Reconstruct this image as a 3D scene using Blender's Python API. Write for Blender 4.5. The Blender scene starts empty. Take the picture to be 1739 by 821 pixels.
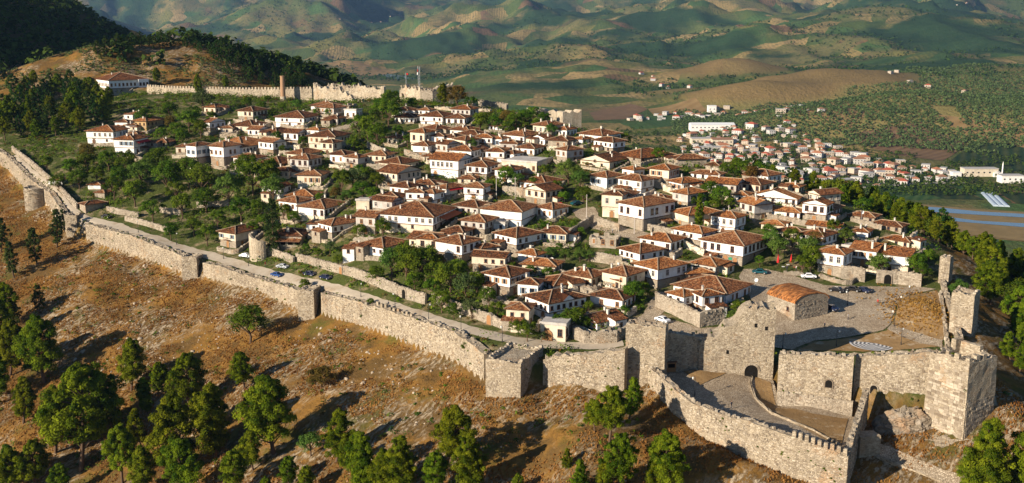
import bpy, bmesh, math, random
import numpy as np
from mathutils import Vector, Matrix
from mathutils.geometry import delaunay_2d_cdt

random.seed(7)
RNG = np.random.default_rng(11)
SC = bpy.context.scene
COL = SC.collection
# ------------------------------------------------------------------ camera, sky, sun, exposure
F, CX, CY, HZ, CAMZ = 1800.0, 869.5, 410.5, 20.0, 230.0
TH = math.atan((CY - HZ) / F)
cam = bpy.data.cameras.new('camera')
cam.lens = F / 1739 * 36.0
cam.sensor_width = 36.0
cam.clip_start = 1.0
cam.clip_end = 60000
camo = bpy.data.objects.new('camera', cam)
camo.location = (0, 0, CAMZ)
camo.rotation_euler = (math.pi / 2 - TH, 0, 0)
COL.objects.link(camo)
SC.camera = camo
SUN_EL, SUN_AZ = math.radians(20.5), math.radians(35)      # light travels towards +X and a little towards +Y
wd = bpy.data.worlds.new('World')
SC.world = wd
wd.use_nodes = True
sky = wd.node_tree.nodes.new('ShaderNodeTexSky')
sky.sky_type = 'NISHITA'
sky.sun_disc = False
sky.sun_elevation = SUN_EL
sky.sun_rotation = math.radians(270) - SUN_AZ
sky.altitude = 300
sky.dust_density = 0.2
sky.ozone_density = 4.0
bg = wd.node_tree.nodes['Background']
bg.inputs['Strength'].default_value = 0.06
wd.node_tree.links.new(sky.outputs[0], bg.inputs['Color'])
sl = bpy.data.lights.new('sun', 'SUN')
sl.energy = 5.0
sl.angle = math.radians(0.5)
sl.color = (1.0, 0.865, 0.69)
so = bpy.data.objects.new('sun', sl)
ldir = Vector((math.cos(SUN_AZ) * math.cos(SUN_EL), math.sin(SUN_AZ) * math.cos(SUN_EL), -math.sin(SUN_EL)))
so.rotation_euler = ldir.to_track_quat('-Z', 'Y').to_euler()
so.location = (-200, -100, 500)
COL.objects.link(so)
SC.render.engine = 'CYCLES'
SC.view_settings.view_transform = 'Standard'
SC.view_settings.look = 'None'
SC.view_settings.exposure = 0.80
SC.view_settings.gamma = 1.0

# ------------------------------------------------------------------ geometry helpers
def q(py):                      # slope of the sight line through image row py
    return math.tan(math.atan((CY - py) / F) - TH)
def PX(px, py, Y):              # X at distance Y on the sight line
    v = (CY - py) / F
    return Y * ((px - CX) / F) / (v * math.sin(TH) + math.cos(TH))
def P(px, py, Y):
    return (PX(px, py, Y), Y, CAMZ + Y * q(py))
def project(x, y, z):
    zr = z - CAMZ
    d = y * math.cos(TH) - zr * math.sin(TH)
    up = y * math.sin(TH) + zr * math.cos(TH)
    return CX + F * x / d, CY - F * up / d, d

def mesh(name, verts, faces, mats=(), midx=None, uv=None, tone=None, smooth=False):
    me = bpy.data.meshes.new(name)
    if isinstance(faces, np.ndarray):
        v = np.asarray(verts, dtype=np.float32)
        n, k = faces.shape
        me.vertices.add(len(v)); me.vertices.foreach_set('co', v.ravel())
        me.loops.add(n * k); me.loops.foreach_set('vertex_index', faces.astype(np.int32).ravel())
        me.polygons.add(n)
        me.polygons.foreach_set('loop_start', np.arange(0, n * k, k, dtype=np.int32))
        me.update(calc_edges=True)
    else:
        me.from_pydata([tuple(map(float, p)) for p in verts], [], [list(map(int, f)) for f in faces])
        me.update()
    for m in mats:
        me.materials.append(m)
    if midx is not None:
        me.polygons.foreach_set('material_index', np.asarray(midx, dtype=np.int32))
    if uv is not None:
        l = me.uv_layers.new(name='UVMap')
        l.data.foreach_set('uv', np.asarray(uv, dtype=np.float32).ravel())
    if tone is not None:         # one value per face
        a = me.attributes.new('tone', 'FLOAT', 'FACE')
        a.data.foreach_set('value', np.asarray(tone, dtype=np.float32))
    if smooth:
        me.polygons.foreach_set('use_smooth', np.ones(len(me.polygons), dtype=bool))
    return me

def obj(name, me, parent=None, loc=(0, 0, 0), rz=0.0, scale=None, rot=None):
    o = bpy.data.objects.new(name, me)
    COL.objects.link(o)
    if parent is not None:
        o.parent = parent
    o.location = loc
    o.rotation_euler = rot if rot is not None else (0, 0, rz)
    if scale is not None:
        o.scale = scale if hasattr(scale, '__len__') else (scale,) * 3
    return o
LABELS = {}
def tag(o, label=None, cat=None, group=None, kind=None):
    if label:
        LABELS.setdefault(label, []).append(o)
        o['label'] = label
    if cat: o['category'] = cat
    if group: o['group'] = group
    if kind: o['kind'] = kind
    return o
def thing(name, label, cat, loc=(0, 0, 0), rz=0.0, group=None):
    return tag(obj(name, None, None, loc, rz), label, cat, group)

class MB:                        # collects boxes, bars and prisms into one mesh
    def __init__(s):
        s.v, s.f, s.m, s.t = [], [], [], []
    def add(s, vs, fs, m=0, t=None):
        b = len(s.v)
        s.v += [tuple(p) for p in vs]
        s.f += [[i + b for i in f] for f in fs]
        s.m += [m] * len(fs)
        s.t += [random.random() if t is None else t] * len(fs)
        return s
    def box(s, x0, x1, y0, y1, z0, z1, m=0, t=None, taper=0.0):
        vs = [(x0, y0, z0), (x1, y0, z0), (x1, y1, z0), (x0, y1, z0),
              (x0 + taper, y0 + taper, z1), (x1 - taper, y0 + taper, z1), (x1 - taper, y1 - taper, z1), (x0 + taper, y1 - taper, z1)]
        return s.add(vs, [(0, 3, 2, 1), (4, 5, 6, 7), (0, 1, 5, 4), (1, 2, 6, 5), (2, 3, 7, 6), (3, 0, 4, 7)], m, t)
    def bar(s, a, b, w, h, m=0, t=None):
        a, b = Vector(a), Vector(b)
        d = (b - a).normalized()
        side = d.cross(Vector((0, 0, 1)))
        side = (side.normalized() if side.length > 1e-4 else Vector((1, 0, 0))) * w / 2
        up = side.cross(d).normalized() * h / 2
        vs = []
        for p in (a, b):
            vs += [p - side - up, p + side - up, p + side + up, p - side + up]
        return s.add(vs, [(0, 3, 2, 1), (4, 5, 6, 7), (0, 1, 5, 4), (1, 2, 6, 5), (2, 3, 7, 6), (3, 0, 4, 7)], m, t)
    def tube(s, pts, rad, n=8, m=0, t=None, cap=True):
        pts = [Vector(p) for p in pts]
        vs, fs = [], []
        for i, p in enumerate(pts):
            d = (pts[min(i + 1, len(pts) - 1)] - pts[max(i - 1, 0)]).normalized()
            a = d.orthogonal().normalized() if abs(d.z) < 0.9 else Vector((1, 0, 0))
            a = (a - d * a.dot(d)).normalized()
            b = d.cross(a)
            r = rad[i] if hasattr(rad, '__len__') else rad
            for k in range(n):
                w = 2 * math.pi * k / n
                vs.append(p + (a * math.cos(w) + b * math.sin(w)) * r)
        for i in range(len(pts) - 1):
            for k in range(n):
                fs.append((i * n + k, i * n + (k + 1) % n, (i + 1) * n + (k + 1) % n, (i + 1) * n + k))
        if cap:
            fs.append(tuple(range(n - 1, -1, -1)))
            fs.append(tuple(range((len(pts) - 1) * n, len(pts) * n)))
        return s.add(vs, fs, m, t)
    def build(s, name, mats, parent=None, loc=(0, 0, 0), rz=0.0, smooth=False, rot=None):
        if not isinstance(mats, (list, tuple)): mats = [mats]
        me = mesh(name, s.v, s.f, mats, s.m, None, s.t, smooth)
        return obj(name, me, parent, loc, rz, rot=rot)
    def me(s, name, mats, smooth=False):
        if not isinstance(mats, (list, tuple)): mats = [mats]
        return mesh(name, s.v, s.f, mats, s.m, None, s.t, smooth)

def _hash(ix, iy, seed):
    n = (ix.astype(np.int64) * 374761393 + iy.astype(np.int64) * 668265263 + seed * 144665) & 0xffffffff
    n = ((n ^ (n >> 13)) * 1274126177) & 0xffffffff
    n = n ^ (n >> 16)
    return (n & 0xffff) / 65535.0
def vnoise(x, y, seed=0):        # value noise 0..1
    x, y = np.asarray(x, float), np.asarray(y, float)
    ix, iy = np.floor(x), np.floor(y)
    fx, fy = x - ix, y - iy
    fx, fy = fx * fx * fx * (fx * (fx * 6 - 15) + 10), fy * fy * fy * (fy * (fy * 6 - 15) + 10)
    ix, iy = ix.astype(np.int64), iy.astype(np.int64)
    a, b = _hash(ix, iy, seed), _hash(ix + 1, iy, seed)
    c, d = _hash(ix, iy + 1, seed), _hash(ix + 1, iy + 1, seed)
    return (a * (1 - fx) + b * fx) * (1 - fy) + (c * (1 - fx) + d * fx) * fy
def fbm(x, y, seed=0, octv=4, gain=0.5):
    s, a, t = 0.0, 1.0, 0.0
    for i in range(octv):
        s = s + a * vnoise(x * 2 ** i + 17.3 * i, y * 2 ** i - 9.1 * i, seed + i)
        t += a
        a *= gain
    return s / t
def ridged(x, y, seed=0, octv=4, gain=0.5):
    s, a, t = 0.0, 1.0, 0.0
    for i in range(octv):
        s = s + a * (1 - np.abs(2 * vnoise(x * 2 ** i + 5.7 * i, y * 2 ** i + 3.1 * i, seed + i) - 1))
        t += a
        a *= gain
    return s / t

# ------------------------------------------------------------------ materials
class NT:
    def __init__(s, name):
        s.mat = bpy.data.materials.new(name)
        s.mat.use_nodes = True
        s.t = s.mat.node_tree
        s.t.nodes.clear()
        s.out = s.n('ShaderNodeOutputMaterial')
    def n(s, ty, **kw):
        nd = s.t.nodes.new(ty)
        for k, v in kw.items(): setattr(nd, k, v)
        return nd
    def set(s, sock, v):
        if isinstance(v, bpy.types.NodeSocket): s.t.links.new(v, sock)
        elif isinstance(v, (tuple, list)) and len(v) == 3 and sock.type == 'RGBA': sock.default_value = (*v, 1)
        else: sock.default_value = v
    def pos(s, sx=1, sy=1, sz=1, kind='pos'):
        if kind == 'pos': o = s.n('ShaderNodeNewGeometry').outputs['Position']
        elif kind == 'uv': o = s.n('ShaderNodeTexCoord').outputs['UV']
        else: o = s.n('ShaderNodeTexCoord').outputs['Object']
        mp = s.n('ShaderNodeVectorMath', operation='MULTIPLY')
        s.set(mp.inputs[0], o)
        mp.inputs[1].default_value = (sx, sy, sz)
        return mp.outputs[0]
    def noise(s, vec, scale=1, detail=3, rough=0.55, col=False, dist=0.0):
        nd = s.n('ShaderNodeTexNoise')
        s.set(nd.inputs['Vector'], vec)
        nd.inputs['Scale'].default_value = scale
        nd.inputs['Detail'].default_value = detail
        nd.inputs['Roughness'].default_value = rough
        nd.inputs['Distortion'].default_value = dist
        return nd.outputs['Color' if col else 'Fac']
    def voro(s, vec, scale=1, feature='F1', out='Distance', rand=1.0):
        nd = s.n('ShaderNodeTexVoronoi', feature=feature)
        s.set(nd.inputs['Vector'], vec)
        nd.inputs['Scale'].default_value = scale
        nd.inputs['Randomness'].default_value = rand
        return nd.outputs[out]
    def ramp(s, fac, stops, interp='LINEAR'):
        nd = s.n('ShaderNodeValToRGB')
        nd.color_ramp.interpolation = interp
        els = nd.color_ramp.elements
        while len(els) < len(stops): els.new(0.5)
        for e, (p, c) in zip(els, stops):
            e.position = p
            e.color = (c, c, c, 1) if not hasattr(c, '__len__') else (*c, 1)
        s.set(nd.inputs[0], fac)
        return nd.outputs[0]
    def mix(s, fac, a, b, mode='MIX'):
        nd = s.n('ShaderNodeMix', data_type='RGBA', blend_type=mode)
        s.set(nd.inputs[0], fac)
        s.set(nd.inputs[6], a)
        s.set(nd.inputs[7], b)
        return nd.outputs[2]
    def math(s, op, a, b=0.5):
        nd = s.n('ShaderNodeMath', operation=op)
        s.set(nd.inputs[0], a)
        s.set(nd.inputs[1], b)
        return nd.outputs[0]
    def attr(s, name):
        return s.n('ShaderNodeAttribute', attribute_name=name).outputs['Fac']
    def sepx(s, vec, i=0):
        nd = s.n('ShaderNodeSeparateXYZ')
        s.set(nd.inputs[0], vec)
        return nd.outputs[i]
    def orand(s):
        return s.n('ShaderNodeObjectInfo').outputs['Random']
    def bump(s, h, strength=0.5, dist=0.1):
        nd = s.n('ShaderNodeBump')
        s.set(nd.inputs['Height'], h)
        nd.inputs['Strength'].default_value = strength
        nd.inputs['Distance'].default_value = dist
        return nd.outputs[0]
    def fin(s, col, rough=0.9, nor=None, spec=0.25, metal=0.0):
        b = s.n('ShaderNodeBsdfPrincipled')
        s.set(b.inputs['Base Color'], col)
        s.set(b.inputs['Roughness'], rough)
        s.set(b.inputs['Specular IOR Level'], spec)
        s.set(b.inputs['Metallic'], metal)
        if nor is not None: s.set(b.inputs['Normal'], nor)
        s.t.links.new(b.outputs[0], s.out.inputs[0])
        return s.mat
    def leaf(s, col, trans=0.3):
        d = s.n('ShaderNodeBsdfDiffuse')
        t = s.n('ShaderNodeBsdfTranslucent')
        s.set(d.inputs[0], col)
        s.set(t.inputs[0], col)
        mx = s.n('ShaderNodeMixShader')
        mx.inputs[0].default_value = trans
        s.t.links.new(d.outputs[0], mx.inputs[1])
        s.t.links.new(t.outputs[0], mx.inputs[2])
        s.t.links.new(mx.outputs[0], s.out.inputs[0])
        return s.mat

MAT = {}
def plain(name, col, rough=0.7, spec=0.3, metal=0.0, var=0.12):
    s = NT(name)
    n = s.noise(s.pos(), 2.3, 4)
    c = s.mix(n, tuple(x * (1 - var) for x in col), tuple(min(1, x * (1 + var)) for x in col))
    MAT[name] = s.fin(c, rough, None, spec, metal)
def plaster(name, col, dirt):
    s = NT(name)
    p = s.pos()
    a = s.ramp(s.noise(p, 0.35, 5, 0.65), [(0.42, 0), (0.72, 1)])
    b = s.ramp(s.noise(s.pos(2.2, 2.2, 0.35), 1.0, 4, 0.6), [(0.5, 0), (0.75, 1)])
    c = s.mix(a, col, dirt)
    c = s.mix(s.math('MULTIPLY', b, 0.38), c, tuple(x * 0.55 for x in dirt))
    c = s.mix(s.math('MULTIPLY', s.orand(), 0.0), c, dirt)
    MAT[name] = s.fin(c, 0.9, s.bump(s.noise(p, 3.0, 4), 0.3, 0.05), 0.15)
def stone(name, lo, hi, mortar, scale=1.5, dark=(0.16, 0.125, 0.09)):
    s = NT(name)
    w = s.noise(s.pos(), 0.9, 3, 0.6, col=True)
    p0 = s.pos(1, 1, 1.75)
    ad = s.n('ShaderNodeVectorMath', operation='MULTIPLY_ADD')
    s.set(ad.inputs[0], w)
    ad.inputs[1].default_value = (0.35, 0.35, 0.35)
    s.set(ad.inputs[2], p0)
    p = ad.outputs[0]
    cell = s.sepx(s.voro(p, scale, 'F1', 'Color'))
    edge = s.ramp(s.voro(p, scale, 'DISTANCE_TO_EDGE'), [(0.02, 0), (0.13, 1)])
    c = s.mix(cell, lo, hi)
    c = s.mix(s.math('MULTIPLY', s.ramp(s.noise(s.pos(), 0.22, 5, 0.6), [(0.38, 0), (0.68, 1)]), 0.65), c, mortar)
    c = s.mix(s.math('MULTIPLY', s.ramp(s.noise(s.pos(1, 1, 0.6), 0.13, 6, 0.7), [(0.47, 0), (0.68, 1)]), 0.6), c, dark)
    c = s.mix(s.ramp(s.noise(s.pos(), 2.6, 4, 0.7), [(0.3, 0.55), (0.5, 0.0)]), c, dark)
    c = s.mix(s.math('MULTIPLY', s.ramp(s.noise(s.pos(0.9, 0.9, 0.09), 0.8, 4, 0.6), [(0.52, 0), (0.66, 1)]), 0.55), c, dark)
    c = s.mix(s.math('MULTIPLY', s.ramp(s.noise(s.pos(), 0.19, 4, 0.6), [(0.56, 0), (0.68, 1)]), 0.5), c, (0.40, 0.22, 0.10))
    c = s.mix(edge, s.mix(0.6, c, mortar), c)
    h = s.math('ADD', s.math('MULTIPLY', edge, 0.7), s.noise(s.pos(), 3.2, 5, 0.7))
    MAT[name] = s.fin(c, 0.95, s.bump(h, 0.9, 0.16), 0.1)
def stonepiece(name, lo, hi):
    s = NT(name)
    t = s.attr('tone')
    c = s.mix(t, lo, hi)
    c = s.mix(s.math('MULTIPLY', s.ramp(s.noise(s.pos(1, 1, 0.6), 0.13, 6, 0.7), [(0.47, 0), (0.68, 1)]), 0.5), c, (0.17, 0.13, 0.095))
    c = s.mix(s.math('MULTIPLY', s.noise(s.pos(), 4, 4), 0.5), c, tuple(x * 0.6 for x in lo))
    MAT[name] = s.fin(c, 0.95, s.bump(s.noise(s.pos(), 5, 4), 0.6, 0.06), 0.1)
def rooftile(name, cols, seed=0.0):
    s = NT(name)
    uv = s.pos(1, 1, 1, 'uv')
    off = s.n('ShaderNodeVectorMath', operation='ADD')
    s.set(off.inputs[0], uv)
    cmb = s.n('ShaderNodeCombineXYZ')
    r = s.orand()
    s.set(cmb.inputs[0], s.math('MULTIPLY', r, 91.0))
    s.set(cmb.inputs[1], s.math('MULTIPLY', r, 37.0))
    s.set(off.inputs[1], cmb.outputs[0])
    p = off.outputs[0]
    sc = s.n('ShaderNodeVectorMath', operation='MULTIPLY')
    s.set(sc.inputs[0], p)
    sc.inputs[1].default_value = (3.2, 2.3, 1)
    fl = s.n('ShaderNodeVectorMath', operation='FLOOR')
    s.set(fl.inputs[0], sc.outputs[0])
    wn = s.n('ShaderNodeTexWhiteNoise', noise_dimensions='2D')
    s.set(wn.inputs['Vector'], fl.outputs[0])
    big = s.noise(p, 0.32, 4, 0.65)
    mid = s.noise(p, 1.3, 4, 0.7)
    f = s.math('ADD', s.math('MULTIPLY', wn.outputs[0], 0.40), s.math('ADD', s.math('MULTIPLY', big, 0.30), s.math('MULTIPLY', mid, 0.42)))
    f = s.math('ADD', f, s.math('MULTIPLY', s.math('SUBTRACT', r, 0.5), 0.22))
    c = s.ramp(f, list(zip((0.30, 0.45, 0.58, 0.70, 0.84), cols)))
    c = s.mix(s.ramp(s.noise(p, 0.55, 5, 0.7), [(0.55, 0), (0.72, 0.75)]), c, (0.10, 0.075, 0.05))
    c = s.mix(s.ramp(s.noise(p, 0.9, 3, 0.6, dist=1.0), [(0.62, 0), (0.75, 0.6)]), c, (0.36, 0.25, 0.15))
    wv = s.n('ShaderNodeTexWave', wave_type='BANDS', bands_direction='X')
    s.set(wv.inputs['Vector'], p)
    wv.inputs['Scale'].default_value = 1.0
    wv.inputs['Distortion'].default_value = 0.6
    h = s.math('ADD', s.math('MULTIPLY', wv.outputs[1], 0.7), s.math('MULTIPLY', wn.outputs[0], 0.6))
    MAT[name] = s.fin(c, 0.9, s.bump(h, 0.9, 0.09), 0.12)
def leafmat(name, a, b, trans=0.3, var=0.35):
    s = NT(name)
    c = s.mix(s.attr('tone'), a, b)
    h = s.n('ShaderNodeHueSaturation')
    s.set(h.inputs['Color'], c)
    r = s.orand()
    s.set(h.inputs['Hue'], s.math('ADD', 0.5, s.math('MULTIPLY', s.math('SUBTRACT', r, 0.5), 0.05)))
    s.set(h.inputs['Value'], s.math('ADD', 1 - var / 2, s.math('MULTIPLY', s.math('FRACT', s.math('MULTIPLY', r, 7.31)), var)))
    MAT[name] = s.leaf(h.outputs[0], trans)

plaster('plaster_white', (0.82, 0.81, 0.79), (0.68, 0.63, 0.55))
plaster('town_white', (0.60, 0.58, 0.55), (0.46, 0.42, 0.37))
plaster('town_cream', (0.52, 0.44, 0.35), (0.40, 0.33, 0.25))
plaster('plaster_cream', (0.66, 0.58, 0.45), (0.48, 0.40, 0.29))
plaster('plaster_tan', (0.46, 0.31, 0.15), (0.30, 0.19, 0.09))
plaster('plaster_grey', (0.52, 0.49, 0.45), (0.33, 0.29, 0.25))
stone('fort_stone', (0.22, 0.17, 0.115), (0.57, 0.485, 0.36), (0.47, 0.39, 0.28), 1.7)
stone('house_stone', (0.30, 0.25, 0.19), (0.54, 0.47, 0.37), (0.46, 0.39, 0.30), 1.9)
stone('ruin_stone', (0.40, 0.33, 0.24), (0.64, 0.55, 0.42), (0.55, 0.46, 0.33), 1.1)
stone('rock', (0.17, 0.145, 0.115), (0.36, 0.31, 0.25), (0.24, 0.19, 0.13), 0.6)
stonepiece('stone_piece', (0.20, 0.155, 0.11), (0.60, 0.525, 0.41))
stonepiece('pale_rock', (0.28, 0.22, 0.15), (0.56, 0.47, 0.36))
rooftile('roof_tile', [(0.028, 0.014, 0.008), (0.082, 0.033, 0.015), (0.165, 0.058, 0.022), (0.26, 0.098, 0.036), (0.38, 0.21, 0.10)])
rooftile('chapel_tile', [(0.14, 0.055, 0.02), (0.28, 0.11, 0.036), (0.42, 0.165, 0.05), (0.50, 0.21, 0.065), (0.54, 0.29, 0.12)])
rooftile('roof_orange', [(0.055, 0.020, 0.009), (0.14, 0.050, 0.017), (0.28, 0.098, 0.029), (0.40, 0.152, 0.046), (0.47, 0.25, 0.105)])
plain('mortar', (0.36, 0.26, 0.17), 0.95, 0.1, var=.3)
plain('chimney_render', (0.58, 0.53, 0.46), 0.95, 0.1, var=0.2)
plain('wood', (0.12, 0.055, 0.028), 0.7)
plain('wood_light', (0.30, 0.15, 0.06), 0.7)
plain('wood_pale', (0.52, 0.46, 0.40), 0.7)
plain('glass_dark', (0.018, 0.022, 0.03), 0.12, 0.6)
plain('painted_shade', (0.012, 0.011, 0.010), 0.95, 0.05)  # near-black colour standing in for the shade inside openings
plain('metal_dark', (0.03, 0.03, 0.032), 0.45, 0.5)
plain('metal_grey', (0.35, 0.36, 0.37), 0.45, 0.5)
plain('white_paint', (0.80, 0.80, 0.78), 0.5)
plain('red_cloth', (0.50, 0.02, 0.02), 0.8)
plain('red_roof', (0.36, 0.085, 0.045), 0.85, var=0.3)
plain('orange_roof', (0.36, 0.15, 0.075), 0.85, var=0.3)
plain('brown_roof', (0.27, 0.14, 0.08), 0.85, var=0.3)
plain('grey_roof', (0.42, 0.40, 0.37), 0.85, var=0.2)
plain('green_plastic', (0.02, 0.22, 0.12), 0.5)
plain('tyre', (0.015, 0.015, 0.015), 0.9, 0.2)
plain('lamp_glass', (0.75, 0.74, 0.68), 0.3)
plain('skin', (0.45, 0.27, 0.19), 0.6)
plain('cloth_dark', (0.03, 0.035, 0.05), 0.9)
plain('cloth_light', (0.5, 0.48, 0.45), 0.9)
plain('cloth_red', (0.4, 0.05, 0.04), 0.9)
for n_, c_ in dict(blue=(0.02, 0.06, 0.20), navy=(0.012, 0.018, 0.05), white=(0.75, 0.76, 0.78), red=(0.45, 0.03, 0.03), teal=(0.01, 0.07, 0.09), black=(0.012, 0.012, 0.014), silver=(0.42, 0.45, 0.48)).items():
    plain('car_' + n_, c_, 0.25, 0.6, 0.0, 0.03)
leafmat('pine_leaf', (0.034, 0.066, 0.005), (0.210, 0.245, 0.013), 0.28)
leafmat('forest_leaf', (0.014, 0.036, 0.010), (0.062, 0.105, 0.016), 0.22)
leafmat('broad_leaf', (0.032, 0.074, 0.009), (0.160, 0.225, 0.018), 0.32)
leafmat('mid_leaf', (0.022, 0.055, 0.010), (0.10, 0.15, 0.022), 0.25)
leafmat('fresh_leaf', (0.052, 0.105, 0.018), (0.150, 0.235, 0.042), 0.35)
leafmat('cypress_leaf', (0.020, 0.036, 0.010), (0.070, 0.088, 0.020), 0.15)
leafmat('rust_leaf', (0.085, 0.068, 0.016), (0.22, 0.145, 0.032), 0.3)
leafmat('olive_leaf', (0.045, 0.070, 0.022), (0.115, 0.145, 0.048), 0.15)
leafmat('dry_grass', (0.25, 0.115, 0.025), (0.52, 0.31, 0.09), 0.3)
s_ = NT('bark')
MAT['bark'] = s_.fin(s_.mix(s_.noise(s_.pos(4, 4, 1.2), 3, 4), (0.05, 0.034, 0.022), (0.17, 0.11, 0.07)), 0.95, None, 0.1)
# ------------------------------------------------------------------ the hill: inner plateau, curtain line, outer slopes
# curtain line vertices: px, row of wall top, row of wall foot, distance, slope near, slope beyond
FRONT = [(-70, 212, 236, 525, .30, .40), (14, 264, 291, 470, .32, .40), (56, 306, 338, 437, .32, .40), (84, 325, 352, 418, .32, .40),
         (113, 364, 398, 400, .32, .40), (147, 380, 409, 392, .32, .42), (174, 386, 419, 385, .32, .42), (246, 407, 441, 365, .32, .42),
         (311, 433, 467, 351, .34, .44), (346, 445, 472, 345, .34, .44), (440, 472, 496, 327, .36, .45), (507, 492, 528, 313, .36, .45),
         (546, 497, 535, 306, .36, .45), (642, 521, 565, 285, .36, .45), (703, 541, 590, 271, .36, .45), (771, 562, 615, 257, .36, .45),
         (822, 599, 650, 243, .34, .45), (883, 617, 668, 233, .30, .45), (922, 608, 658, 236, .28, .45), (1060, 597, 650, 229, .22, .42),
         (1128, 568, 622, 236, .16, .40), (1177, 569, 622, 238, .12, .40), (1250, 540, 630, 238, .12, .40), (1310, 600, 640, 236, .12, .40),
         (1325, 601, 690, 226, .12, .42), (1442, 604, 709, 221, .14, .42), (1584, 595, 722, 213, .2, .45), (1634, 613, 745, 206, .3, .5)]
BACK = [(1680, None, 735, 212, .45, .6), (1662, None, 590, 246, .55, .65), (1652, None, 530, 264, .55, .65), (1620, None, 480, 287, .55, .65),
        (1618, None, 430, 312, .55, .65), (1570, None, 400, 330, .5, .65), (1490, None, 362, 352, .5, .65), (1390, None, 328, 368, .5, .62),
        (1300, None, 300, 385, .5, .62), (1190, None, 280, 402, .5, .6), (1085, None, 262, 418, .5, .6), (1010, None, 225, 448, .5, .6),
        (910, None, 195, 488, .5, .6), (820, None, 182, 530, .5, .6), (700, None, 172, 560, .45, .6), (560, None, 168, 590, .4, .55),
        (400, None, 164, 600, .2, .4), (250, None, 160, 612, .1, .3), (120, None, 165, 625, .1, .3), (0, None, 190, 600, .2, .35)]
CV = FRONT + BACK
CXY = np.array([P(c[0], c[2], c[3])[:2] for c in CV])
INNER = [(100, 290, 440), (300, 300, 430), (180, 245, 480), (330, 285, 438), (215, 165, 570), (100, 200, 540), (400, 230, 480), (430, 290, 430),
         (400, 166, 562), (480, 172, 560), (250, 395, 377), (320, 420, 362), (510, 216, 480), (570, 256, 432), (515, 279, 415), (545, 316, 393), (550, 373, 360),
         (564, 406, 342), (480, 437, 343), (650, 435, 320), (735, 397, 332), (784, 449, 306), (720, 350, 358), (680, 291, 400), (778, 304, 390),
         (750, 260, 425), (750, 215, 465), (700, 172, 525), (900, 190, 475), (890, 246, 425), (910, 297, 385), (885, 387, 335), (926, 328, 365),
         (1022, 244, 415), (1035, 288, 385), (1030, 320, 365), (1097, 394, 323), (1143, 280, 385), (1157, 327, 355), (1222, 309, 362), (1169, 389, 325),
         (1260, 453, 300), (1138, 432, 306), (1116, 492, 284), (1004, 490, 284), (864, 504, 280), (932, 548, 263), (960, 582, 251), (1192, 538, 263),
         (1356, 373, 328), (1353, 329, 350), (1425, 404, 315), (1429, 472, 293), (1541, 468, 294), (1539, 397, 322), (1349, 546, 262), (1450, 500, 280),
         (1480, 585, 251), (1610, 492, 282), (1550, 560, 258), (1000, 590, 248), (1090, 560, 256), (1400, 585, 251), (1250, 560, 257), (640, 510, 293), (760, 548, 267),
         (850, 583, 250), (1600, 570, 252), (1190, 570, 253)]
ipts = [P(*p) for p in INNER]
for (px, yt, yb, Y, a, b) in FRONT[:17]:
    x, y, z = P(px, yb, Y)
    ipts.append((x, y, CAMZ + Y * q(yt) - 0.9))
for (px, yt, yb, Y, a, b) in BACK[3:]:
    ipts.append(P(px, yb, Y))
for (px, Y) in ((1325, 228), (1442, 224), (1560, 218)):
    ipts.append((PX(px, 600, Y), Y, 230 + 251 * q(585) - 0.5))
ipts = np.array(ipts)
def _phi(r2): return 0.5 * r2 * np.log(np.maximum(r2, 1e-6))
_xy = ipts[:, :2] / 100.0
_n = len(_xy)
_K = _phi(((_xy[:, None] - _xy[None]) ** 2).sum(-1)) + np.eye(_n) * 0.004
_A = np.zeros((_n + 3, _n + 3))
_A[:_n, :_n] = _K
_A[:_n, _n] = 1
_A[:_n, _n + 1:] = _xy
_A[_n:, :_n] = _A[:_n, _n:].T
_w = np.linalg.solve(_A, np.concatenate([ipts[:, 2], np.zeros(3)]))
def zin(x, y):
    x, y = np.asarray(x, float) / 100, np.asarray(y, float) / 100
    out = _w[_n] + _w[_n + 1] * x + _w[_n + 2] * y
    for i in range(_n):
        out = out + _w[i] * _phi((x - _xy[i, 0]) ** 2 + (y - _xy[i, 1]) ** 2)
    return out
_zi = zin(CXY[:, 0], CXY[:, 1])
CZB = np.array([CAMZ + c[3] * q(c[2]) if i < len(FRONT) else _zi[i] - 0.2 for i, c in enumerate(CV)])
CS = np.array([c[4:6] for c in CV])
def curtain_distance(x, y):
    """signed distance to the curtain line (inside positive), foot height and slopes of the nearest point"""
    best = np.full(x.shape, 1e9)
    zb, s0, s1 = np.zeros(x.shape), np.zeros(x.shape), np.zeros(x.shape)
    ins = np.zeros(x.shape, bool)
    n = len(CXY)
    for i in range(n):
        a, b = CXY[i], CXY[(i + 1) % n]
        d = b - a
        t = np.clip(((x - a[0]) * d[0] + (y - a[1]) * d[1]) / (d @ d), 0, 1)
        r = np.hypot(x - a[0] - t * d[0], y - a[1] - t * d[1])
        m = r < best
        best = np.where(m, r, best)
        j = (i + 1) % n
        zb = np.where(m, CZB[i] * (1 - t) + CZB[j] * t, zb)
        s0 = np.where(m, CS[i, 0] * (1 - t) + CS[j, 0] * t, s0)
        s1 = np.where(m, CS[i, 1] * (1 - t) + CS[j, 1] * t, s1)
        c = ((a[1] > y) != (b[1] > y))
        xi = a[0] + (y - a[1]) * d[0] / (d[1] if abs(d[1]) > 1e-9 else 1e-9)
        ins ^= c & (x < xi)
    return np.where(ins, best, -best), zb, s0, s1
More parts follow.
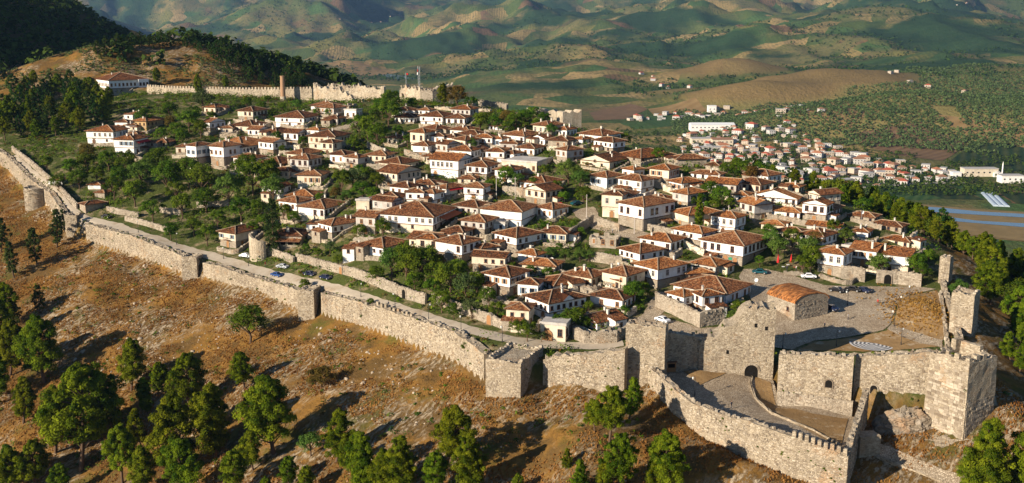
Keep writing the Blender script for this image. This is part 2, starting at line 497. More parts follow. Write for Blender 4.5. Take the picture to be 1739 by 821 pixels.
def ridge_z(x, y, pts, slope):
    best = np.full(x.shape, -1e9)
    for a, b in zip(pts[:-1], pts[1:]):
        ax, ay, az = a
        bx, by, bz = b
        dx, dy = bx - ax, by - ay
        t = np.clip(((x - ax) * dx + (y - ay) * dy) / (dx * dx + dy * dy), 0, 1)
        r = np.hypot(x - ax - t * dx, y - ay - t * dy)
        best = np.maximum(best, az + (bz - az) * t - slope * (np.sqrt(r * r + 400) - 20))
    return best
KNOLL = [P(60, 128, 640), P(130, 108, 655), P(175, 80, 675), P(255, 72, 690), P(340, 78, 695), (PX(430, 108, 705), 705, 230 + 705 * q(108)),
         (PX(520, 152, 730), 730, 230 + 730 * q(152)), (PX(620, 235, 760), 760, 230 + 760 * q(235)), (PX(720, 330, 790), 790, 230 + 790 * q(330))]
RIDGE = [P(-420, -110, 680), P(-180, -50, 790), P(0, -4, 900), P(60, 10, 980), P(130, 32, 1090), P(200, 55, 1230), P(270, 84, 1400), P(350, 120, 1560)]
def height(x, y):
    x, y = np.asarray(x, float), np.asarray(y, float)
    sd, zb, s0, s1 = curtain_distance(x, y)
    zi = zin(x, y) + (fbm(x / 6, y / 6, 3, 3) - 0.5) * 0.5
    d = np.maximum(-sd, 0)
    rough = np.clip(d / 6, 0, 1)
    zo = zb - s0 * np.minimum(d, 26) - s1 * np.maximum(d - 26, 0)
    zo = zo + rough * ((fbm(x / 16, y / 16, 5, 4) - 0.5) * 4.0 + (fbm(x / 3.2, y / 3.2, 9, 3) - 0.5) * 1.1)
    w = np.clip((sd - 0.4) / 1.4, 0, 1)
    z = zi * w + zo * (1 - w)
    far = np.clip((y - 560) / 40, 0, 1)
    k = ridge_z(x, y, KNOLL, 0.40) + (fbm(x / 30, y / 30, 21, 4) - 0.5) * 9
    r = ridge_z(x, y, RIDGE, 0.66) + (ridged(x / 130, y / 130, 31, 4) - 0.6) * 22
    kk = np.where(far > 0, np.maximum(k, r), -1e9)
    z = np.where(far > 0, np.maximum(z, kk - np.maximum(sd, 0) * 0.45), z)
    return z
GX0, GX1, GY0, GY1, GS = -420.0, 330.0, 120.0, 780.0, 1.5
gx = np.arange(GX0, GX1 + 0.1, GS)
gy = np.arange(GY0, GY1 + 0.1, GS)
GXX, GYY = np.meshgrid(gx, gy)
GZ = height(GXX, GYY)
# the gate court in front of the gate is cut level
CT = [P(1105, 640, 234), P(1130, 655, 230), P(1150, 676, 222), P(1182, 692, 216), P(1232, 712, 211), P(1292, 728, 205.5), P(1350, 748, 201.5), P(1400, 764, 198.5), P(1432, 776, 197), P(1445, 742, 206), P(1462, 712, 217), P(1440, 706, 220), P(1325, 690, 225), P(1312, 645, 235), P(1236, 632, 237.5), P(1180, 628, 237), P(1122, 632, 235)]
_cx = np.array([(p[0], p[1]) for p in CT]); _cz = np.array([p[2] for p in CT])
def court_z(x, y):
    d = np.hypot(_cx[:, 0] - x, _cx[:, 1] - y) + .3
    w = 1 / d ** 2.2
    return float((w * _cz).sum() / w.sum())
def poly_sd(x, y, poly):
    best, ins = np.full(x.shape, 1e9), np.zeros(x.shape, bool)
    n = len(poly)
    for i in range(n):
        a, b = poly[i], poly[(i + 1) % n]
        d = b - a
        t = np.clip(((x - a[0]) * d[0] + (y - a[1]) * d[1]) / (d @ d), 0, 1)
        best = np.minimum(best, np.hypot(x - a[0] - t * d[0], y - a[1] - t * d[1]))
        ins ^= ((a[1] > y) != (b[1] > y)) & (x < a[0] + (y - a[1]) * d[0] / (d[1] if abs(d[1]) > 1e-9 else 1e-9))
    return np.where(ins, best, -best)
_m = (GXX > 20) & (GXX < 85) & (GYY > 190) & (GYY < 250)
_sd = poly_sd(GXX[_m], GYY[_m], _cx)
_inside = curtain_distance(GXX[_m], GYY[_m])[0]
_c = np.array([court_z(a, b) for a, b in zip(GXX[_m], GYY[_m])]) - 0.7
_k = np.clip((_sd + 3.0) / 1.5, 0, 1) * (_inside < 1.2)
GZ[_m] = GZ[_m] * (1 - _k) + np.minimum(GZ[_m], _c) * _k
# ground meets the outer face of the barbican at the foot seen in the photograph
BAR = [(1100, 622, 655, 231), (1122, 640, 680, 224), (1144, 662, 702, 217), (1176, 684, 724, 212), (1229, 704, 744, 206.5), (1290, 722, 776, 200), (1350, 745, 802, 196), (1400, 762, 822, 193), (1436, 776, 838, 191)]
_bar = np.array([P(b[0], b[2], b[3]) for b in BAR])
_m = (GXX > 5) & (GXX < 80) & (GYY > 160) & (GYY < 235)
_X, _Y = GXX[_m], GYY[_m]
_d, _zf, _sg = np.full(_X.shape, 1e9), np.zeros(_X.shape), np.zeros(_X.shape)
for a, b in zip(_bar[:-1], _bar[1:]):
    dx, dy = b[0] - a[0], b[1] - a[1]
    t = np.clip(((_X - a[0]) * dx + (_Y - a[1]) * dy) / (dx * dx + dy * dy), 0, 1)
    r = np.hypot(_X - a[0] - t * dx, _Y - a[1] - t * dy)
    k = r < _d
    _d = np.where(k, r, _d)
    _zf = np.where(k, a[2] + (b[2] - a[2]) * t, _zf)
    _sg = np.where(k, dx * (_Y - a[1]) - dy * (_X - a[0]), _sg)
_k = np.clip(1 - (_d - 6) / 10, 0, 1) * (_sg < 0)
GZ[_m] = GZ[_m] * (1 - _k) + (_zf - .28 * _d) * _k
# soften creases of the outer slope
_sdall = curtain_distance(GXX, GYY)[0]
_b = GZ.copy()
for _ in range(6):
    _b[1:-1, 1:-1] = (_b[1:-1, 1:-1] * 2 + _b[:-2, 1:-1] + _b[2:, 1:-1] + _b[1:-1, :-2] + _b[1:-1, 2:]) / 6
_w2 = np.clip((-_sdall - 6) / 6, 0, 1)
GZ = GZ * (1 - _w2) + (_b + (fbm(GXX / 3.2, GYY / 3.2, 9, 3) - 0.5) * 0.9) * _w2
def ground(x, y):
    x, y = np.asarray(x, float), np.asarray(y, float)
    u = np.clip((x - GX0) / GS, 0, len(gx) - 1.001)
    v = np.clip((y - GY0) / GS, 0, len(gy) - 1.001)
    i, j = u.astype(int), v.astype(int)
    fu, fv = u - i, v - j
    return (GZ[j, i] * (1 - fu) + GZ[j, i + 1] * fu) * (1 - fv) + (GZ[j + 1, i] * (1 - fu) + GZ[j + 1, i + 1] * fu) * fv
_YY = np.linspace(150, 778, 1500)
def hit(px, py, Y0=None):       # where the sight line through a pixel first meets the hill
    X = PX(px, py, 1.0) * _YY
    Z = CAMZ + _YY * q(py)
    below = Z < ground(X, _YY)
    if Y0: below &= _YY > Y0
    k = np.argmax(below)
    if not below[k]: k = len(_YY) - 1
    Y = float(_YY[k])
    return (float(X[k]), Y, float(ground(X[k], Y)))
def gridmesh(name, X, Y, Z, mat, attrs=None, zcut=None):
    h, w = X.shape
    v = np.stack([X, Y, Z], -1).reshape(-1, 3)
    idx = np.arange(h * w).reshape(h, w)
    f = np.stack([idx[:-1, :-1], idx[:-1, 1:], idx[1:, 1:], idx[1:, :-1]], -1).reshape(-1, 4)
    if zcut is not None:
        f = f[(v[f][:, :, 2] > zcut).any(1)]
    me = mesh(name, v, f, [mat], smooth=True)
    for k, a in (attrs or {}).items():
        at = me.attributes.new(k, 'FLOAT', 'POINT')
        at.data.foreach_set('value', np.asarray(a, np.float32).ravel())
    return obj(name, me)

# ground materials
s = NT('hill_ground')
p = s.pos()
zone = s.attr('zone')
mp_ = s.n('ShaderNodeMapping')
mp_.inputs['Rotation'].default_value = (0, 0, math.radians(-50))
mp_.inputs['Scale'].default_value = (1, 1, 1)
s.set(mp_.inputs['Vector'], p)
st_ = s.n('ShaderNodeVectorMath', operation='MULTIPLY')
s.set(st_.inputs[0], mp_.outputs[0])
st_.inputs[1].default_value = (0.48, 1.3, 1.0)
streak = st_.outputs[0]
straw = s.mix(s.noise(p, 0.5, 5, 0.7), (0.085, 0.042, 0.013), (0.38, 0.205, 0.05))
straw = s.mix(s.ramp(s.noise(p, 0.10, 6, 0.7), [(0.44, 0), (0.56, 0.85)]), straw, s.mix(s.noise(p, 1.4, 4, .7), (0.055, 0.035, 0.014), (0.17, 0.105, 0.04)))
rockm = s.math('MULTIPLY', s.ramp(s.noise(s.pos(1, 1, 1), 0.045, 5, 0.6), [(0.46, 0), (0.56, 1)]), s.ramp(s.noise(streak, 0.8, 6, 0.72), [(0.46, 0), (0.57, 0.95)]))
straw = s.mix(rockm, straw, s.mix(s.noise(p, 2.2, 4, 0.7), (0.25, 0.185, 0.11), (0.58, 0.48, 0.34)))
weed = s.ramp(s.noise(p, 0.08, 6, 0.7), [(0.54, 0), (0.63, 0.75)])
straw = s.mix(weed, straw, s.mix(s.noise(p, 1.5, 4), (0.05, 0.055, 0.012), (0.15, 0.14, 0.03)))
inn = s.mix(s.noise(p, 0.35, 5, 0.7), (0.13, 0.09, 0.045), (0.42, 0.33, 0.20))
inn = s.mix(s.ramp(s.noise(p, 0.16, 5, 0.7), [(0.36, 0), (0.50, 0.95)]), inn, s.mix(s.noise(p, 1.2, 4), (0.028, 0.05, 0.010), (0.10, 0.12, 0.025)))
wood_floor = s.mix(s.noise(p, 0.4, 4), (0.05, 0.04, 0.018), (0.12, 0.09, 0.04))
c = s.mix(zone, straw, inn)
c = s.mix(s.attr('forest'), c, wood_floor)
h = s.math('ADD', s.noise(p, 1.1, 6, 0.75), s.math('MULTIPLY', rockm, 0.4))
MAT['hill_ground'] = s.fin(c, 1.0, s.bump(h, 1.0, 0.5), 0.05)
sdg = curtain_distance(GXX, GYY)[0]
zone = np.clip((sdg - 1.2) / 1.5, 0, 1)
forest = np.clip((GXX - 150) / 30, 0, 1) * (sdg < 0)
forest = np.maximum(forest, (GYY > 330) * (sdg < 0) * (GXX > -40))
tag(gridmesh('hill_ground', GXX, GYY, GZ, MAT['hill_ground'], dict(zone=zone, forest=forest), -3.0), kind='structure')
# wooded hills behind the far-left corner
hx, hy = np.meshgrid(np.arange(-1100, 330, 6.0), np.arange(776, 1600, 6.0))
hz = height(hx, hy)
tag(gridmesh('wooded_hills', hx, hy, hz, MAT['hill_ground'], dict(zone=np.zeros_like(hx), forest=np.clip((hy - 700) / 60, 0, 1))), kind='structure')

# ------------------------------------------------------------------ valley and far hills
DR = np.array([250, 1000, 1300, 1600, 2000, 2500, 3200, 4000, 5000, 6500, 8000, 10000, 13000, 17000.])
COLS = [-1600, -600, 200, 500, 700, 900, 1100, 1300, 1500, 1739, 2300, 3400]
TAB = np.array([
    [0, 0, 0, 0, 0, 10, 40, 70, 90, 160, 240, 380, 740, 900],
    [0, 0, 0, 0, 0, 0, 20, 60, 80, 150, 230, 380, 740, 900],
    [0, 0, 0, 0, 0, 0, 0, 0, 12, 60, 140, 325, 740, 900],
    [0, 0, 0, 0, 0, 0, 0, 0, 10, 64, 155, 320, 740, 900],
    [0, 0, 0, 0, 0, 0, 0, 12, 42, 92, 178, 325, 740, 900],
    [0, 0, 0, 0, 0, 4, 20, 45, 70, 125, 210, 345, 740, 900],
    [0, 0, 0, 0, 0, 6, 28, 60, 90, 150, 245, 400, 760, 900],
    [0, 0, 0, 0, 0, 14, 50, 82, 118, 192, 300, 460, 780, 900],
    [0, 0, 0, 0, 0, 38, 76, 106, 148, 215, 320, 470, 780, 900],
    [0, 0, 0, 0, 22, 55, 86, 112, 148, 218, 325, 480, 780, 900],
    [0, 0, 10, 30, 50, 80, 110, 130, 170, 240, 340, 480, 780, 900],
    [0, 0, 10, 30, 50, 80, 110, 130, 170, 240, 340, 480, 780, 900]], float)
def smoothi(t): return t * t * (3 - 2 * t)
def far_height(x, y):
    u = np.clip(CX + F * x / (y * 1.03), COLS[0], COLS[-1] - 1)
    cols = np.array(COLS, float)
    i = np.clip(np.searchsorted(cols, u) - 1, 0, len(cols) - 2)
    fu = smoothi((u - cols[i]) / (cols[i + 1] - cols[i]))
    d = np.clip(y, DR[0], DR[-1] - 1)
    j = np.clip(np.searchsorted(DR, d) - 1, 0, len(DR) - 2)
    fv = (d - DR[j]) / (DR[j + 1] - DR[j])
    b = (TAB[i, j] * (1 - fu) + TAB[i + 1, j] * fu) * (1 - fv) + (TAB[i, j + 1] * (1 - fu) + TAB[i + 1, j + 1] * fu) * fv
    wx, wy = x + 260 * (fbm(x / 700, y / 700, 71, 3) - .5), y + 260 * (fbm(x / 700, y / 700, 75, 3) - .5)
    amp = np.clip(b, 0, 330)
    big = ridged(wx / 1500 + 3.2, wy / 1900, 41, 5, 0.5) - 0.62
    mid = ridged(wx / 520 + 1.7, wy / 620, 51, 4, 0.55) - 0.60
    small = ridged(wx / 170, wy / 190, 61, 3) - 0.6
    fk = np.clip((y - 4500) / 3000, 0, 1)
    f2 = np.clip((y - 3000) / 3500, 0, 1) * np.clip(b / 25, 0, 1)
    near = np.clip(b / 25, 0, 1)
    m2 = (1 - f2) * (ridged(wx / 760 + 9.1, wy / 980, 45, 4, 0.45) - 0.62) + f2 * (ridged(wx / 1250 + 4.3, wy / 1500, 47, 4, 0.40) - 0.62)
    z = b + amp * 0.7 * big + (75 * near + 470 * f2) * m2 + (32 * near + 60 * f2) * mid + (9 * near + 8 * f2) * small
    fold = ridged((wx + .6 * wy) / 430, (wy - .3 * wx) / 640, 57, 4, 0.5) - 0.62
    z = z + (18 * near + 105 * f2) * fold
    z = np.maximum(z, np.minimum(b, 0))
    # named hills of the photograph: rows, distance, half widths, bearing
    tan = np.zeros_like(x)
    for (px, py, Y, sx, sy, k) in ((1400, 112, 2650, 190, 150, 1), (1300, 135, 2480, 150, 90, 1), (1230, 100, 3150, 150, 140, 0.9), (1190, 150, 2700, 110, 70, 0.7), (1455, 135, 2560, 120, 90, 1),
                                   (1560, 158, 2050, 240, 130, 0), (1690, 172, 2050, 260, 150, 0), (1430, 185, 1990, 150, 90, 0), (1880, 180, 1900, 220, 150, 0)):
        cx, cy, cz = P(px, py, Y)
        cb = float(far_base(px, Y))
        g = np.exp(-(((x - cx) / sx) ** 2 + ((y - cy) / sy) ** 2) * 0.75)
        if k:
            g = g * (1 + 0.62 * (ridged((x + .5 * y) / 230, (y - .5 * x) / 900, 91, 3) - 0.72))
        z = np.maximum(z, z * (1 - g) + g * cz)
        if k: tan = np.maximum(tan, np.clip((g - 0.22) / 0.2, 0, 1) * k)
    z = z + np.clip(b / 20, 0, 1) * (fbm(x / 60, y / 60, 81, 3) - 0.5) * 5
    return z, tan, b
def far_base(px, Y):
    i = max(0, min(len(COLS) - 2, int(np.searchsorted(COLS, px)) - 1))
    t = (px - COLS[i]) / (COLS[i + 1] - COLS[i])
    return np.interp(Y, DR, TAB[i]) * (1 - t) + np.interp(Y, DR, TAB[i + 1]) * t
fr = np.exp(np.linspace(math.log(300), math.log(16500), 470))
fu_ = np.linspace(-0.95, 0.95, 480)
FX = fr[:, None] * fu_[None, :]
FY = np.repeat(fr[:, None], len(fu_), 1)
FZ, FT, FB = far_height(FX, FY)
def fground(x, y):
    z, t, b = far_height(np.atleast_1d(np.asarray(x, float)), np.atleast_1d(np.asarray(y, float)))
    return z
s = NT('valley_land')
p = s.pos()
wob = s.n('ShaderNodeVectorMath', operation='MULTIPLY_ADD')
s.set(wob.inputs[0], s.noise(p, 0.006, 3, 0.5, col=True))
wob.inputs[1].default_value = (45, 45, 0)
s.set(wob.inputs[2], s.pos(1, 1, 0))
fl = s.voro(wob.outputs[0], 0.0085, 'F1', 'Color')
fr1 = s.sepx(fl, 0)
fr2 = s.sepx(fl, 1)
fields = s.ramp(fr1, [(0.0, (0.075, 0.105, 0.028)), (0.2, (0.17, 0.155, 0.045)), (0.36, (0.07, 0.125, 0.035)), (0.5, (0.27, 0.195, 0.075)), (0.64, (0.11, 0.13, 0.04)), (0.78, (0.34, 0.24, 0.10)), (0.9, (0.19, 0.11, 0.055))], 'CONSTANT')
row = s.n('ShaderNodeTexWave', wave_type='BANDS', bands_direction='X')
s.set(row.inputs['Vector'], wob.outputs[0])
row.inputs['Scale'].default_value = 0.022
fields = s.mix(s.math('MULTIPLY', s.math('MULTIPLY', row.outputs[1], fr2), 0.55), fields, (0.045, 0.06, 0.02))
scrub = s.mix(s.noise(p, 0.02, 5, 0.7), (0.21, 0.155, 0.065), (0.07, 0.10, 0.032))
wood = s.mix(s.noise(p, 0.03, 4, 0.6), (0.010, 0.031, 0.014), (0.042, 0.076, 0.027))
fm = s.ramp(s.noise(p, 0.0013, 6, 0.58), [(0.49, 0), (0.55, 1)])
sm = s.ramp(s.noise(p, 0.0033, 5, 0.6), [(0.50, 0), (0.60, 1)])
c = s.mix(sm, fields, scrub)
c = s.mix(s.math('MULTIPLY', fm, s.attr('hilly')), c, wood)
spk = s.ramp(s.noise(p, 0.055, 5, 0.8), [(0.53, 0), (0.60, 0.7)])
c = s.mix(spk, c, (0.035, 0.052, 0.018))
tanc = s.mix(s.noise(p, 0.012, 5, 0.65), (0.12, 0.092, 0.036), (0.26, 0.172, 0.07))
groved = s.mix(s.noise(p, 0.008, 5, 0.65), (0.11, 0.125, 0.036), (0.30, 0.22, 0.085))
c = s.mix(s.attr('grove'), c, groved)
c = s.mix(s.attr('tan'), c, tanc)
MAT['valley_land'] = s.fin(c, 1.0, s.bump(s.noise(p, 0.10, 4, 0.7), 0.8, 6.0), 0.03)
tag(gridmesh('valley_land', FX, FY, FZ, MAT['valley_land'], dict(tan=FT, hilly=np.clip(FB / 14, 0, 1), grove=np.clip((FZ - 4) / 8, 0, 1) * np.clip((2900 - FY) / 300, 0, 1) * np.clip((FX - 350) / 150, 0, 1))), kind='structure')

# sheets laid on the valley floor (z = 0): river arms, banks, fields, roads
def vfloor(px, py):
    Y = -CAMZ / q(py)
    return (PX(px, py, Y), Y)
def sheet(name, pts, z, mat, label=None):
    xy = [vfloor(*p) for p in pts]
    if 'river' in name or 'road' in name:
        me = mesh(name, [(x, y, z) for x, y in xy], [list(range(len(xy)))], [mat])
    else:
        xs, ys = [p[0] for p in xy], [p[1] for p in xy]
        n = len(xy)
        st = max(6.0, (max(ys) - min(ys)) / 22)
        ring = []
        for i in range(n):
            a, b = xy[i], xy[(i + 1) % n]
            k = max(1, int(math.hypot(b[0] - a[0], b[1] - a[1]) / st))
            ring += [(a[0] + (b[0] - a[0]) * t / k, a[1] + (b[1] - a[1]) * t / k) for t in range(k)]
        gxs, gys = np.meshgrid(np.arange(min(xs), max(xs), st), np.arange(min(ys), max(ys), st))
        ins = poly_sd(gxs.ravel(), gys.ravel(), np.array(xy)) > st * .3
        inner = list(zip(gxs.ravel()[ins], gys.ravel()[ins]))
        vs, _, fs, _, _, _ = delaunay_2d_cdt([Vector(p) for p in ring + inner], [(i, (i + 1) % len(ring)) for i in range(len(ring))], [], 1, 1e-4)
        zz = fground([v.x for v in vs], [v.y for v in vs])
        me = mesh(name, [(v.x, v.y, float(h) + z) for v, h in zip(vs, zz)], [list(f) for f in fs], [mat])
    return tag(obj(name, me), kind='structure')
s = NT('river_water')
MAT['water'] = s.fin((0.10, 0.13, 0.15), 0.12, s.bump(s.noise(s.pos(0.2, 0.6, 1), 0.5, 3), 0.25, 0.3), 0.5)
s = NT('gravel')
MAT['gravel'] = s.fin(s.mix(s.noise(s.pos(), 0.05, 6, 0.7), (0.22, 0.17, 0.11), (0.42, 0.36, 0.27)), 1.0, None, 0.05)
s = NT('dry_meadow')
MAT['dry_meadow'] = s.fin(s.mix(s.noise(s.pos(), 0.04, 6, 0.75), (0.10, 0.075, 0.035), (0.34, 0.24, 0.11)), 1.0, None, 0.05)
def crops(name, a, b, sc, ang):
    s = NT(name)
    w = s.n('ShaderNodeTexWave', wave_type='BANDS', bands_direction='X')
    mp = s.n('ShaderNodeMapping')
    mp.inputs['Rotation'].default_value = (0, 0, ang)
    s.set(mp.inputs['Vector'], s.pos())
    s.set(w.inputs['Vector'], mp.outputs[0])
    w.inputs['Scale'].default_value = sc
    w.inputs['Distortion'].default_value = 0.5
    c = s.mix(w.outputs[1], a, b)
    MAT[name] = s.fin(s.mix(s.noise(s.pos(), 0.03, 5, 0.7), c, tuple(x * 0.6 for x in a)), 1.0, None, 0.05)
crops('crop_green', (0.035, 0.085, 0.025), (0.10, 0.15, 0.05), 0.028, 0.5)
crops('crop_dark', (0.022, 0.045, 0.018), (0.075, 0.085, 0.03), 0.02, 0.4)
crops('ploughed', (0.16, 0.10, 0.055), (0.24, 0.155, 0.085), 0.02, 0.9)
crops('stubble', (0.27, 0.175, 0.075), (0.33, 0.225, 0.10), 0.012, 0.9)
sheet('river_bank', [(1440, 345), (1545, 346), (1660, 356), (1800, 364), (1800, 416), (1680, 406), (1560, 388), (1440, 372)], 0.3, MAT['dry_meadow'])
sheet('river', [(1440, 347), (1545, 350), (1600, 354), (1660, 360), (1800, 368), (1800, 374), (1680, 367), (1600, 362), (1540, 358), (1440, 352)], 0.6, MAT['water'])
sheet('river', [(1440, 355), (1560, 363), (1600, 368), (1660, 376), (1800, 384), (1800, 392), (1680, 382), (1600, 375), (1560, 371), (1440, 362)], 0.6, MAT['water'])
sheet('river_meadow', [(1560, 373), (1600, 376.5), (1680, 384), (1800, 394), (1800, 418), (1680, 404), (1580, 392)], 0.9, MAT['dry_meadow'])
sheet('river', [(640, 128), (700, 140), (760, 158), (830, 176), (880, 186), (890, 178), (840, 166), (790, 154), (740, 142), (690, 130), (650, 124)], 0.6, MAT['water'])
sheet('field', [(1490, 316), (1530, 315), (1600, 338), (1560, 341), (1500, 336)], 0.4, MAT['crop_green'])
sheet('field', [(1532, 315), (1600, 313), (1672, 340), (1604, 339)], 0.4, MAT['crop_dark'])
sheet('field', [(1606, 313), (1670, 316), (1720, 345), (1676, 341)], 0.4, MAT['crop_green'])
sheet('field', [(1690, 325), (1760, 330), (1760, 350), (1726, 346)], 0.4, MAT['crop_dark'])
sheet('field', [(1300, 215), (1420, 222), (1470, 240), (1440, 246), (1330, 232), (1290, 222)], 0.4, MAT['stubble'])
sheet('field', [(1440, 248), (1560, 245), (1640, 258), (1600, 275), (1520, 266)], 0.4, MAT['ploughed'])
sheet('field', [(1646, 258), (1739, 262), (1800, 276), (1800, 296), (1690, 290), (1610, 276)], 0.4, MAT['crop_dark'])
sheet('field', [(1560, 240), (1739, 252), (1800, 256), (1800, 272), (1650, 255)], 0.7, MAT['stubble'])
sheet('field', [(1180, 212), (1262, 210), (1258, 228), (1200, 230)], 0.9, MAT['crop_dark'])
sheet('field', [(1440, 268), (1520, 270), (1560, 282), (1470, 274)], 0.9, MAT['crop_green'])
sheet('field', [(1100, 196), (1180, 194), (1200, 201), (1110, 204)], 0.9, MAT['stubble'])
sheet('field', [(1000, 196), (1070, 188), (1100, 196), (1060, 208), (1010, 208)], 0.4, MAT['ploughed'])
sheet('field', [(1075, 205), (1200, 202), (1230, 214), (1120, 222)], 0.4, MAT['crop_green'])
sheet('field', [(555, 118), (640, 116), (690, 124), (620, 130)], 0.4, MAT['stubble'])
sheet('field', [(470, 110), (550, 108), (600, 115), (520, 120)], 0.4, MAT['crop_green'])
plain('road_dust', (0.42, 0.38, 0.32), 0.95, 0.05)
sheet('valley_road', [(1257, 196), (1261, 196), (1274, 226), (1266, 226)], 0.7, MAT['road_dust'])
sheet('valley_road', [(1360, 318), (1450, 319), (1560, 311), (1640, 310), (1640, 312), (1562, 314), (1450, 322.5), (1360, 321)], 0.7, MAT['road_dust'])
# ------------------------------------------------------------------ roads, plaza, courtyard (draped a little above the ground)
def inpoly(x, y, poly):
    c = False
    n = len(poly)
    for i in range(n):
        (x0, y0), (x1, y1) = poly[i], poly[(i + 1) % n]
        if (y0 > y) != (y1 > y) and x < x0 + (y - y0) * (x1 - x0) / (y1 - y0): c = not c
    return c
KEEP_OUT = []                    # ground polygons where no plants or houses grow
def draped(name, pts, mat, lift=0.10, step=1.6, zfun=None, jag=0.15):
    poly = []
    n = len(pts)
    for i in range(n):
        a, b = Vector(pts[i][:2]), Vector(pts[(i + 1) % n][:2])
        k = max(1, int((b - a).length / step))
        for t in range(k):
            c = a.lerp(b, t / k)
            poly.append((c.x + random.uniform(-jag, jag), c.y + random.uniform(-jag, jag)))
    xs, ys = [p[0] for p in poly], [p[1] for p in poly]
    inner = []
    y = min(ys)
    while y < max(ys):
        x = min(xs)
        while x < max(xs):
            if inpoly(x, y, poly): inner.append((x, y))
            x += step
        y += step
    nb = len(poly)
    vs, ed, fs, _, _, _ = delaunay_2d_cdt([Vector(p) for p in poly + inner], [(i, (i + 1) % nb) for i in range(nb)], [], 1, 1e-4)
    zf = zfun or (lambda x, y: float(ground(x, y)))
    me = mesh(name, [(v.x, v.y, zf(v.x, v.y) + lift) for v in vs], [list(f) for f in fs], [mat], smooth=True)
    return tag(obj(name, me), kind='structure')
def strip(name, pts, width, mat, lift=0.12):
    P3 = [Vector(p[:2]) for p in pts]
    # resample
    line = [P3[0]]
    for a, b in zip(P3[:-1], P3[1:]):
        k = max(1, int((b - a).length / 1.5))
        for t in range(1, k + 1): line.append(a.lerp(b, t / k))
    for _ in range(4):
        line = [line[0]] + [(line[i - 1] + line[i] * 2 + line[i + 1]) / 4 for i in range(1, len(line) - 1)] + [line[-1]]
    vs, fs = [], []
    for i, c in enumerate(line):
        d = (line[min(i + 1, len(line) - 1)] - line[max(0, i - 1)]).normalized()
        nrm = Vector((-d.y, d.x))
        w = width * (1 + 0.10 * math.sin(i * 0.7) + 0.06 * math.sin(i * 1.9))
        for k in range(5):
            o = c + nrm * w * (k / 4 - 0.5)
            vs.append((o.x, o.y, float(ground(o.x, o.y)) + lift))
    for i in range(len(line) - 1):
        for k in range(4):
            fs.append((i * 5 + k, i * 5 + k + 1, i * 5 + k + 6, i * 5 + k + 5))
    KEEP_OUT.append(([tuple(c) for c in line], width / 2 + 0.8))
    return tag(obj(name, mesh(name, vs, fs, [mat], smooth=True)), kind='structure')
s = NT('cobbles')
p = s.pos()
cell = s.sepx(s.voro(p, 2.2, 'F1', 'Color'))
edge = s.ramp(s.voro(p, 2.2, 'DISTANCE_TO_EDGE'), [(0.02, 0), (0.12, 1)])
c = s.mix(cell, (0.36, 0.285, 0.195), (0.60, 0.50, 0.365))
c = s.mix(s.ramp(s.noise(p, 0.12, 5, 0.65), [(0.4, 0), (0.7, 0.7)]), c, (0.27, 0.195, 0.12))
c = s.mix(edge, (0.19, 0.14, 0.09), c)
MAT['cobbles'] = s.fin(c, 0.85, s.bump(s.math('ADD', edge, s.noise(p, 3, 4)), 0.7, 0.08), 0.2)
s = NT('road_surface')
p = s.pos()
c = s.mix(s.noise(p, 0.5, 5, 0.7), (0.31, 0.26, 0.195), (0.50, 0.43, 0.335))
c = s.mix(s.ramp(s.noise(p, 0.17, 5, 0.7), [(0.5, 0), (0.7, 0.7)]), c, (0.24, 0.17, 0.10))
MAT['road_surface'] = s.fin(c, 0.95, s.bump(s.noise(p, 4, 4), 0.5, 0.06), 0.1)
s = NT('bare_earth')
p = s.pos()
c = s.mix(s.noise(p, 0.45, 5, 0.7), (0.17, 0.10, 0.045), (0.38, 0.25, 0.115))
c = s.mix(s.ramp(s.noise(p, 0.25, 5, 0.7), [(0.55, 0), (0.68, 0.8)]), c, (0.46, 0.38, 0.27))
MAT['bare_earth'] = s.fin(c, 1.0, s.bump(s.noise(p, 1.6, 5, 0.7), 0.9, 0.2), 0.05)

ROADPX = [(22, 266), (44, 287), (68, 308), (95, 338), (125, 364), (150, 375), (190, 382), (240, 400), (290, 416), (350, 433), (420, 454), (480, 471), (550, 487), (620, 508), (700, 531), (780, 557), (860, 577), (930, 587), (1000, 589), (1058, 583)]
strip('wall_road', [hit(*p) for p in ROADPX], 4.2, MAT['road_surface'])
strip('cobbled_street', [hit(*p) for p in [(990, 355), (1000, 372), (1035, 388), (1085, 402), (1108, 412)]], 7.0, MAT['cobbles'])
strip('cobbled_street', [hit(*p) for p in [(560, 225), (590, 215), (612, 208)]], 6.0, MAT['cobbles'])
strip('cobbled_street', [hit(*p) for p in [(1075, 560), (1100, 545), (1118, 520), (1130, 498)]], 5.0, MAT['cobbles'])
PLAZA = [hit(*p) for p in [(1312, 590), (1296, 560), (1284, 530), (1270, 498), (1255, 472), (1262, 458), (1300, 458), (1350, 470), (1400, 486), (1480, 488), (1560, 489), (1590, 492), (1540, 503), (1522, 520), (1512, 552), (1500, 562), (1380, 580), (1345, 596)]]
draped('plaza_paving', PLAZA, MAT['cobbles'], 0.14)
KEEP_OUT.append(([p[:2] for p in PLAZA], None))
YARD2 = [hit(*p) for p in [(1070, 552), (1110, 545), (1150, 546), (1190, 560), (1225, 556), (1240, 548), (1246, 566), (1190, 572), (1130, 572)]]
draped('street_terrace', YARD2, MAT['cobbles'], 0.12)
KEEP_OUT.append(([p[:2] for p in YARD2], None))
EARTH = [hit(*p) for p in [(1505, 563), (1516, 554), (1526, 522), (1542, 505), (1592, 494), (1600, 520), (1606, 560), (1598, 590), (1500, 598), (1420, 596), (1350, 598), (1385, 582)]]
_mc = hit(1566, 532)
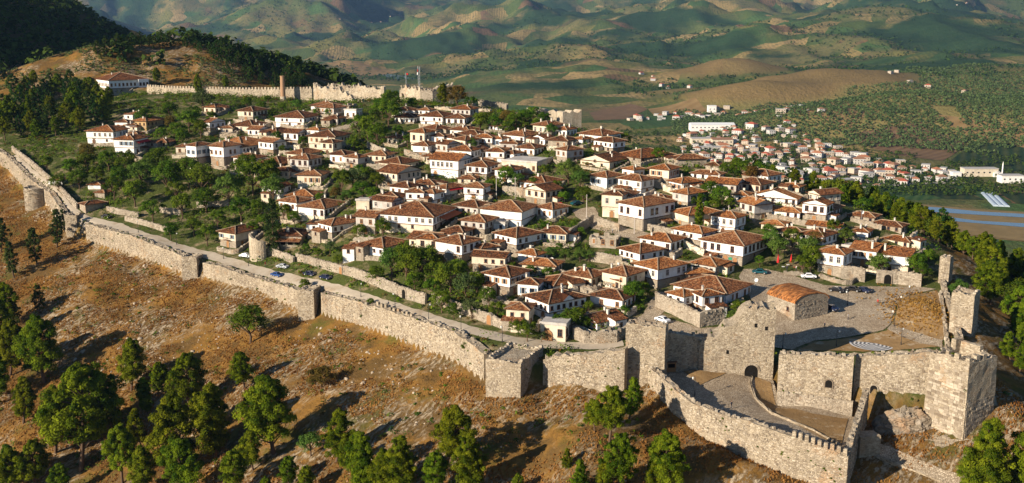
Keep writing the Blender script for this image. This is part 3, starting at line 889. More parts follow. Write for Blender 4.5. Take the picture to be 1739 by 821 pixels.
def mound_z(x, y):
    return float(ground(x, y)) + 1.7 * math.exp(-((x - _mc[0]) ** 2 + ((y - _mc[1]) * .8) ** 2) / 40) * (1 + .35 * (float(fbm(np.array([x / 2.0]), np.array([y / 2.0]), 77, 3)[0]) - .5))
draped('bare_ground', EARTH, MAT['bare_earth'], 0.09, 1.2, mound_z)
draped('cobbled_path', [hit(*p_) for p_ in [(1506, 560), (1514, 553), (1540, 562), (1570, 571), (1600, 580), (1600, 592), (1560, 584), (1530, 573)]], MAT['cobbles'], 0.2, 1.2, mound_z)
KEEP_OUT.append(([p[:2] for p in EARTH], None))
# paved medallion: rings of pale and dark stone set into the plaza
mc = hit(1480, 586)
plain('paving_white', (0.62, 0.60, 0.56), 0.8)
plain('paving_grey', (0.13, 0.13, 0.135), 0.8)
med = tag(obj('paved_medallion', None, None, (mc[0], mc[1], mc[2] + 0.22)), kind='structure')
R0 = 5.3
base_z = 0.0
for k in range(11):
    r1, r0 = R0 * (11 - k) / 11, R0 * (10 - k) / 11 + 0.02
    n = 40
    vs, fs = [], []
    for i in range(n):
        w = 2 * math.pi * i / n
        wob = 1 + 0.05 * math.cos(8 * w) * (k > 1)
        vs += [(r1 * wob * math.cos(w), r1 * wob * math.sin(w), 0), (r0 * wob * math.cos(w), r0 * wob * math.sin(w), 0)]
    for i in range(n):
        j = (i + 1) % n
        fs.append((2 * i, 2 * j, 2 * j + 1, 2 * i + 1))
    obj('paving_ring', mesh('paving_ring', vs, fs, [MAT['paving_white' if k % 2 == 0 else 'paving_grey']]), med, (0, 0, 0.004 * (k % 2)))

# ------------------------------------------------------------------ fortress: curtain walls and towers
def face_stones(mb, a, b, z0f, z1f, nrm, cover=0.7, hmin=0.2, hmax=0.42, lmin=0.25, lmax=0.75, proud=(-0.01, 0.07)):
    """rubble blocks standing proud of one wall face, between plan points a and b"""
    a, b = Vector(a[:2]), Vector(b[:2])
    L = (b - a).length
    d = (b - a) / L
    n = Vector(nrm[:2])
    z = min(z0f(0), z0f(1))
    zt = max(z1f(0), z1f(1))
    while z < zt:
        h = random.uniform(hmin, hmax)
        u = random.uniform(-0.5, 0)
        while u < L:
            l = random.uniform(lmin, lmax)
            t = min(max((u + l / 2) / L, 0), 1)
            if random.random() < cover * .8 and u > 0.02 and u + l < L - 0.02 and z > z0f(t) - 0.2 and z + h < z1f(t) - 0.03:
                pr = random.uniform(*proud)
                i0, i1, i2 = 0.025, 0.05, -0.05
                p0, p1 = a + d * (u + i0), a + d * (u + l - i0)
                q0, q1 = a + d * (u + i1), a + d * (u + l - i1)
                B = [p0 + n * i2, p1 + n * i2, p1 + n * i2, p0 + n * i2]
                T = [q0 + n * pr, q1 + n * pr, q1 + n * pr * .9, q0 + n * pr * .8]
                zs = (z + 0.02, z + 0.02, z + h - 0.02, z + h - 0.02)
                zt2 = (z + 0.05, z + 0.05, z + h - 0.05, z + h - 0.05)
                vs = [(p.x, p.y, zz) for p, zz in zip(B, zs)] + [(p.x, p.y, zz) for p, zz in zip(T, zt2)]
                mb.add(vs, [(4, 5, 6, 7), (0, 1, 5, 4), (1, 2, 6, 5), (2, 3, 7, 6), (3, 0, 4, 7)])
            u += l
        z += h
def wall_line(name, label, pts, thick=2.0, mat='fort_stone', jag=0.35, cat='wall', stones=True, side=1, merlon=None, group=None, batter=0.0, cover=0.6, deep=2.0, seg=1.3):
    """pts: (x, y, z foot, z top) along the outer face; the wall's body lies to side*left of it"""
    root = thing(name, label, cat, (pts[0][0], pts[0][1], pts[0][2]), 0, group)
    ox, oy, oz = pts[0][0], pts[0][1], pts[0][2]
    line = []
    for i in range(len(pts) - 1):
        a, b = pts[i], pts[i + 1]
        L = math.hypot(b[0] - a[0], b[1] - a[1])
        k = max(1, int(L / seg))
        for t in range(k + (i == len(pts) - 2)):
            line.append([a[j] + (b[j] - a[j]) * t / k for j in range(4)])
    n = len(line)
    NZ = 6
    vs, fs = [], []
    tops = []
    for i, (x, y, zb, zt) in enumerate(line):
        a, b = line[max(i - 1, 0)], line[min(i + 1, n - 1)]
        dx, dy = b[0] - a[0], b[1] - a[1]
        l = math.hypot(dx, dy) or 1
        nx, ny = dy / l * side, -dx / l * side             # outward
        top = zt + (random.random() ** 2) * jag * 1.6 - jag * 0.8 + jag * 1.5 * (float(vnoise(x / 4.0, y / 4.0, 5)) - 0.5)
        tops.append(top)
        z0 = zb - deep
        for k in range(NZ):                                # outer face
            f = k / (NZ - 1)
            z = z0 + (top - z0) * f
            o = (float(vnoise((x + y) * 0.7, z * 0.9, 3)) - 0.5) * 0.22 + batter * (1 - f) * (top - z0)
            vs.append((x + nx * o - ox, y + ny * o - oy, z - oz))
        for f, tz in ((0.0, 0.0), (0.5, -0.15), (1.0, 0.05)):  # top and inner face
            jj = random.uniform(-0.08, 0.08)
            if f == 0.0: continue
            vs.append((x - nx * thick * f - ox + jj, y - ny * thick * f - oy + jj, top + tz + random.uniform(-.12, .12) - oz))
        vs.append((x - nx * thick - ox, y - ny * thick - oy, z0 - oz))
    W = NZ + 3
    for i in range(n - 1):
        for k in range(W):
            k2 = (k + 1) % W
            q_ = (i * W + k, (i + 1) * W + k, (i + 1) * W + k2, i * W + k2)
            fs.append(q_ if side > 0 else q_[::-1])
    fs.append(tuple(range(W)))
    fs.append(tuple(range((n - 1) * W + W - 1, (n - 1) * W - 1, -1)))
    body = obj('wall_body', mesh('wall_body', vs, fs, [MAT[mat]]), root)
    if stones:
        mb = MB()
        for i in range(len(pts) - 1):
            a, b = pts[i], pts[i + 1]
            dx, dy = b[0] - a[0], b[1] - a[1]
            l = math.hypot(dx, dy)
            nx, ny = dy / l * side, -dx / l * side
            pa, pb = (a[0] + nx * .05 - ox, a[1] + ny * .05 - oy), (b[0] + nx * .05 - ox, b[1] + ny * .05 - oy)
            if batter == 0:
                face_stones(mb, pa, pb, lambda t: a[2] - oz + (b[2] - a[2]) * t - 0.5, lambda t: a[3] - oz + (b[3] - a[3]) * t - 0.25, (nx, ny), cover)
            # loose crest stones
            for k in range(int(l / 0.8)):
                t = random.random()
                x, y = pa[0] + (pb[0] - pa[0]) * t - nx * random.uniform(0.1, thick), pa[1] + (pb[1] - pa[1]) * t - ny * random.uniform(0.1, thick)
                z = a[3] + (b[3] - a[3]) * t - oz
                r = random.uniform(0.15, 0.4)
                mb.box(x - r, x + r * 1.1, y - r * .8, y + r, z - 0.5, z + random.uniform(0.0, 0.3), 0, None, 0.07)
        if mb.v:
            tag(mb.build('rubble_stones', MAT['stone_piece'], root), kind='stuff')
    if merlon:
        mw, mh, gap = merlon
        for i in range(len(pts) - 1):
            a, b = pts[i], pts[i + 1]
            l = math.hypot(b[0] - a[0], b[1] - a[1])
            k = int(l / (mw + gap))
            ang = math.atan2(b[1] - a[1], b[0] - a[0])
            for j in range(k):
                t = (j + 0.5) / k
                m = MB().box(-mw / 2 + random.uniform(-.08, .08), mw / 2 + random.uniform(-.08, .08), -0.08 * side, 0.62 * side, -0.6, mh + random.uniform(-.2, .12), 0, None, 0.04)
                m.build('merlon', MAT[mat], root, (a[0] + (b[0] - a[0]) * t - ox, a[1] + (b[1] - a[1]) * t - oy, a[3] + (b[3] - a[3]) * t - oz), ang)
    return root
def FWP(px, yt, yb, Y):
    x, y, z = P(px, yb, Y)
    return (x, y, z, CAMZ + Y * q(yt))
fw = {c[0]: FWP(*c[:4]) for c in FRONT}
def seg(*keys): return [fw[k] for k in keys]
W_ = lambda n, l, k, **kw: wall_line(n, l, seg(*k), **kw)
W_('curtain_wall', 'pale curtain wall climbing to the far left corner above the round tower', (-70, 14, 56))
W_('curtain_wall', 'short wall stretch between the round tower and the square corner tower', (56, 84, 113))
W_('curtain_wall', 'long curtain wall from the corner tower down to the first square tower', (147, 174, 246, 311), thick=2.4)
W_('curtain_wall', 'low curtain wall stretch between the two square towers on the road', (346, 440, 507), thick=2.4)
W_('curtain_wall', 'rubble curtain wall with broken battlements left of the front bastion', (546, 642, 703, 771, 822), thick=2.4, merlon=None)
W_('curtain_wall', 'rubble curtain wall between the front bastion and the tall gate flank tower', (922, 1060), thick=2.4, jag=0.6)
# broken battlements along the stretch beside the road
bt = thing('battlement_row', 'row of broken stone battlements on the wall beside the road', 'battlements', fw[642][:3])
for i in range(9):
    a, b = fw[642], fw[703]
    t = i / 8.5
    mm = MB().box(-.55, .55, -.3, .5, -1.5, random.uniform(0.5, 1.1), 0, None, 0.06)
    mm.build('merlon', MAT['fort_stone'], bt, (a[0] + (b[0] - a[0]) * t - a[0], a[1] + (b[1] - a[1]) * t + 1.5 - a[1], a[3] + (b[3] - a[3]) * t - a[2]), math.atan2(b[1] - a[1], b[0] - a[0]))

def corner_frame(cx, by, Y, a_rel, z=None):
    x, y, zz = P(cx, by, Y)
    phi = math.atan((cx - CX) / F)
    a = math.radians(a_rel) + phi
    dl, dr = Vector((-math.cos(a), math.sin(a))), Vector((math.sin(a), math.cos(a)))
    s = F / project(x, y, zz)[2]
    return Vector((x, y)), zz, dl, dr, s, a
def fort_tower(name, label, cx, by, Y, wl, wr, h, a_rel=25, Lr=None, mat='fort_stone', hollow=0.0, cover=0.65, merlons=True, batter=0.0, deep=3.0, Ll=None, toptilt=0.0, indiv=False):
    c, z0, dl, dr, s, a = corner_frame(cx, by, Y, a_rel)
    Ll = Ll or wl / (s * math.cos(math.radians(a_rel)))
    Lr = Lr or max(4.0, wr / (s * max(0.2, math.sin(math.radians(a_rel)))))
    H = h / (s * math.cos(TH))
    rz = math.pi / 2 - a
    root = thing(name, label, 'tower', (c.x, c.y, z0), rz)
    # local: x along the right face, y along the left face
    NX, NY, NZ = max(2, int(Lr / 1.4)), max(2, int(Ll / 1.4)), max(3, int(H / 1.5))
    ring = [(i * Lr / NX, 0) for i in range(NX)] + [(Lr, j * Ll / NY) for j in range(NY)] + [(Lr - i * Lr / NX, Ll) for i in range(NX)] + [(0, Ll - j * Ll / NY) for j in range(NY)]
    n = len(ring)
    top = [H + random.uniform(-.5, .25) + toptilt * (p[1] / Ll) for p in ring]
    vs, fs = [], []
    for k in range(NZ + 1):
        f = k / NZ
        for i, (x, y) in enumerate(ring):
            z = -deep + (top[i] + deep) * f
            e = batter * max(0, H - z)
            jx, jy = random.uniform(-.06, .06), random.uniform(-.06, .06)
            ex = -e if x < Lr * .01 else (e if x > Lr * .99 else 0)
            ey = -e if y < Ll * .01 else (e if y > Ll * .99 else 0)
            vs.append((x + ex + jx, y + ey + jy, z))
    for k in range(NZ):
        for i in range(n):
            j = (i + 1) % n
            fs.append((k * n + i, k * n + j, (k + 1) * n + j, (k + 1) * n + i))
    t = 1.3
    b0 = len(vs)
    cxm, cym = Lr / 2, Ll / 2
    for i, (x, y) in enumerate(ring):
        ix, iy = min(max(x, t), Lr - t), min(max(y, t), Ll - t)
        vs.append((ix, iy, top[i] - (0.15 if hollow else 0.5)))
    for i in range(n):
        j = (i + 1) % n
        fs.append((NZ * n + i, NZ * n + j, b0 + j, b0 + i))
    b1 = len(vs)
    for i, (x, y) in enumerate(ring):
        ix, iy = min(max(x, t), Lr - t), min(max(y, t), Ll - t)
        vs.append((ix, iy, H - max(hollow, 0.9)))
    for i in range(n):
        j = (i + 1) % n
        fs.append((b0 + i, b0 + j, b1 + j, b1 + i))
    vs.append((cxm, cym, H - max(hollow, 0.9) + 0.2))
    for i in range(n):
        fs.append((b1 + i, b1 + (i + 1) % n, len(vs) - 1))
    obj('tower_body', mesh('tower_body', vs, fs, [MAT[mat]]), root)
    mb = MB()
    if batter == 0:
        for (p0, p1, nr) in (((0, Ll), (0, 0), (-1, 0)), ((0, 0), (Lr, 0), (0, -1))):
            face_stones(mb, (p0[0] + nr[0] * .03, p0[1] + nr[1] * .03), (p1[0] + nr[0] * .03, p1[1] + nr[1] * .03), lambda t_: -1.0, lambda t_: H - 0.5, nr, cover)
    for i in range(n * 2):
        x, y = ring[i % n]
        x, y = min(max(x + random.uniform(-.3, .3), 0.4), Lr - .4), min(max(y + random.uniform(-.3, .3), .4), Ll - .4)
        r = random.uniform(.2, .45)
        mb.box(x - r, x + r, y - r, y + r, top[i % n] - 1.0, top[i % n] + random.uniform(-.1, .25), 0, None, .08)
    tag(mb.build('rubble_stones', MAT['stone_piece'], root), kind='stuff')
    return root, Ll, Lr, H
fort_tower('wall_tower', 'square corner tower where the left wall turns beside the road', 133, 409, 397, 18, 10, 43, 25)
fort_tower('wall_tower', 'small square tower nearest the corner tower on the long wall', 336, 476, 346, 25, 11, 40, 22)
fort_tower('wall_tower', 'square tower with a shrub on top midway along the road wall', 534, 538, 305, 27, 13, 46, 22)
fort_tower('wall_bastion', 'low angular bastion where the front wall bends at the slope', 884, 671, 231, 60, 40, 56, 24)
# round tower at left
c0 = P(62, 352, 424)
rt = thing('round_tower', 'squat round wall tower on the left slope', 'tower', c0)
vs, fs = [], []
NR, NZ = 28, 6
for k in range(NZ + 1):
    for i in range(NR):
        w = 2 * math.pi * i / NR
        r = 4.6 + 0.35 * (1 - k / NZ) + random.uniform(-.08, .08)
        vs.append((r * math.cos(w), 1.5 + r * math.sin(w), -3 + (11.0 + (random.uniform(-.35, .35) if k == NZ else 0)) * k / NZ))
for k in range(NZ):
    for i in range(NR):
        j = (i + 1) % NR
        fs.append((k * NR + i, k * NR + j, (k + 1) * NR + j, (k + 1) * NR + i))
for i in range(NR):
    w = 2 * math.pi * i / NR
    vs.append((3.7 * math.cos(w), 1.5 + 3.7 * math.sin(w), 7.4))
b0 = (NZ + 1) * NR
for i in range(NR):
    j = (i + 1) % NR
    fs.append((NZ * NR + i, NZ * NR + j, b0 + j, b0 + i))
fs.append(tuple(range(b0, b0 + NR)))
obj('tower_body', mesh('tower_body', vs, fs, [MAT['fort_stone']]), rt)
mb = MB()
for k in range(22):
    for i in range(26):
        if random.random() < .6:
            w = 2 * math.pi * (i + (k % 2) * .5) / 26
            c, s2 = math.cos(w), math.sin(w)
            z = k * .42 - 1
            r = 4.72
            mb.bar((c * r - s2 * .4, 1.5 + s2 * r + c * .4, z), (c * r + s2 * .4, 1.5 + s2 * r - c * .4, z), .3, .3)
tag(mb.build('rubble_stones', MAT['stone_piece'], rt), kind='stuff')

# gate flank tower, gate wall, gate tower
fort_tower('gate_flank_tower', 'tall slab-like tower flanking the gate court on the left', 1127, 656, 230, 66, 10, 102, 9, Lr=4.5, cover=0.5)
g0, g1 = FWP(1120, 565, 628, 235.5), FWP(1180, 570, 626, 237.5)
g2 = FWP(1200, 570, 627, 238.2)
wall_line('gate_wall', 'gate court wall in the shade right of the tall flank tower', [g0, g1, g2], thick=2.5, jag=0.5, cover=0.7)
c, z0, dl, dr, s_g, a_g = corner_frame(1312, 645, 235.6, -8)
Ll, Lr, H = 126 / (s_g * math.cos(math.radians(8)) * 1.02), 6.5, 121 / (s_g * math.cos(TH))
gt = thing('gate_tower', 'broad ragged gatehouse with dark arched gateway and broken stepped top', 'gatehouse', (c.x, c.y, z0), math.pi / 2 - a_g)
def jagtop(y): return H * float(np.interp(y / Ll, (0, .40, .46, .52, .60, .68, .80, 1.0), (1.0, .99, .90, .80, .77, .68, .58, .52))) + random.uniform(-.5, .45)
vs, fs = [], []
ya, ra, ha = Ll * 0.29, 1.55, 1.9                       # arch centre, half width, springing
out = [(0, -3)] + [(ya - ra, -3)]
arch = [(ya - ra, 0.0), (ya - ra, ha)] + [(ya - ra * math.cos(math.pi * k / 8), ha + ra * math.sin(math.pi * k / 8)) for k in range(1, 8)] + [(ya + ra, ha), (ya + ra, 0.0)]
tops = [(Ll, jagtop(Ll))]
for k in range(26, 0, -1):
    yy = Ll * k / 26
    tops.append((yy - .05, jagtop(yy)))
prof = [(0, -3), (ya - ra, -3)] + arch + [(ya + ra, -3), (Ll, -3)] + tops + [(0, H)]
nP = len(prof)
vs = [(0, y, z) for y, z in prof] + [(Lr, y, z) for y, z in prof]
fs = [tuple(range(nP - 1, -1, -1)), tuple(range(nP, 2 * nP))]
for i in range(nP):
    j = (i + 1) % nP
    fs.append((i, j, nP + j, nP + i))
obj('tower_body', mesh('tower_body', vs, fs, [MAT['fort_stone']]), gt)
mb = MB()
face_stones(mb, (-.02, Ll), (-.02, ya + ra + .4), lambda t: -1, lambda t: H * (.5 + .22 * t), (-1, 0), .6)
face_stones(mb, (-.02, ya - ra - .4), (-.02, 0), lambda t: -1, lambda t: H - .6, (-1, 0), .6)
face_stones(mb, (-.02, ya + ra + .6), (-.02, ya - ra - .6), lambda t: ha + ra + .5, lambda t: H - .6, (-1, 0), .6)
face_stones(mb, (0, -.02), (Lr, -.02), lambda t: -1, lambda t: H - .6, (0, -1), .6)
tag(mb.build('rubble_stones', MAT['stone_piece'], gt), kind='stuff')
ar = MB()
for k in range(9):                                      # voussoirs
    w0, w1 = math.pi * k / 9 + .02, math.pi * (k + 1) / 9 - .02
    p4 = [(ya - r * math.cos(w), ha + r * math.sin(w)) for r, w in ((ra, w0), (ra, w1), (ra + .5, w1), (ra + .5, w0))]
    vv = [(-.16, y, z) for y, z in p4] + [(.2, y, z) for y, z in p4]
    MB().add(vv, [(0, 1, 2, 3), (0, 4, 5, 1), (1, 5, 6, 2), (2, 6, 7, 3), (3, 7, 4, 0)]).build('arch_stone', MAT['stone_piece'], gt)
MB().box(.10, .30, ya - ra - .2, ya + ra + .2, -1, ha + ra + .3).build('passage_shade_panel', MAT['painted_shade'], gt)  # shallow black panel, no door: the passage shade is in its colour
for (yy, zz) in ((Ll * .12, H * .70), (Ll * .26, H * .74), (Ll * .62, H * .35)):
    MB().box(-.10, .05, yy - .3, yy + .3, zz, zz + .9).build('arrow_slit', MAT['painted_shade'], gt)  # proud black block; its colour stands in for shade in the slit
for k, yy in enumerate((0.4, 2.4, 4.3, 6.2)):
    MB().box(0, 1.0, yy, yy + random.uniform(.8, 1.5), H - 1.6, H + (1.7, .3, 1.0, .6)[k], 0, None, .1).build('merlon', MAT['fort_stone'], gt)
MB().box(-.25, .05, ya - 1.2, ya + 1.2, ha + ra + .9, ha + ra + 1.05).build('arch_label', MAT['stone_piece'], gt)

# curtain right of the gate: plinth, two arched openings, pilaster step
def arch_panel(w, hh, d0, d1, mat_i=0):
    m = MB()
    pr = [(-w / 2, 0), (w / 2, 0), (w / 2, hh)] + [(w / 2 * math.cos(math.pi * k / 6), hh + w / 2 * math.sin(math.pi * k / 6)) for k in range(1, 6)] + [(-w / 2, hh)]
    n = len(pr)
    m.add([(x, d0, z) for x, z in pr] + [(x, d1, z) for x, z in pr], [tuple(range(n)), tuple(range(2 * n - 1, n - 1, -1))] + [(i, n + i, n + (i + 1) % n, (i + 1) % n) for i in range(n)], mat_i)
    return m
def arched_opening(parent, loc, rz, w, hh, name='arched_opening'):
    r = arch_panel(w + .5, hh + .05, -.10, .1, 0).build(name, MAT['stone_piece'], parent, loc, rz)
    arch_panel(w, hh - .1, -.13, .02, 0).build('shade_panel', MAT['painted_shade'], r, (0, 0, .18))  # flat panel proud of the wall, painted black as the opening's shade
    return r
A, B = FWP(1318, 601, 690, 226), FWP(1443, 604, 709, 220.5)
cw = wall_line('curtain_wall', 'high curtain wall with an arched window right of the gate tower', [A, B], thick=2.5, jag=.35, cover=.6)
ang = math.atan2(B[1] - A[1], B[0] - A[0])
arched_opening(cw, ((B[0] - A[0]) * .69, (B[1] - A[1]) * .69 - .12, 5.7), ang, 1.5, 1.1)
pl = [(A[0] - .0, A[1] - .5, A[2], A[2] + 3.6), (B[0] + .3, B[1] - .5, B[2], B[2] + 3.8)]
wall_line('wall_plinth', 'dark stone plinth along the foot of the high curtain wall', pl, thick=.45, mat='house_stone', jag=.05, cover=.75)
A2, B2 = FWP(1446, 606, 706, 222.5), FWP(1590, 597, 716, 216)
cw = wall_line('curtain_wall', 'high curtain wall between the pilaster step and the big right tower', [A2, B2], thick=2.5, jag=.4, cover=.6)
ang = math.atan2(B2[1] - A2[1], B2[0] - A2[0])
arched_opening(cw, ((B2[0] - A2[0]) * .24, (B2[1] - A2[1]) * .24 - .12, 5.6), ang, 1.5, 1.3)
# the big right tower: blocks picked out one by one
bt, bLl, bLr, bH = fort_tower('corner_tower', 'massive battered stone tower with hollow broken top at right', 1634, 748, 206, 62, 44, 135, 36, hollow=3.6, batter=0.022, deep=4.0)
cnt = 0
for face in (0, 1):
    L = bLl if face == 0 else bLr
    z = -0.5
    while z < bH - .8:
        h = random.uniform(.46, .68)
        u = random.uniform(-.8, 0.1)
        while u < L - .3:
            l = random.uniform(.7, 1.5)
            uu0, uu1 = max(u, .05), min(u + l, L - .05)
            if uu1 - uu0 > .35 and cnt < 298 and random.random() < .80 - .35 * (z > bH * .62):
                e = -.022 * (bH - z - h / 2)
                pr = random.uniform(.02, .10)
                m = MB().box(uu0 + .04, uu1 - .04, -pr, .15, 0.03, h - .03, 0, None)
                # soften the outer edges
                o = m.build('stone', MAT['stone_piece'], bt)
                if face == 0:
                    o.location = (e, L, z)
                    o.rotation_euler = (0, 0, -math.pi / 2)
                else:
                    o.location = (0, e, z)
                cnt += 1
            u += l
        z += h
# parapet pieces inside the hollow top
MB().box(1.4, bLr - 1.4, bLl * .45, bLl * .45 + .8, bH - 3.6, bH - .9).box(bLr * .6, bLr * .6 + 1, 1.4, bLl * .4, bH - 3.6, bH - 1.6).build('inner_wall', MAT['fort_stone'], bt)
arched_opening(bt, (bLr * .45, bLl * .45 - .02, bH - 3.4), 0, 1.0, 1.2, 'doorway')
MB().box(bLr * .7, bLr, bLl - 1.3, bLl, bH - .8, bH + 1.6, 0, None, .1).build('parapet', MAT['fort_stone'], bt)
MB().box(bLr - 1.3, bLr, bLl * .35, bLl - 1.3, bH - .8, bH + 1.2, 0, None, .1).build('parapet', MAT['fort_stone'], bt)
for (mx_, my_) in ((.1, .1), (.1, 2.6), (.1, 5.0), (2.4, .1), (4.6, .1)):
    if mx_ < bLr - 1 and my_ < bLl - 1:
        MB().box(mx_, mx_ + random.uniform(.9, 1.3), my_, my_ + random.uniform(.9, 1.4), bH - 1.2, bH + random.uniform(.5, 1.2), 0, None, .08).build('merlon', MAT['fort_stone'], bt)
# natural rock foot below the tower
def rock_mass(name, label, px, py, Y, sx, sy, sz, seed, mat='rock', cat='rock'):
    c = P(px, py, Y)
    bm = bmesh.new()
    bmesh.ops.create_icosphere(bm, subdivisions=4, radius=1)
    bmesh.ops.subdivide_edges(bm, edges=bm.edges[:], cuts=1, use_grid_fill=True)
    for v in bm.verts:
        n1 = float(ridged(v.co.x * 1.7 + seed, v.co.y * 1.7 + v.co.z * 2.3, seed, 4))
        k = 0.66 + 0.5 * n1 + 0.22 * (float(ridged(v.co.x * 6 + seed, v.co.y * 6 + v.co.z * 3, seed + 4, 3)) - .6)
        v.co = Vector((v.co.x * sx * k, v.co.y * sy * k, v.co.z * sz * k))
    me = bpy.data.meshes.new(name)
    bm.to_mesh(me); bm.free()
    me.materials.append(MAT[mat])
    return tag(obj(name, me, None, c), label, cat)
rock_mass('rock_outcrop', 'rough rock foot carrying the big right tower', 1628, 775, 207, 7.5, 4.0, 4.5, 3, 'fort_stone')
rock_mass('rock_outcrop', 'bare grey rock face in the shade below the right curtain wall', 1540, 735, 214, 7, 3.5, 5.5, 8)

# right flank: wall walk, two small towers
wA, wB = hit(1634, 590), hit(1606, 496)
def flank(name, label, pxs, lift, thick, **kw):
    pts = []
    for (px, py, top) in pxs:
        x, y, z = hit(px, py)
        pts.append((x, y, z - 1.0, z + top))
    return wall_line(name, label, pts, thick=thick, **kw)
flank('flank_wall', 'right-hand flank wall with a wall walk leading from the big tower', [(1634, 592, 2.6), (1622, 545, 2.2), (1608, 500, 1.6), (1604, 484, 1.6)], 0, 1.2, side=1, cover=.5)
flank('flank_wall', 'low inner parapet of the wall walk behind the big tower', [(1606, 594, 1.2), (1600, 545, 1.2), (1594, 500, 1.0)], 0, .8, side=-1, cover=.5)
fort_tower('wall_tower', 'half-ruined square tower on the right flank with a bush on top', 1649, 572, 250, 36, 10, 72, 12, Lr=6, cover=.5)
fort_tower('wall_tower', 'little turret on the right flank behind the corner house', 1610, 482, 286, 16, 5, 44, 12, Lr=4.5, cover=.5)

# barbican in front of the gate
bp = [FWP(*b) for b in BAR]
wall_line('barbican_wall', 'curved outer wall of the gate court with battlements at its right end', bp, thick=1.4, jag=.25, cover=.6, deep=3)
bw = thing('battlement_row', 'row of toothed battlements on the outer gate court wall', 'battlements', bp[6][:3])
for i in range(9):
    a, b = bp[6], bp[8]
    t = -.12 + 1.12 * (i + .5) / 9
    x, y, z = [a[k] + (b[k] - a[k]) * t for k in (0, 1, 3)]
    MB().box(-.40, .40, 0, .7, -.8, 1.25 + random.uniform(-.15, .1), 0, None, .04).build('merlon', MAT['fort_stone'], bw, (x - a[0], y - a[1] + .1, z - a[2]), math.atan2(b[1] - a[1], b[0] - a[0]))
ret = [bp[8], FWP(1452, 725, 790, 203), FWP(1470, 662, 745, 217)]
wall_line('barbican_wall', 'straight end wall of the gate court rising to the curtain wall', ret, thick=1.2, jag=.2, cover=.6, deep=3)
draped('gate_court_paving', CT, MAT['cobbles'], 0.0, 1.5, court_z, 0.02)
def court_patch(name, pxs, mat, lift):
    pts = []
    for (px, py) in pxs:
        for Y in np.linspace(190, 250, 240):
            x = PX(px, py, Y)
            if CAMZ + Y * q(py) < court_z(x, Y):
                pts.append((x, Y)); break
        else:
            pts.append((PX(px, py, 215), 215))
    return draped(name, pts, mat, lift, 1.3, court_z, .05)
court_patch('earth_bed', [(1160, 632), (1236, 634), (1190, 655)], MAT['bare_earth'], .12)
court_patch('earth_bed', [(1281, 640), (1308, 650), (1318, 690), (1380, 704), (1440, 712), (1428, 760), (1380, 738), (1310, 700), (1284, 670)], MAT['bare_earth'], .12)
kb = [(1280, 638), (1276, 655), (1284, 678), (1312, 704), (1380, 732), (1428, 758)]
kp = []
for (px, py) in kb:
    for Y in np.linspace(190, 250, 240):
        x = PX(px, py, Y)
        if CAMZ + Y * q(py) < court_z(x, Y): kp.append((x, Y, CAMZ + Y * q(py))); break
wall_line('court_kerb_wall', 'low curved kerb wall beside the ramp in the gate court', [(x, y, z - .2, z + .55) for x, y, z in kp], thick=.4, jag=.08, stones=False, deep=.5, side=-1)
# wooden kiosk at the flank tower
kx, ky, kz = P(1137, 625, 238)
kk = thing('wooden_kiosk', 'small orange wooden kiosk beside the tall flank tower', 'kiosk', (kx, ky - 1.2, kz - .3), .12)
MB().box(-1.1, 1.1, -1, 1, 0, 2.4).build('cabin', MAT['wood_light'], kk)
MB().box(-1.4, 1.4, -1.3, 1.3, 2.4, 2.6, 0, None, .1).build('roof', MAT['wood'], kk)
MB().box(-.8, .8, -1.06, -.98, 1.1, 2.0).build('counter_opening', MAT['painted_shade'], kk)  # black board painted as the shade inside the hatch
# stone path below the court
def outside_hit(px, py): return hit(px, py)
strip('stone_path', [hit(*p) for p in [(1480, 762), (1520, 778), (1570, 798), (1640, 826), (1690, 850)]], 3.4, MAT['cobbles'], .2)
pw = [hit(*p) for p in [(1488, 778), (1540, 800), (1600, 824)]]
wall_line('path_wall', 'low kerb wall edging the stone path at the bottom right', [(x, y, z - .3, z + .5) for x, y, z in pw], thick=.5, jag=.1, stones=False, deep=.5)
cb = hit(1470, 770)
MB_ = MB().box(-2.4, 2.4, -1.6, 1.6, -1, 4.2, 0, None, .1)
tb = MB_.build('stone_block', MAT['fort_stone'], None, cb, .2)
tag(tb, 'stone abutment block in the shade at the end of the gate court', 'abutment')

WALLWEEDS = []
for a, b in zip(FRONT[:-1], FRONT[1:]):
    A_, B_ = fw[a[0]], fw[b[0]]
    L_ = math.hypot(B_[0] - A_[0], B_[1] - A_[1])
    if L_ > 30 and a[0] > 1100: continue
    for k in range(int(L_ / 3.2)):
        t = random.random()
        f = random.choice((random.random() * .5, 1.0, 1.0, random.random()))
        nx, ny = (B_[1] - A_[1]) / L_, -(B_[0] - A_[0]) / L_
        o_ = .15 if f < .97 else random.uniform(-2, 0)
        WALLWEEDS.append((A_[0] + (B_[0] - A_[0]) * t + nx * o_, A_[1] + (B_[1] - A_[1]) * t + ny * o_, A_[2] + (B_[2] - A_[2]) * t + ((A_[3] - A_[2]) * (1 - t) + (B_[3] - B_[2]) * t) * f, random.uniform(.15, .55)))
for k in range(26):
    i = random.randrange(len(bp) - 1)
    t = random.random()
    A_, B_ = bp[i], bp[i + 1]
    WALLWEEDS.append(tuple(A_[j] + (B_[j] - A_[j]) * t for j in (0, 1)) + (A_[2] + (A_[3] - A_[2]) * random.random(), random.uniform(.12, .35)))

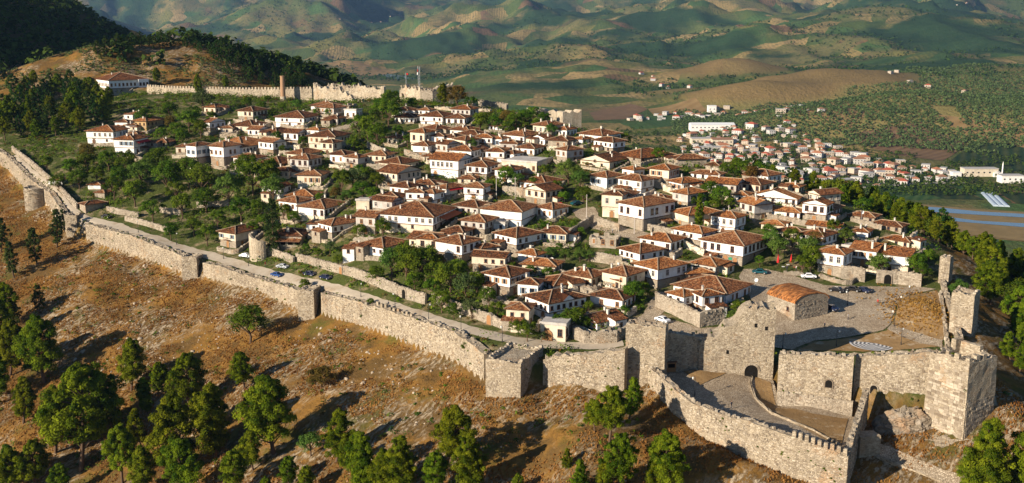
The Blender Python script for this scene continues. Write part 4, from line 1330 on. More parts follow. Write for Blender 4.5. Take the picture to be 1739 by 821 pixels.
# far crenellated wall, minaret stump, citadel ruins
fz = []
for (px, yt, yb, Y) in [(250, 147, 160, 596), (285, 149, 163, 590), (340, 151, 164, 584), (400, 152, 166, 578), (470, 152, 168, 572), (530, 151, 168, 568)]:
    fz.append(FWP(px, yt, yb, Y))
wall_line('citadel_wall', 'long crenellated pale wall along the far hilltop', fz, thick=1.5, jag=.12, cover=.35, merlon=(1.05, 1.1, .75), mat='ruin_stone', deep=6)
mx, my, mz = P(481, 171, 565)
mi = thing('minaret', 'ruined brick minaret stump in front of the crenellated wall', 'minaret', (mx, my, mz))
MB().tube([(0, 0, -2), (0, 0, 2.2)], [1.7, 1.6], 12).build('base', MAT['ruin_stone'], mi)
plain('old_brick', (0.36, 0.22, 0.13), 0.95, 0.1, var=.3)
MB().tube([(0, 0, 2.2), (0, 0, 7), (.05, 0, 12.6)], [1.32, 1.25, 1.12], 14).build('shaft', MAT['old_brick'], mi)
MB().tube([(.05, 0, 12.6), (.05, 0, 12.9)], [1.3, 1.25], 14).build('collar', MAT['old_brick'], mi)
def ruin(label, lst, Y, jag=1.5, thick=2.0, mat='ruin_stone', name='citadel_ruin'):
    pts = []
    for i, (px, yt, yb) in enumerate(lst):
        yy = Y[i] if hasattr(Y, '__len__') else Y
        pts.append(FWP(px, yt, yb, yy))
    return wall_line(name, label, pts, thick=thick, jag=jag, mat=mat, cat='ruin', cover=.3, deep=5, seg=.8)
ruin('tall curved ruin wall right of the minaret with a stepped broken top', [(533, 139, 172), (538, 146, 174), (552, 152, 176), (575, 150, 178), (592, 160, 180), (612, 173, 184), (640, 176, 187)], [560, 556, 552, 548, 544, 540, 536])
ruin('pale broken ruin wall below the radio mast', [(640, 176, 187), (664, 170, 188), (684, 172, 190), (694, 182, 194), (702, 190, 198)], [536, 532, 527, 520, 512])
ruin('upper ruin wall strip behind the curved ruin on the skyline', [(556, 142, 152), (590, 145, 154), (620, 146, 156), (652, 149, 158)], [585, 580, 575, 570])
ruin('jagged twin ruin towers beside the radio mast', [(679, 147, 178), (686, 145, 180), (696, 150, 180), (704, 146, 182), (714, 150, 184)], [545, 540, 537, 533, 530], jag=1.6)
ruin('dark ruined cistern wall right of the radio mast', [(714, 150, 184), (735, 152, 182), (748, 146, 178), (770, 145, 176)], [530, 528, 530, 533], jag=1.4, mat='house_stone')
ruin('pale retaining wall below the trees left of the ruined church', [(738, 182, 196), (770, 183, 200), (800, 184, 200), (832, 186, 202)], [500, 494, 489, 484], jag=.3)
ruin('ruined grey wall on the skyline between the trees and the ruined church', [(800, 168, 180), (816, 170, 182), (860, 176, 188)], [520, 515, 508], jag=.5, mat='house_stone')
for (px, yb, Y, w, d, h, lab) in ((906, 196, 470, 6, 6, 4.0, 'broken pale wall block beside the ruined church'), (931, 199, 462, 9, 5, 4.2, 'sunlit ruin block on the hilltop edge'), (966, 204, 452, 9, 6, 4.6, 'tilted ruin block at the right end of the hilltop'), (690, 180, 540, 4, 3, 7, 'jagged stub of a ruined tower on the citadel')):
    x, y, z = P(px, yb, Y)
    mb = MB()
    n = 7
    prof = [(-w / 2 + w * i / (n - 1), h * (random.uniform(.55, 1.0))) for i in range(n)]
    pr = [(-w / 2, -4)] + prof + [(w / 2, -4)]
    k = len(pr)
    mb.add([(u, -d / 2, zz) for u, zz in pr] + [(u * .95, d / 2, zz * .95) for u, zz in pr], [tuple(range(k - 1, -1, -1)), tuple(range(k, 2 * k))] + [(i, (i + 1) % k, k + (i + 1) % k, k + i) for i in range(k)])
    tag(mb.build('ruin_block', MAT['ruin_stone'], None, (x, y, z), random.uniform(-.5, .5)), lab, 'ruin')
# radio mast and flag
x, y, z = P(712, 158, 535)
ms = thing('radio_mast', 'slender lattice radio mast on the citadel ruins', 'mast', (x, y, z))
mb = MB()
for sx_, sy_ in ((-.4, -.4), (.4, -.4), (.4, .4), (-.4, .4)):
    mb.bar((sx_, sy_, -3), (sx_, sy_, 13), .14, .14)
for k in range(9):
    z0, z1 = k * 1.6 - 2, k * 1.6 - .4
    mb.bar((-.4, -.4, z0), (.4, -.4, z1), .09, .09).bar((-.4, -.4, z1), (-.4, .4, z0), .09, .09).bar((.4, .4, z0), (.4, -.4, z1), .09, .09)
mb.build('lattice', MAT['metal_grey'], ms)
for k, zz in enumerate((9, 10.5, 12)):
    MB().box(-.9 + .2 * k, -.4, -.9, -.5, zz, zz + 1.2).build('antenna', MAT['white_paint' if k != 1 else 'red_cloth'], ms)
x, y, z = P(690, 158, 540)
fp = thing('flag_pole', 'thin flagpole with a small red flag on the ruins', 'flag', (x, y, z))
MB().tube([(0, 0, -3), (0, 0, 10)], .12, 6).build('pole', MAT['metal_grey'], fp)
mb = MB()
vv, ff = [], []
for i in range(6):
    for j in (0, 1):
        vv.append((.1 + i * .22, .1 * math.sin(i * 1.3), 9.1 + j * .8 - i * .03))
for i in range(5): ff.append((2 * i, 2 * i + 2, 2 * i + 3, 2 * i + 1))
mb.add(vv, ff).build('flag', MAT['red_cloth'], fp)
# ------------------------------------------------------------------ houses of the walled village
def roof_mesh(Lx, Ly, H, over, pitch, kind, mat, rise=None):
    """Lx, Ly footprint centred on 0; returns (mesh, ridge bars, ridge height)"""
    hx, hy = Lx / 2 + over, Ly / 2 + over
    vs, fs, uv = [], [], []
    th = 0.22
    tp = math.tan(math.radians(pitch))
    bars = []
    def quad(a, b, c, d, nu=6, nv=4):
        """a,b eave; c,d ridge side (c above b, d above a); slightly uneven tiled surface"""
        a, b, c, d = map(Vector, (a, b, c, d))
        e = (b - a).normalized()
        base = len(vs)
        for j in range(nv + 1):
            for i in range(nu + 1):
                p = a.lerp(b, i / nu).lerp(d.lerp(c, i / nu), j / nv)
                edge = i in (0, nu) or j in (0, nv)
                sag = -0.10 * math.sin(math.pi * i / nu) * math.sin(math.pi * j / nv)
                z = p.z + (0 if edge else random.uniform(-.06, .06) + sag)
                vs.append((p.x, p.y, z))
        mid = (a + b) / 2
        for j in range(nv):
            for i in range(nu):
                q4 = (base + j * (nu + 1) + i, base + j * (nu + 1) + i + 1, base + (j + 1) * (nu + 1) + i + 1, base + (j + 1) * (nu + 1) + i)
                fs.append(q4)
                for k in q4:
                    p = Vector(vs[k]) - a
                    u = p.dot(e)
                    uv.append((u, (p - e * u).length))
    if kind == 'h':
        m = min(hx, hy)
        rz = H + m * tp
        if hx >= hy:
            r0, r1 = (-(hx - hy) - .01, 0, rz), ((hx - hy) + .01, 0, rz)
            A, B, C, D = (-hx, -hy, H), (hx, -hy, H), (hx, hy, H), (-hx, hy, H)
            quad(A, B, r1, r0); quad(C, D, r0, r1); quad(B, C, r1, r1); quad(D, A, r0, r0)
        else:
            r0, r1 = (0, -(hy - hx) - .01, rz), (0, (hy - hx) + .01, rz)
            A, B, C, D = (-hx, -hy, H), (hx, -hy, H), (hx, hy, H), (-hx, hy, H)
            quad(A, B, r0, r0); quad(B, C, r1, r0); quad(C, D, r1, r1); quad(D, A, r0, r1)
        bars = [(r0, r1)] + ([(A, r0), (B, r1), (C, r1), (D, r0)] if hx >= hy else [(A, r0), (B, r0), (C, r1), (D, r1)])
    elif kind == 'x':            # ridge along x, gables on the x ends
        rz = H + hy * tp
        r0, r1 = (-hx, 0, rz), (hx, 0, rz)
        A, B, C, D = (-hx, -hy, H), (hx, -hy, H), (hx, hy, H), (-hx, hy, H)
        quad(A, B, r1, r0); quad(C, D, r0, r1)
        bars = [(r0, r1)]
    elif kind == 'y':
        rz = H + hx * tp
        r0, r1 = (0, -hy, rz), (0, hy, rz)
        A, B, C, D = (-hx, -hy, H), (hx, -hy, H), (hx, hy, H), (-hx, hy, H)
        quad(B, C, r1, r0); quad(D, A, r0, r1)
        bars = [(r0, r1)]
    elif kind == 's':            # single slope rising away along +x
        rz = H + Lx * tp * .7
        A, D, B, C = (-hx, -hy, H), (-hx, hy, H), (hx, -hy, rz), (hx, hy, rz)
        quad(D, A, B, C)
        bars = []
    # underside and eave edge
    b = len(vs)
    if kind in 'hxy':
        e = [(-hx, -hy), (hx, -hy), (hx, hy), (-hx, hy)]
        vs += [(x, y, H - .002) for x, y in e] + [(x * .985, y * .985, H - th) for x, y in e]
        fl = [(b + 4, b + 7, b + 6, b + 5)] + [(b + 4 + i, b + 4 + (i + 1) % 4, b + (i + 1) % 4, b + i) for i in range(4)]
    else:
        e = [(-hx, -hy, H), (hx, -hy, rz), (hx, hy, rz), (-hx, hy, H)]
        vs += [(x, y, z - .002) for x, y, z in e] + [(x, y, z - th) for x, y, z in e]
        fl = [(b + 4, b + 7, b + 6, b + 5)] + [(b + 4 + i, b + 4 + (i + 1) % 4, b + (i + 1) % 4, b + i) for i in range(4)]
    for f in fl:
        fs.append(f)
        uv += [(vs[k][0] + vs[k][1], vs[k][2]) for k in f]
    return mesh('roof', vs, fs, [mat, MAT['wood']], [0] * (len(fs) - len(fl)) + [1] * len(fl), uv), bars, rz
def window_mesh(name, w, h, frame, pane, sill=True, bars=True, arch=False):
    m = MB()
    m.box(-w / 2, w / 2, -.03, .12, 0, h, 1)
    f = .11
    m.box(-w / 2 - f, -w / 2 + .02, -.10, .05, -f, h + f).box(w / 2 - .02, w / 2 + f, -.10, .05, -f, h + f)
    m.box(-w / 2 + .02, w / 2 - .02, -.10, .05, h - .02, h + f).box(-w / 2 + .02, w / 2 - .02, -.10, .05, -f, .02)
    if bars:
        m.box(-.04, .04, -.07, 0, .02, h - .02).box(-w / 2 + .02, w / 2 - .02, -.065, 0, h * .6, h * .6 + .07)
    if sill: m.box(-w / 2 - .22, w / 2 + .22, -.2, .05, -f - .12, -f)
    return m.me(name, [frame, pane])
WIN = [window_mesh('window', 1.0, 1.5, MAT['wood'], MAT['glass_dark']), window_mesh('window', .85, 1.25, MAT['wood_light'], MAT['glass_dark']),
       window_mesh('window', .95, 1.45, MAT['wood_pale'], MAT['glass_dark']), window_mesh('window', .7, .9, MAT['wood'], MAT['glass_dark'], True, False)]
def door_mesh(mat):
    m = MB()
    pr = [(-.6, 0), (.6, 0), (.6, 1.7)] + [(.6 * math.cos(math.pi * k / 6), 1.7 + .6 * math.sin(math.pi * k / 6)) for k in range(1, 6)] + [(-.6, 1.7)]
    n = len(pr)
    m.add([(x, -.10, z) for x, z in pr] + [(x, .1, z) for x, z in pr], [tuple(range(n))] + [(i, n + i, n + (i + 1) % n, (i + 1) % n) for i in range(n)], 0)
    m.box(-.8, -.62, -.16, .05, 0, 1.8, 1).box(.62, .8, -.16, .05, 0, 1.8, 1).box(-.8, .8, -.16, .05, 2.3, 2.5, 1).box(.45, .5, -.16, -.1, .9, 1.05, 1)
    return m.me('door', [mat, MAT['house_stone']])
def shutter_mesh(mat, open_=True):
    m = MB()
    w, h = .85, 1.4
    m.box(-w / 2, w / 2, -.03, .12, 0, h, 1)
    f = .1
    m.box(-w / 2 - f, -w / 2 + .02, -.09, .05, -f, h + f).box(w / 2 - .02, w / 2 + f, -.09, .05, -f, h + f).box(-w / 2 + .02, w / 2 - .02, -.09, .05, h - .02, h + f).box(-w / 2 + .02, w / 2 - .02, -.09, .05, -f, .02)
    if open_:
        m.box(-w / 2 - .52, -w / 2 - .1, -.14, -.09, -.05, h + .05, 2).box(w / 2 + .1, w / 2 + .52, -.14, -.09, -.05, h + .05, 2)
    else:
        m.box(-w / 2, -.02, -.08, -.03, 0, h, 2).box(.02, w / 2, -.08, -.03, 0, h, 2)
    return m.me('window', [MAT['wood_pale'], MAT['glass_dark'], MAT[mat]])
def arch_window():
    m = arch_panel(.95, 1.15, -.03, .1, 1)
    m.box(-.62, -.48, -.1, .05, -.1, 1.2, 0).box(.48, .62, -.1, .05, -.1, 1.2, 0).box(-.48, .48, -.1, .05, -.1, .02, 0)
    return m.me('window', [MAT['wood_pale'], MAT['glass_dark']])
plain('shutter_blue', (0.10, 0.17, 0.24), .7)
WIN += [shutter_mesh('wood_light'), shutter_mesh('wood_light', False), shutter_mesh('shutter_blue'), arch_window()]
DOOR = [door_mesh(MAT['wood_light']), door_mesh(MAT['wood']), door_mesh(MAT['green_plastic'])]
CHIM = MB().box(-.35, .35, -.35, .35, -1.2, 1.5, 0).box(-.45, .45, -.45, .45, 1.5, 1.62, 0).box(-.3, .3, -.3, .3, 1.62, 1.9, 1).box(-.42, .42, -.42, .42, 1.9, 2.0, 0).me('chimney', [MAT['chimney_render'], MAT['metal_dark']])
CHIM2 = MB().box(-.3, .3, -.45, .45, -1.2, 1.15, 0).box(-.38, .38, -.53, .53, 1.15, 1.3, 0).me('chimney', [MAT['chimney_render']])
YARDS = []
HOUSES = []                      # (px, py, key, footprint polygon)
def house(cx, by, wl, wr, h, a_rel, roof, wall, key, name='tiled_house', cat='house', pitch=17, chim=None, windows=True, tile=None, over=None, deep=4.0, dens=1.0, Y0=None):
    rnd = random.Random(hash((cx, by)) & 0xffff)
    x, y, z = hit(cx, by, Y0)
    phi = math.atan((cx - CX) / F)
    ar = math.radians(a_rel)
    a = ar + phi
    dl, dr = Vector((-math.cos(a), math.sin(a))), Vector((math.sin(a), math.cos(a)))
    s = F / project(x, y, z)[2]
    Ly = max(4.5, wl / (s * math.cos(ar)))                 # along the left face
    Lx = min(max(5.5, wr / (s * max(.12, math.sin(ar)))), max(16, Ly * 1.6))
    H = max(2.3, h / (s * .965))
    c = Vector((x, y)) + dl * Ly / 2 + dr * Lx / 2
    rz = math.pi / 2 - a
    root = thing(name, key, cat, (c.x, c.y, z), rz)
    hx, hy = Lx / 2, Ly / 2
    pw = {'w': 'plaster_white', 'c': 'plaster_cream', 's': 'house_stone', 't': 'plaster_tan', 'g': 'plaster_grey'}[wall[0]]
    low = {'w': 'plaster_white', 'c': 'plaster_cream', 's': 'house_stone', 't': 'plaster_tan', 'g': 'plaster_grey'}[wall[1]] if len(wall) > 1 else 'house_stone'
    two = H > 4.4
    hl = H * .47 if two else min(.9, H * .25)
    # lower wall (stone) and upper wall (plaster, jettied a little)
    MB().box(-hx, hx, -hy, hy, -deep, hl).build('lower_wall', MAT[low], root)
    jet = .22 if two else .05
    ruined = roof == 'n'
    if ruined:
        mb = MB()
        for (x0, x1, y0, y1) in ((-hx, -hx + .6, -hy, hy), (hx - .6, hx, -hy, hy), (-hx + .6, hx - .6, -hy, -hy + .6), (-hx + .6, hx - .6, hy - .6, hy)):
            n = max(2, int(max(x1 - x0, y1 - y0) / 1.6))
            for i in range(n):
                if x1 - x0 > y1 - y0:
                    mb.box(x0 + (x1 - x0) * i / n, x0 + (x1 - x0) * (i + 1) / n, y0, y1, hl, H * rnd.uniform(.65, 1.05))
                else:
                    mb.box(x0, x1, y0 + (y1 - y0) * i / n, y0 + (y1 - y0) * (i + 1) / n, hl, H * rnd.uniform(.65, 1.05))
        mb.build('upper_wall', MAT[pw], root)
    else:
        up = MB().box(-hx - jet, hx + jet, -hy - jet, hy + jet, hl, H)
        tp = math.tan(math.radians(pitch))
        if roof == 'x':
            up.add([(-hx - jet, -hy - jet, H), (-hx - jet, hy + jet, H), (-hx - jet, 0, H + (hy + jet) * tp), (hx + jet, -hy - jet, H), (hx + jet, hy + jet, H), (hx + jet, 0, H + (hy + jet) * tp)], [(0, 2, 1), (3, 4, 5), (0, 3, 5, 2), (1, 2, 5, 4)])
        if roof == 'y':
            up.add([(-hx - jet, -hy - jet, H), (hx + jet, -hy - jet, H), (0, -hy - jet, H + (hx + jet) * tp), (-hx - jet, hy + jet, H), (hx + jet, hy + jet, H), (0, hy + jet, H + (hx + jet) * tp)], [(0, 1, 2), (3, 5, 4), (0, 2, 5, 3), (1, 4, 5, 2)])
        up.build('upper_wall', MAT[pw], root)
    if two and not ruined:
        MB().box(-hx - jet - .05, hx + jet + .05, -hy - jet - .05, hy + jet + .05, hl - .14, hl + .06).build('timber_band', MAT['wood' if wall[0] == 'w' else 'house_stone'], root)
    if roof == 'f':
        rf = MB().box(-hx - .3, hx + .3, -hy - .3, hy + .3, H, H + .25).box(-hx - .3, hx + .3, -hy - .3, -hy, H + .25, H + .7).box(-hx - .3, -hx, -hy, hy + .3, H + .25, H + .7).build('roof', MAT['plaster_grey'], root)
        top = H + .25
    elif not ruined:
        ov = over if over is not None else (.75 if min(Lx, Ly) > 6 else .5)
        tm = tile or ('roof_orange' if rnd.random() < .12 + .45 * (c.x > 40) else 'roof_tile')
        me, bars, rz_ = roof_mesh(Lx + 2 * jet, Ly + 2 * jet, H, ov, pitch, roof, MAT[tm])
        rf = obj('roof', me, root)
        if bars:
            rb = MB()
            for (p, q_) in bars:
                p, q_ = Vector(p), Vector(q_)
                if (p - q_).length > .3: rb.bar(p + Vector((0, 0, .05)), q_ + Vector((0, 0, .06)), .26, .18)
            rb.build('ridge_cap', MAT['mortar'], rf)
        nch = chim if chim is not None else rnd.choice((0, 1, 1, 2))
        for k in range(nch):
            u, v = rnd.uniform(-.65, .65), rnd.uniform(-.65, .65)
            px_, py_ = u * hx, v * hy
            tpx = math.tan(math.radians(pitch))
            zz = H + min((hx + ov - abs(px_)) if roof in 'hy' else 9, (hy + ov - abs(py_)) if roof in 'hx' else 9) * tpx
            if roof == 's': zz = H + 1
            obj('chimney', rnd.choice((CHIM, CHIM2)), rf, (px_, py_, zz + .1), 0, rnd.uniform(.55, .8))
    # windows on the two faces that look down the hill, and a few on the others
    if windows:
        wk = rnd.choice((0, 0, 1, 1, 2, 2, 4, 4, 6, 7))
        for (L, fx, rot) in ((Ly, lambda u, o: (-hx - o, -u, 0), -math.pi / 2), (Lx, lambda u, o: (u, -hy - o, 0), 0.0), (Lx, lambda u, o: (-u, hy + o, 0), math.pi)):
            if L < 2.2: continue
            n = max(1, int((L - .8) / (2.05 / dens)))
            zt = (hl + (H - hl) * .27) if two else max(.9, H * .34)
            hh = 1.5 if (H - zt) > 2.0 else .95
            gap = rnd.randrange(n) if n > 3 and rnd.random() < .7 else -1
            shift = rnd.uniform(-.25, .25)
            for i in range(n):
                if rnd.random() < .10 or i == gap: continue
                u = (i + .5) / n * L - L / 2 + shift + (.22 if i % 2 and wk in (0, 2) else 0)
                k = (5 if wk in (1, 4) and rnd.random() < .25 else wk) if hh > 1 else 3
                p = fx(u, jet + .005)
                obj('window', WIN[k], root, (p[0], p[1], zt), rot, (1, 1, min(1.15, max(.75, (H - zt) / 2.3))) if hh > 1 else None)
            if two:
                n2 = max(1, n // 2)
                dd = rnd.randrange(n2) if rnd.random() < .75 else -1
                for i in range(n2):
                    u = (i + .5) / n2 * L - L / 2
                    p = fx(u, .005)
                    if i == dd:
                        obj('door', rnd.choice((DOOR[0], DOOR[0], DOOR[1])), root, (p[0], p[1], 0.02), rot)
                    elif rnd.random() < .6:
                        obj('window', WIN[3], root, (p[0], p[1], hl * .5), rot)
    if two and not ruined and rnd.random() < .16:       # timber balcony on the sunny face
        bl = rnd.uniform(2.2, 3.6)
        yb = rnd.uniform(-.25, .25) * Ly
        bm_ = MB().box(-hx - jet - 1.0, -hx - jet + .05, yb - bl / 2, yb + bl / 2, hl + .1, hl + .22)
        for k in range(int(bl / .28) + 1):
            bm_.box(-hx - jet - 1.0, -hx - jet - .95, yb - bl / 2 + k * .28, yb - bl / 2 + k * .28 + .05, hl + .22, hl + 1.1)
        bm_.box(-hx - jet - 1.03, -hx - jet - .93, yb - bl / 2, yb + bl / 2, hl + 1.1, hl + 1.18).build('balcony', MAT['wood'], root)
    poly = [Vector((x, y)), Vector((x, y)) + dr * Lx, Vector((x, y)) + dr * Lx + dl * Ly, Vector((x, y)) + dl * Ly]
    KEEP_OUT.append(([tuple(p) for p in poly], None))
    mx, my, _ = project(c.x, c.y, z + H * .5)
    HOUSES.append((mx, my, key))
    YARDS.append((key, Vector((x, y)), dl, dr, Lx, Ly, H, root, roof))
    return root, Lx, Ly, H, hl

ROWS = """
187 163 25 63 25 70 h ws long white mansion with arches on the far hilltop
193 246 38 23 20 32 h ww white villa with balconies at the far left edge
217 223 18 8 14 25 h w small white house behind the leftmost white villa
235 204 15 12 9 35 h w little white house highest in the left cluster
249 224 18 30 16 42 h tt house with a bare tan side wall in the left cluster
232 225 14 4 11 20 h w narrow white annex beside the tan-sided house
234 239 16 10 10 30 h w low white cottage below the tan-sided house
228 264 28 22 24 32 h ww two-storey white house with a red awning at left
283 251 22 16 6 32 h s low roof almost hidden in trees right of red awning
366 194 18 20 11 40 h c weathered house under the far crenellated wall at left
357 227 9 24 17 50 y w white gabled house above the left orchard
392 230 12 10 12 32 h w small square white house with a hipped roof
335 286 14 24 34 48 h ws tall tower house with shaded stone side at left
322 263 20 3 12 18 h c low wing left of the tall tower house
381 284 20 28 31 45 h ws white corner house with two dark windows above orchard
412 270 50 50 18 40 h w broad brown roof behind the white corner house
430 208 22 23 17 38 h cs boxy stone house below the crenellated wall
516 217 43 27 15 30 h ww long white house with blue-white side on the upper slope
567 189 38 12 9 20 h w low house with a wide roof under the curved ruin
395 231 14 3 12 18 h c narrow cream house at the left of the terrace row
429 227 33 28 11 38 h c cream terrace house with two chimneys
470 234 21 28 8 42 h c low house with a dark pyramid roof above scrub
569 257 40 24 22 28 h cc large cream house with an arched doorway upslope
515 280 24 32 16 42 h cs stone house with a wide roof below the scrub bank
475 289 36 34 8 38 h s long low brown roof beside the orchard trees
585 281 22 16 16 32 h w compact white house with five small windows
545 317 36 13 17 20 h cc cream house with a blue water tank
692 198 21 14 10 30 h w small white house under the ruins, topmost
703 211 30 12 10 22 h w low white house second from the ruins
729 197 19 10 9 28 h w little house right of the topmost white house
751 216 34 20 16 28 h ww white house with a plain gable end upslope
721 260 21 17 31 38 h cc tall cream three-row house on the central slope
753 258 18 4 24 18 h w jettied bay house beside the tall cream house
773 259 19 18 22 40 h ww white house with a wide dark roof right of bay house
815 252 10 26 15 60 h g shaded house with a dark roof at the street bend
835 253 28 4 17 16 h w white long house above the green shrub
852 252 15 10 14 32 h w narrow white house joined to the long one
852 224 20 11 6 28 h w small red-roofed pavilion house near the hilltop trees
890 247 33 30 14 40 h w house with orange-framed windows at centre top
855 279 27 4 19 16 h ww white house with a row of windows left of flat-roofed block
872 276 15 16 13 40 h w small white block behind the flat-roofed building
778 304 43 22 28 28 y ww long white house with a row of many windows
737 277 13 4 10 18 h c small cream annex at the long window house
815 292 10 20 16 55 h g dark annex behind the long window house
655 284 28 15 18 28 h cc cream house left of the centre with four small windows
680 292 33 30 12 38 h c house with a broad pyramid roof left of centre
675 321 27 38 24 45 y cs gabled stone house with a porch arch
807 315 27 6 8 18 h c low house with a dark roof right of the gabled one
737 324 36 12 8 24 h c low brown roof behind the red-striped house
758 335 18 32 13 48 h w white house with a red-striped eave
820 343 29 11 22 22 h ww tall white house with corner windows at the bend
677 353 42 14 14 20 h w white gable house behind the twin bay house
627 361 14 4 17 16 f c small flat-roofed cream annex at the left of centre
719 351 26 4 22 16 h ww left bay of the twin bay house with arched windows
737 351 16 12 20 36 h ww right bay of the twin bay house with arched windows
735 397 92 38 28 24 h wc very long white house with an orange awning at its end
743 440 32 10 30 22 h cc cream left half of the big double house over the garden
784 450 39 30 32 38 h ws white right half of the big double house over the garden
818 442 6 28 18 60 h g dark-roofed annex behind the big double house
651 436 38 42 14 42 h ww white house with a terrace stair beside the garden
613 433 22 4 12 16 h w low white wing left of the terrace house
531 344 40 14 9 20 h w long low house with red-framed windows above the cypress
551 373 40 37 17 36 h wc white house with a stone side above the cypress
564 407 20 60 22 56 h ws long white house with many dark windows on its right side
543 394 13 3 12 16 h w little white wing at the left of the dark-windowed house
401 423 24 40 24 46 h cs stone house with many chimneys by the road
512 417 45 15 15 20 h ss arcaded church hall behind the dark cypress
931 231 24 25 15 38 h c plain-walled house below the hilltop ruin
963 254 30 15 13 24 h sc tumbledown stone house with a patched roof
989 247 12 14 9 42 h w small blue-white house beside the tumbledown one
1022 245 36 31 13 40 h ww wide-roofed house on the right crest with big windows
907 267 27 16 13 28 h w white house with a flat front at top centre
911 297 55 26 17 24 f cs flat-roofed concrete block at the centre
926 328 41 30 14 34 h wc white house with a long row of windows under trees
1035 289 46 30 12 32 x cc big church with a sunlit plain gable
1088 279 40 55 8 45 h s sprawling dark roof complex right of the church
1030 321 26 26 18 40 h ww white corner house below the big church
1076 309 18 17 18 42 h ww small white house with three dark windows below the church
1150 281 10 47 8 70 h s long orange-tiled barn at the right crest
1222 309 45 6 10 18 h w pyramid-roofed house above the right woods
1157 328 20 33 15 50 h ww blue-white house with a long dark window row
1138 302 35 10 7 24 h s low brown roofs left of the pyramid-roofed house
1092 393 38 50 38 42 h ws big three-level house with arched doors on the street
1055 372 30 5 36 18 h cc older house with patchy roof joined to the street house
1169 390 26 50 22 52 h cs small stone church beside the slim cypress
1268 346 18 4 12 16 h w tiny white house under the round lamp
1353 351 80 6 9 12 x w long gable house with one square window at right
1357 374 58 8 10 16 h w wide house with a broad tiled hip at right
1356 330 28 6 8 18 h c small tiled house highest in the right cluster
1330 397 34 5 12 14 h c low vaulted shed in the right cluster
1362 413 40 6 15 16 h c house with a pale roof ridge above the cafe trees
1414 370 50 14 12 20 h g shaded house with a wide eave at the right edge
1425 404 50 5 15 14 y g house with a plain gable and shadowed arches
1473 408 25 4 10 14 h w low shaded white house at the right
1429 473 37 13 38 20 h ws white tower house with three square windows by the plaza
1485 458 37 5 28 14 s w roof-patched white house behind the round garden tree
1541 468 56 6 29 12 s wc long blank-walled white house at the right corner
1543 424 40 12 10 24 h c orange-roofed house at the right wall
1530 398 48 6 8 18 h s long dark roof at the right crest
1484 382 40 6 8 18 h s dark low roof under the right woods
1138 433 48 22 20 30 h ww white house with a blue pipe below the slim cypress
1260 454 70 40 36 28 h ws grand white house with three arched doors on the plaza
1086 456 31 38 24 46 h wc white house with a glazed gallery below the ruins
1116 493 36 46 33 44 h ws tall stone-sided house in the middle of the front rows
1165 479 5 42 12 70 h s low stone wing right of the tall stone-sided house
1160 532 24 22 26 42 h ws left projecting bay of the front house by the gate
1192 538 10 23 32 58 h ws right projecting bay of the front house by the gate
1232 522 90 42 22 28 h w long back range of the front house by the gate
865 505 38 32 32 36 h ws white house with a pale blue garage door
913 510 31 4 24 16 h w left end of the stepped white house in front rows
942 499 24 50 12 62 h w dark-roofed rear of the stepped white house
932 548 36 60 30 52 h ww white house with a long blue-shaded window gallery
897 559 33 4 30 14 h cc cream wing left of the window gallery house
960 582 39 8 26 14 f cc flat-roofed gate lodge with a big wooden door
1014 563 28 42 13 50 x ww small house with a slanting roof behind the tower
1004 491 42 24 18 32 h cc cream house with three windows above the fig tree
1052 499 22 30 20 48 h cs small cream house with a grey lean-to roof
885 388 65 27 28 24 h ww large white house with brown shutters at the centre
838 377 16 5 20 18 h w cream wing left of the large shuttered house
938 374 25 26 17 42 h ww little white house under the vine terraces
877 429 33 40 24 46 h ws house with a dark stone gable side at the centre
857 393 28 6 9 18 f w low flat-roofed kitchen with a green tank
178 338 12 12 6 38 h s hut with an orange roof beside the left orchard
146 364 8 33 14 66 h s long shed beside the corner of the wall road
171 324 18 8 7 26 h w whitewashed hut with a brown roof in the left gardens
106 316 20 8 6 24 h w long low hut roofs near the left wall
1468 437 34 6 8 14 f w low white terrace building right of the white tower house
1220 292 20 6 7 18 h s dark little roof behind the pyramid-roofed house
605 203 18 10 13 30 f w low flat stone house beside the upper cobbled lane
1283 352 16 8 10 26 h c little orange-roofed house beside the tiny white house
"""
SPECIAL = {}
for line in ROWS.strip().split('\n'):
    t = line.split(None, 8)
    cx, by, wl, wr, h, a = map(float, t[:6])
    if by > 200 and wl < 60: wl, wr, h = wl * 1.08, wr * 1.04, h * 1.08
    kw = {}
    if 'church with a sunlit' in t[8] or 'small stone church' in t[8]: kw = dict(name='church', cat='church', dens=.45)
    if 'arcaded church' in t[8]: kw = dict(name='church_hall', cat='church', dens=.5)
    if t[6] == 'f': kw = dict(name='flat_roofed_house')
    if 'shed' in t[8] or 'hut' in t[8] or 'barn' in t[8]: kw = dict(name='shed', cat='shed', windows=False, chim=0)
    if 'window row' in t[8] or 'many windows' in t[8] or 'gallery' in t[8] or 'row of windows' in t[8]: kw['dens'] = 1.2
    if 'blank-walled' in t[8]: kw['dens'] = .3
    SPECIAL[t[8]] = house(cx, by, wl, wr, h, a, t[6], t[7], t[8], **kw)
def ruinhouse(cx, by, wl, wr, h, a, wall, key):
    house(cx, by, wl, wr, h, a, 'n', wall, key, name='ruined_house', cat='ruin')
ruinhouse(891, 190, 16, 24, 15, 48, 'ws', 'roofless pale ruined church on the hilltop edge')
ruinhouse(1046, 424, 46, 6, 20, 14, 'ss', 'roofless stone shell below the cobbled street')
ruinhouse(593, 190, 8, 12, 12, 50, 'sc', 'roofless stone tower shell beside the upper lane')
ruinhouse(826, 448, 18, 14, 14, 40, 'ss', 'collapsed stone ruin right of the big double house')

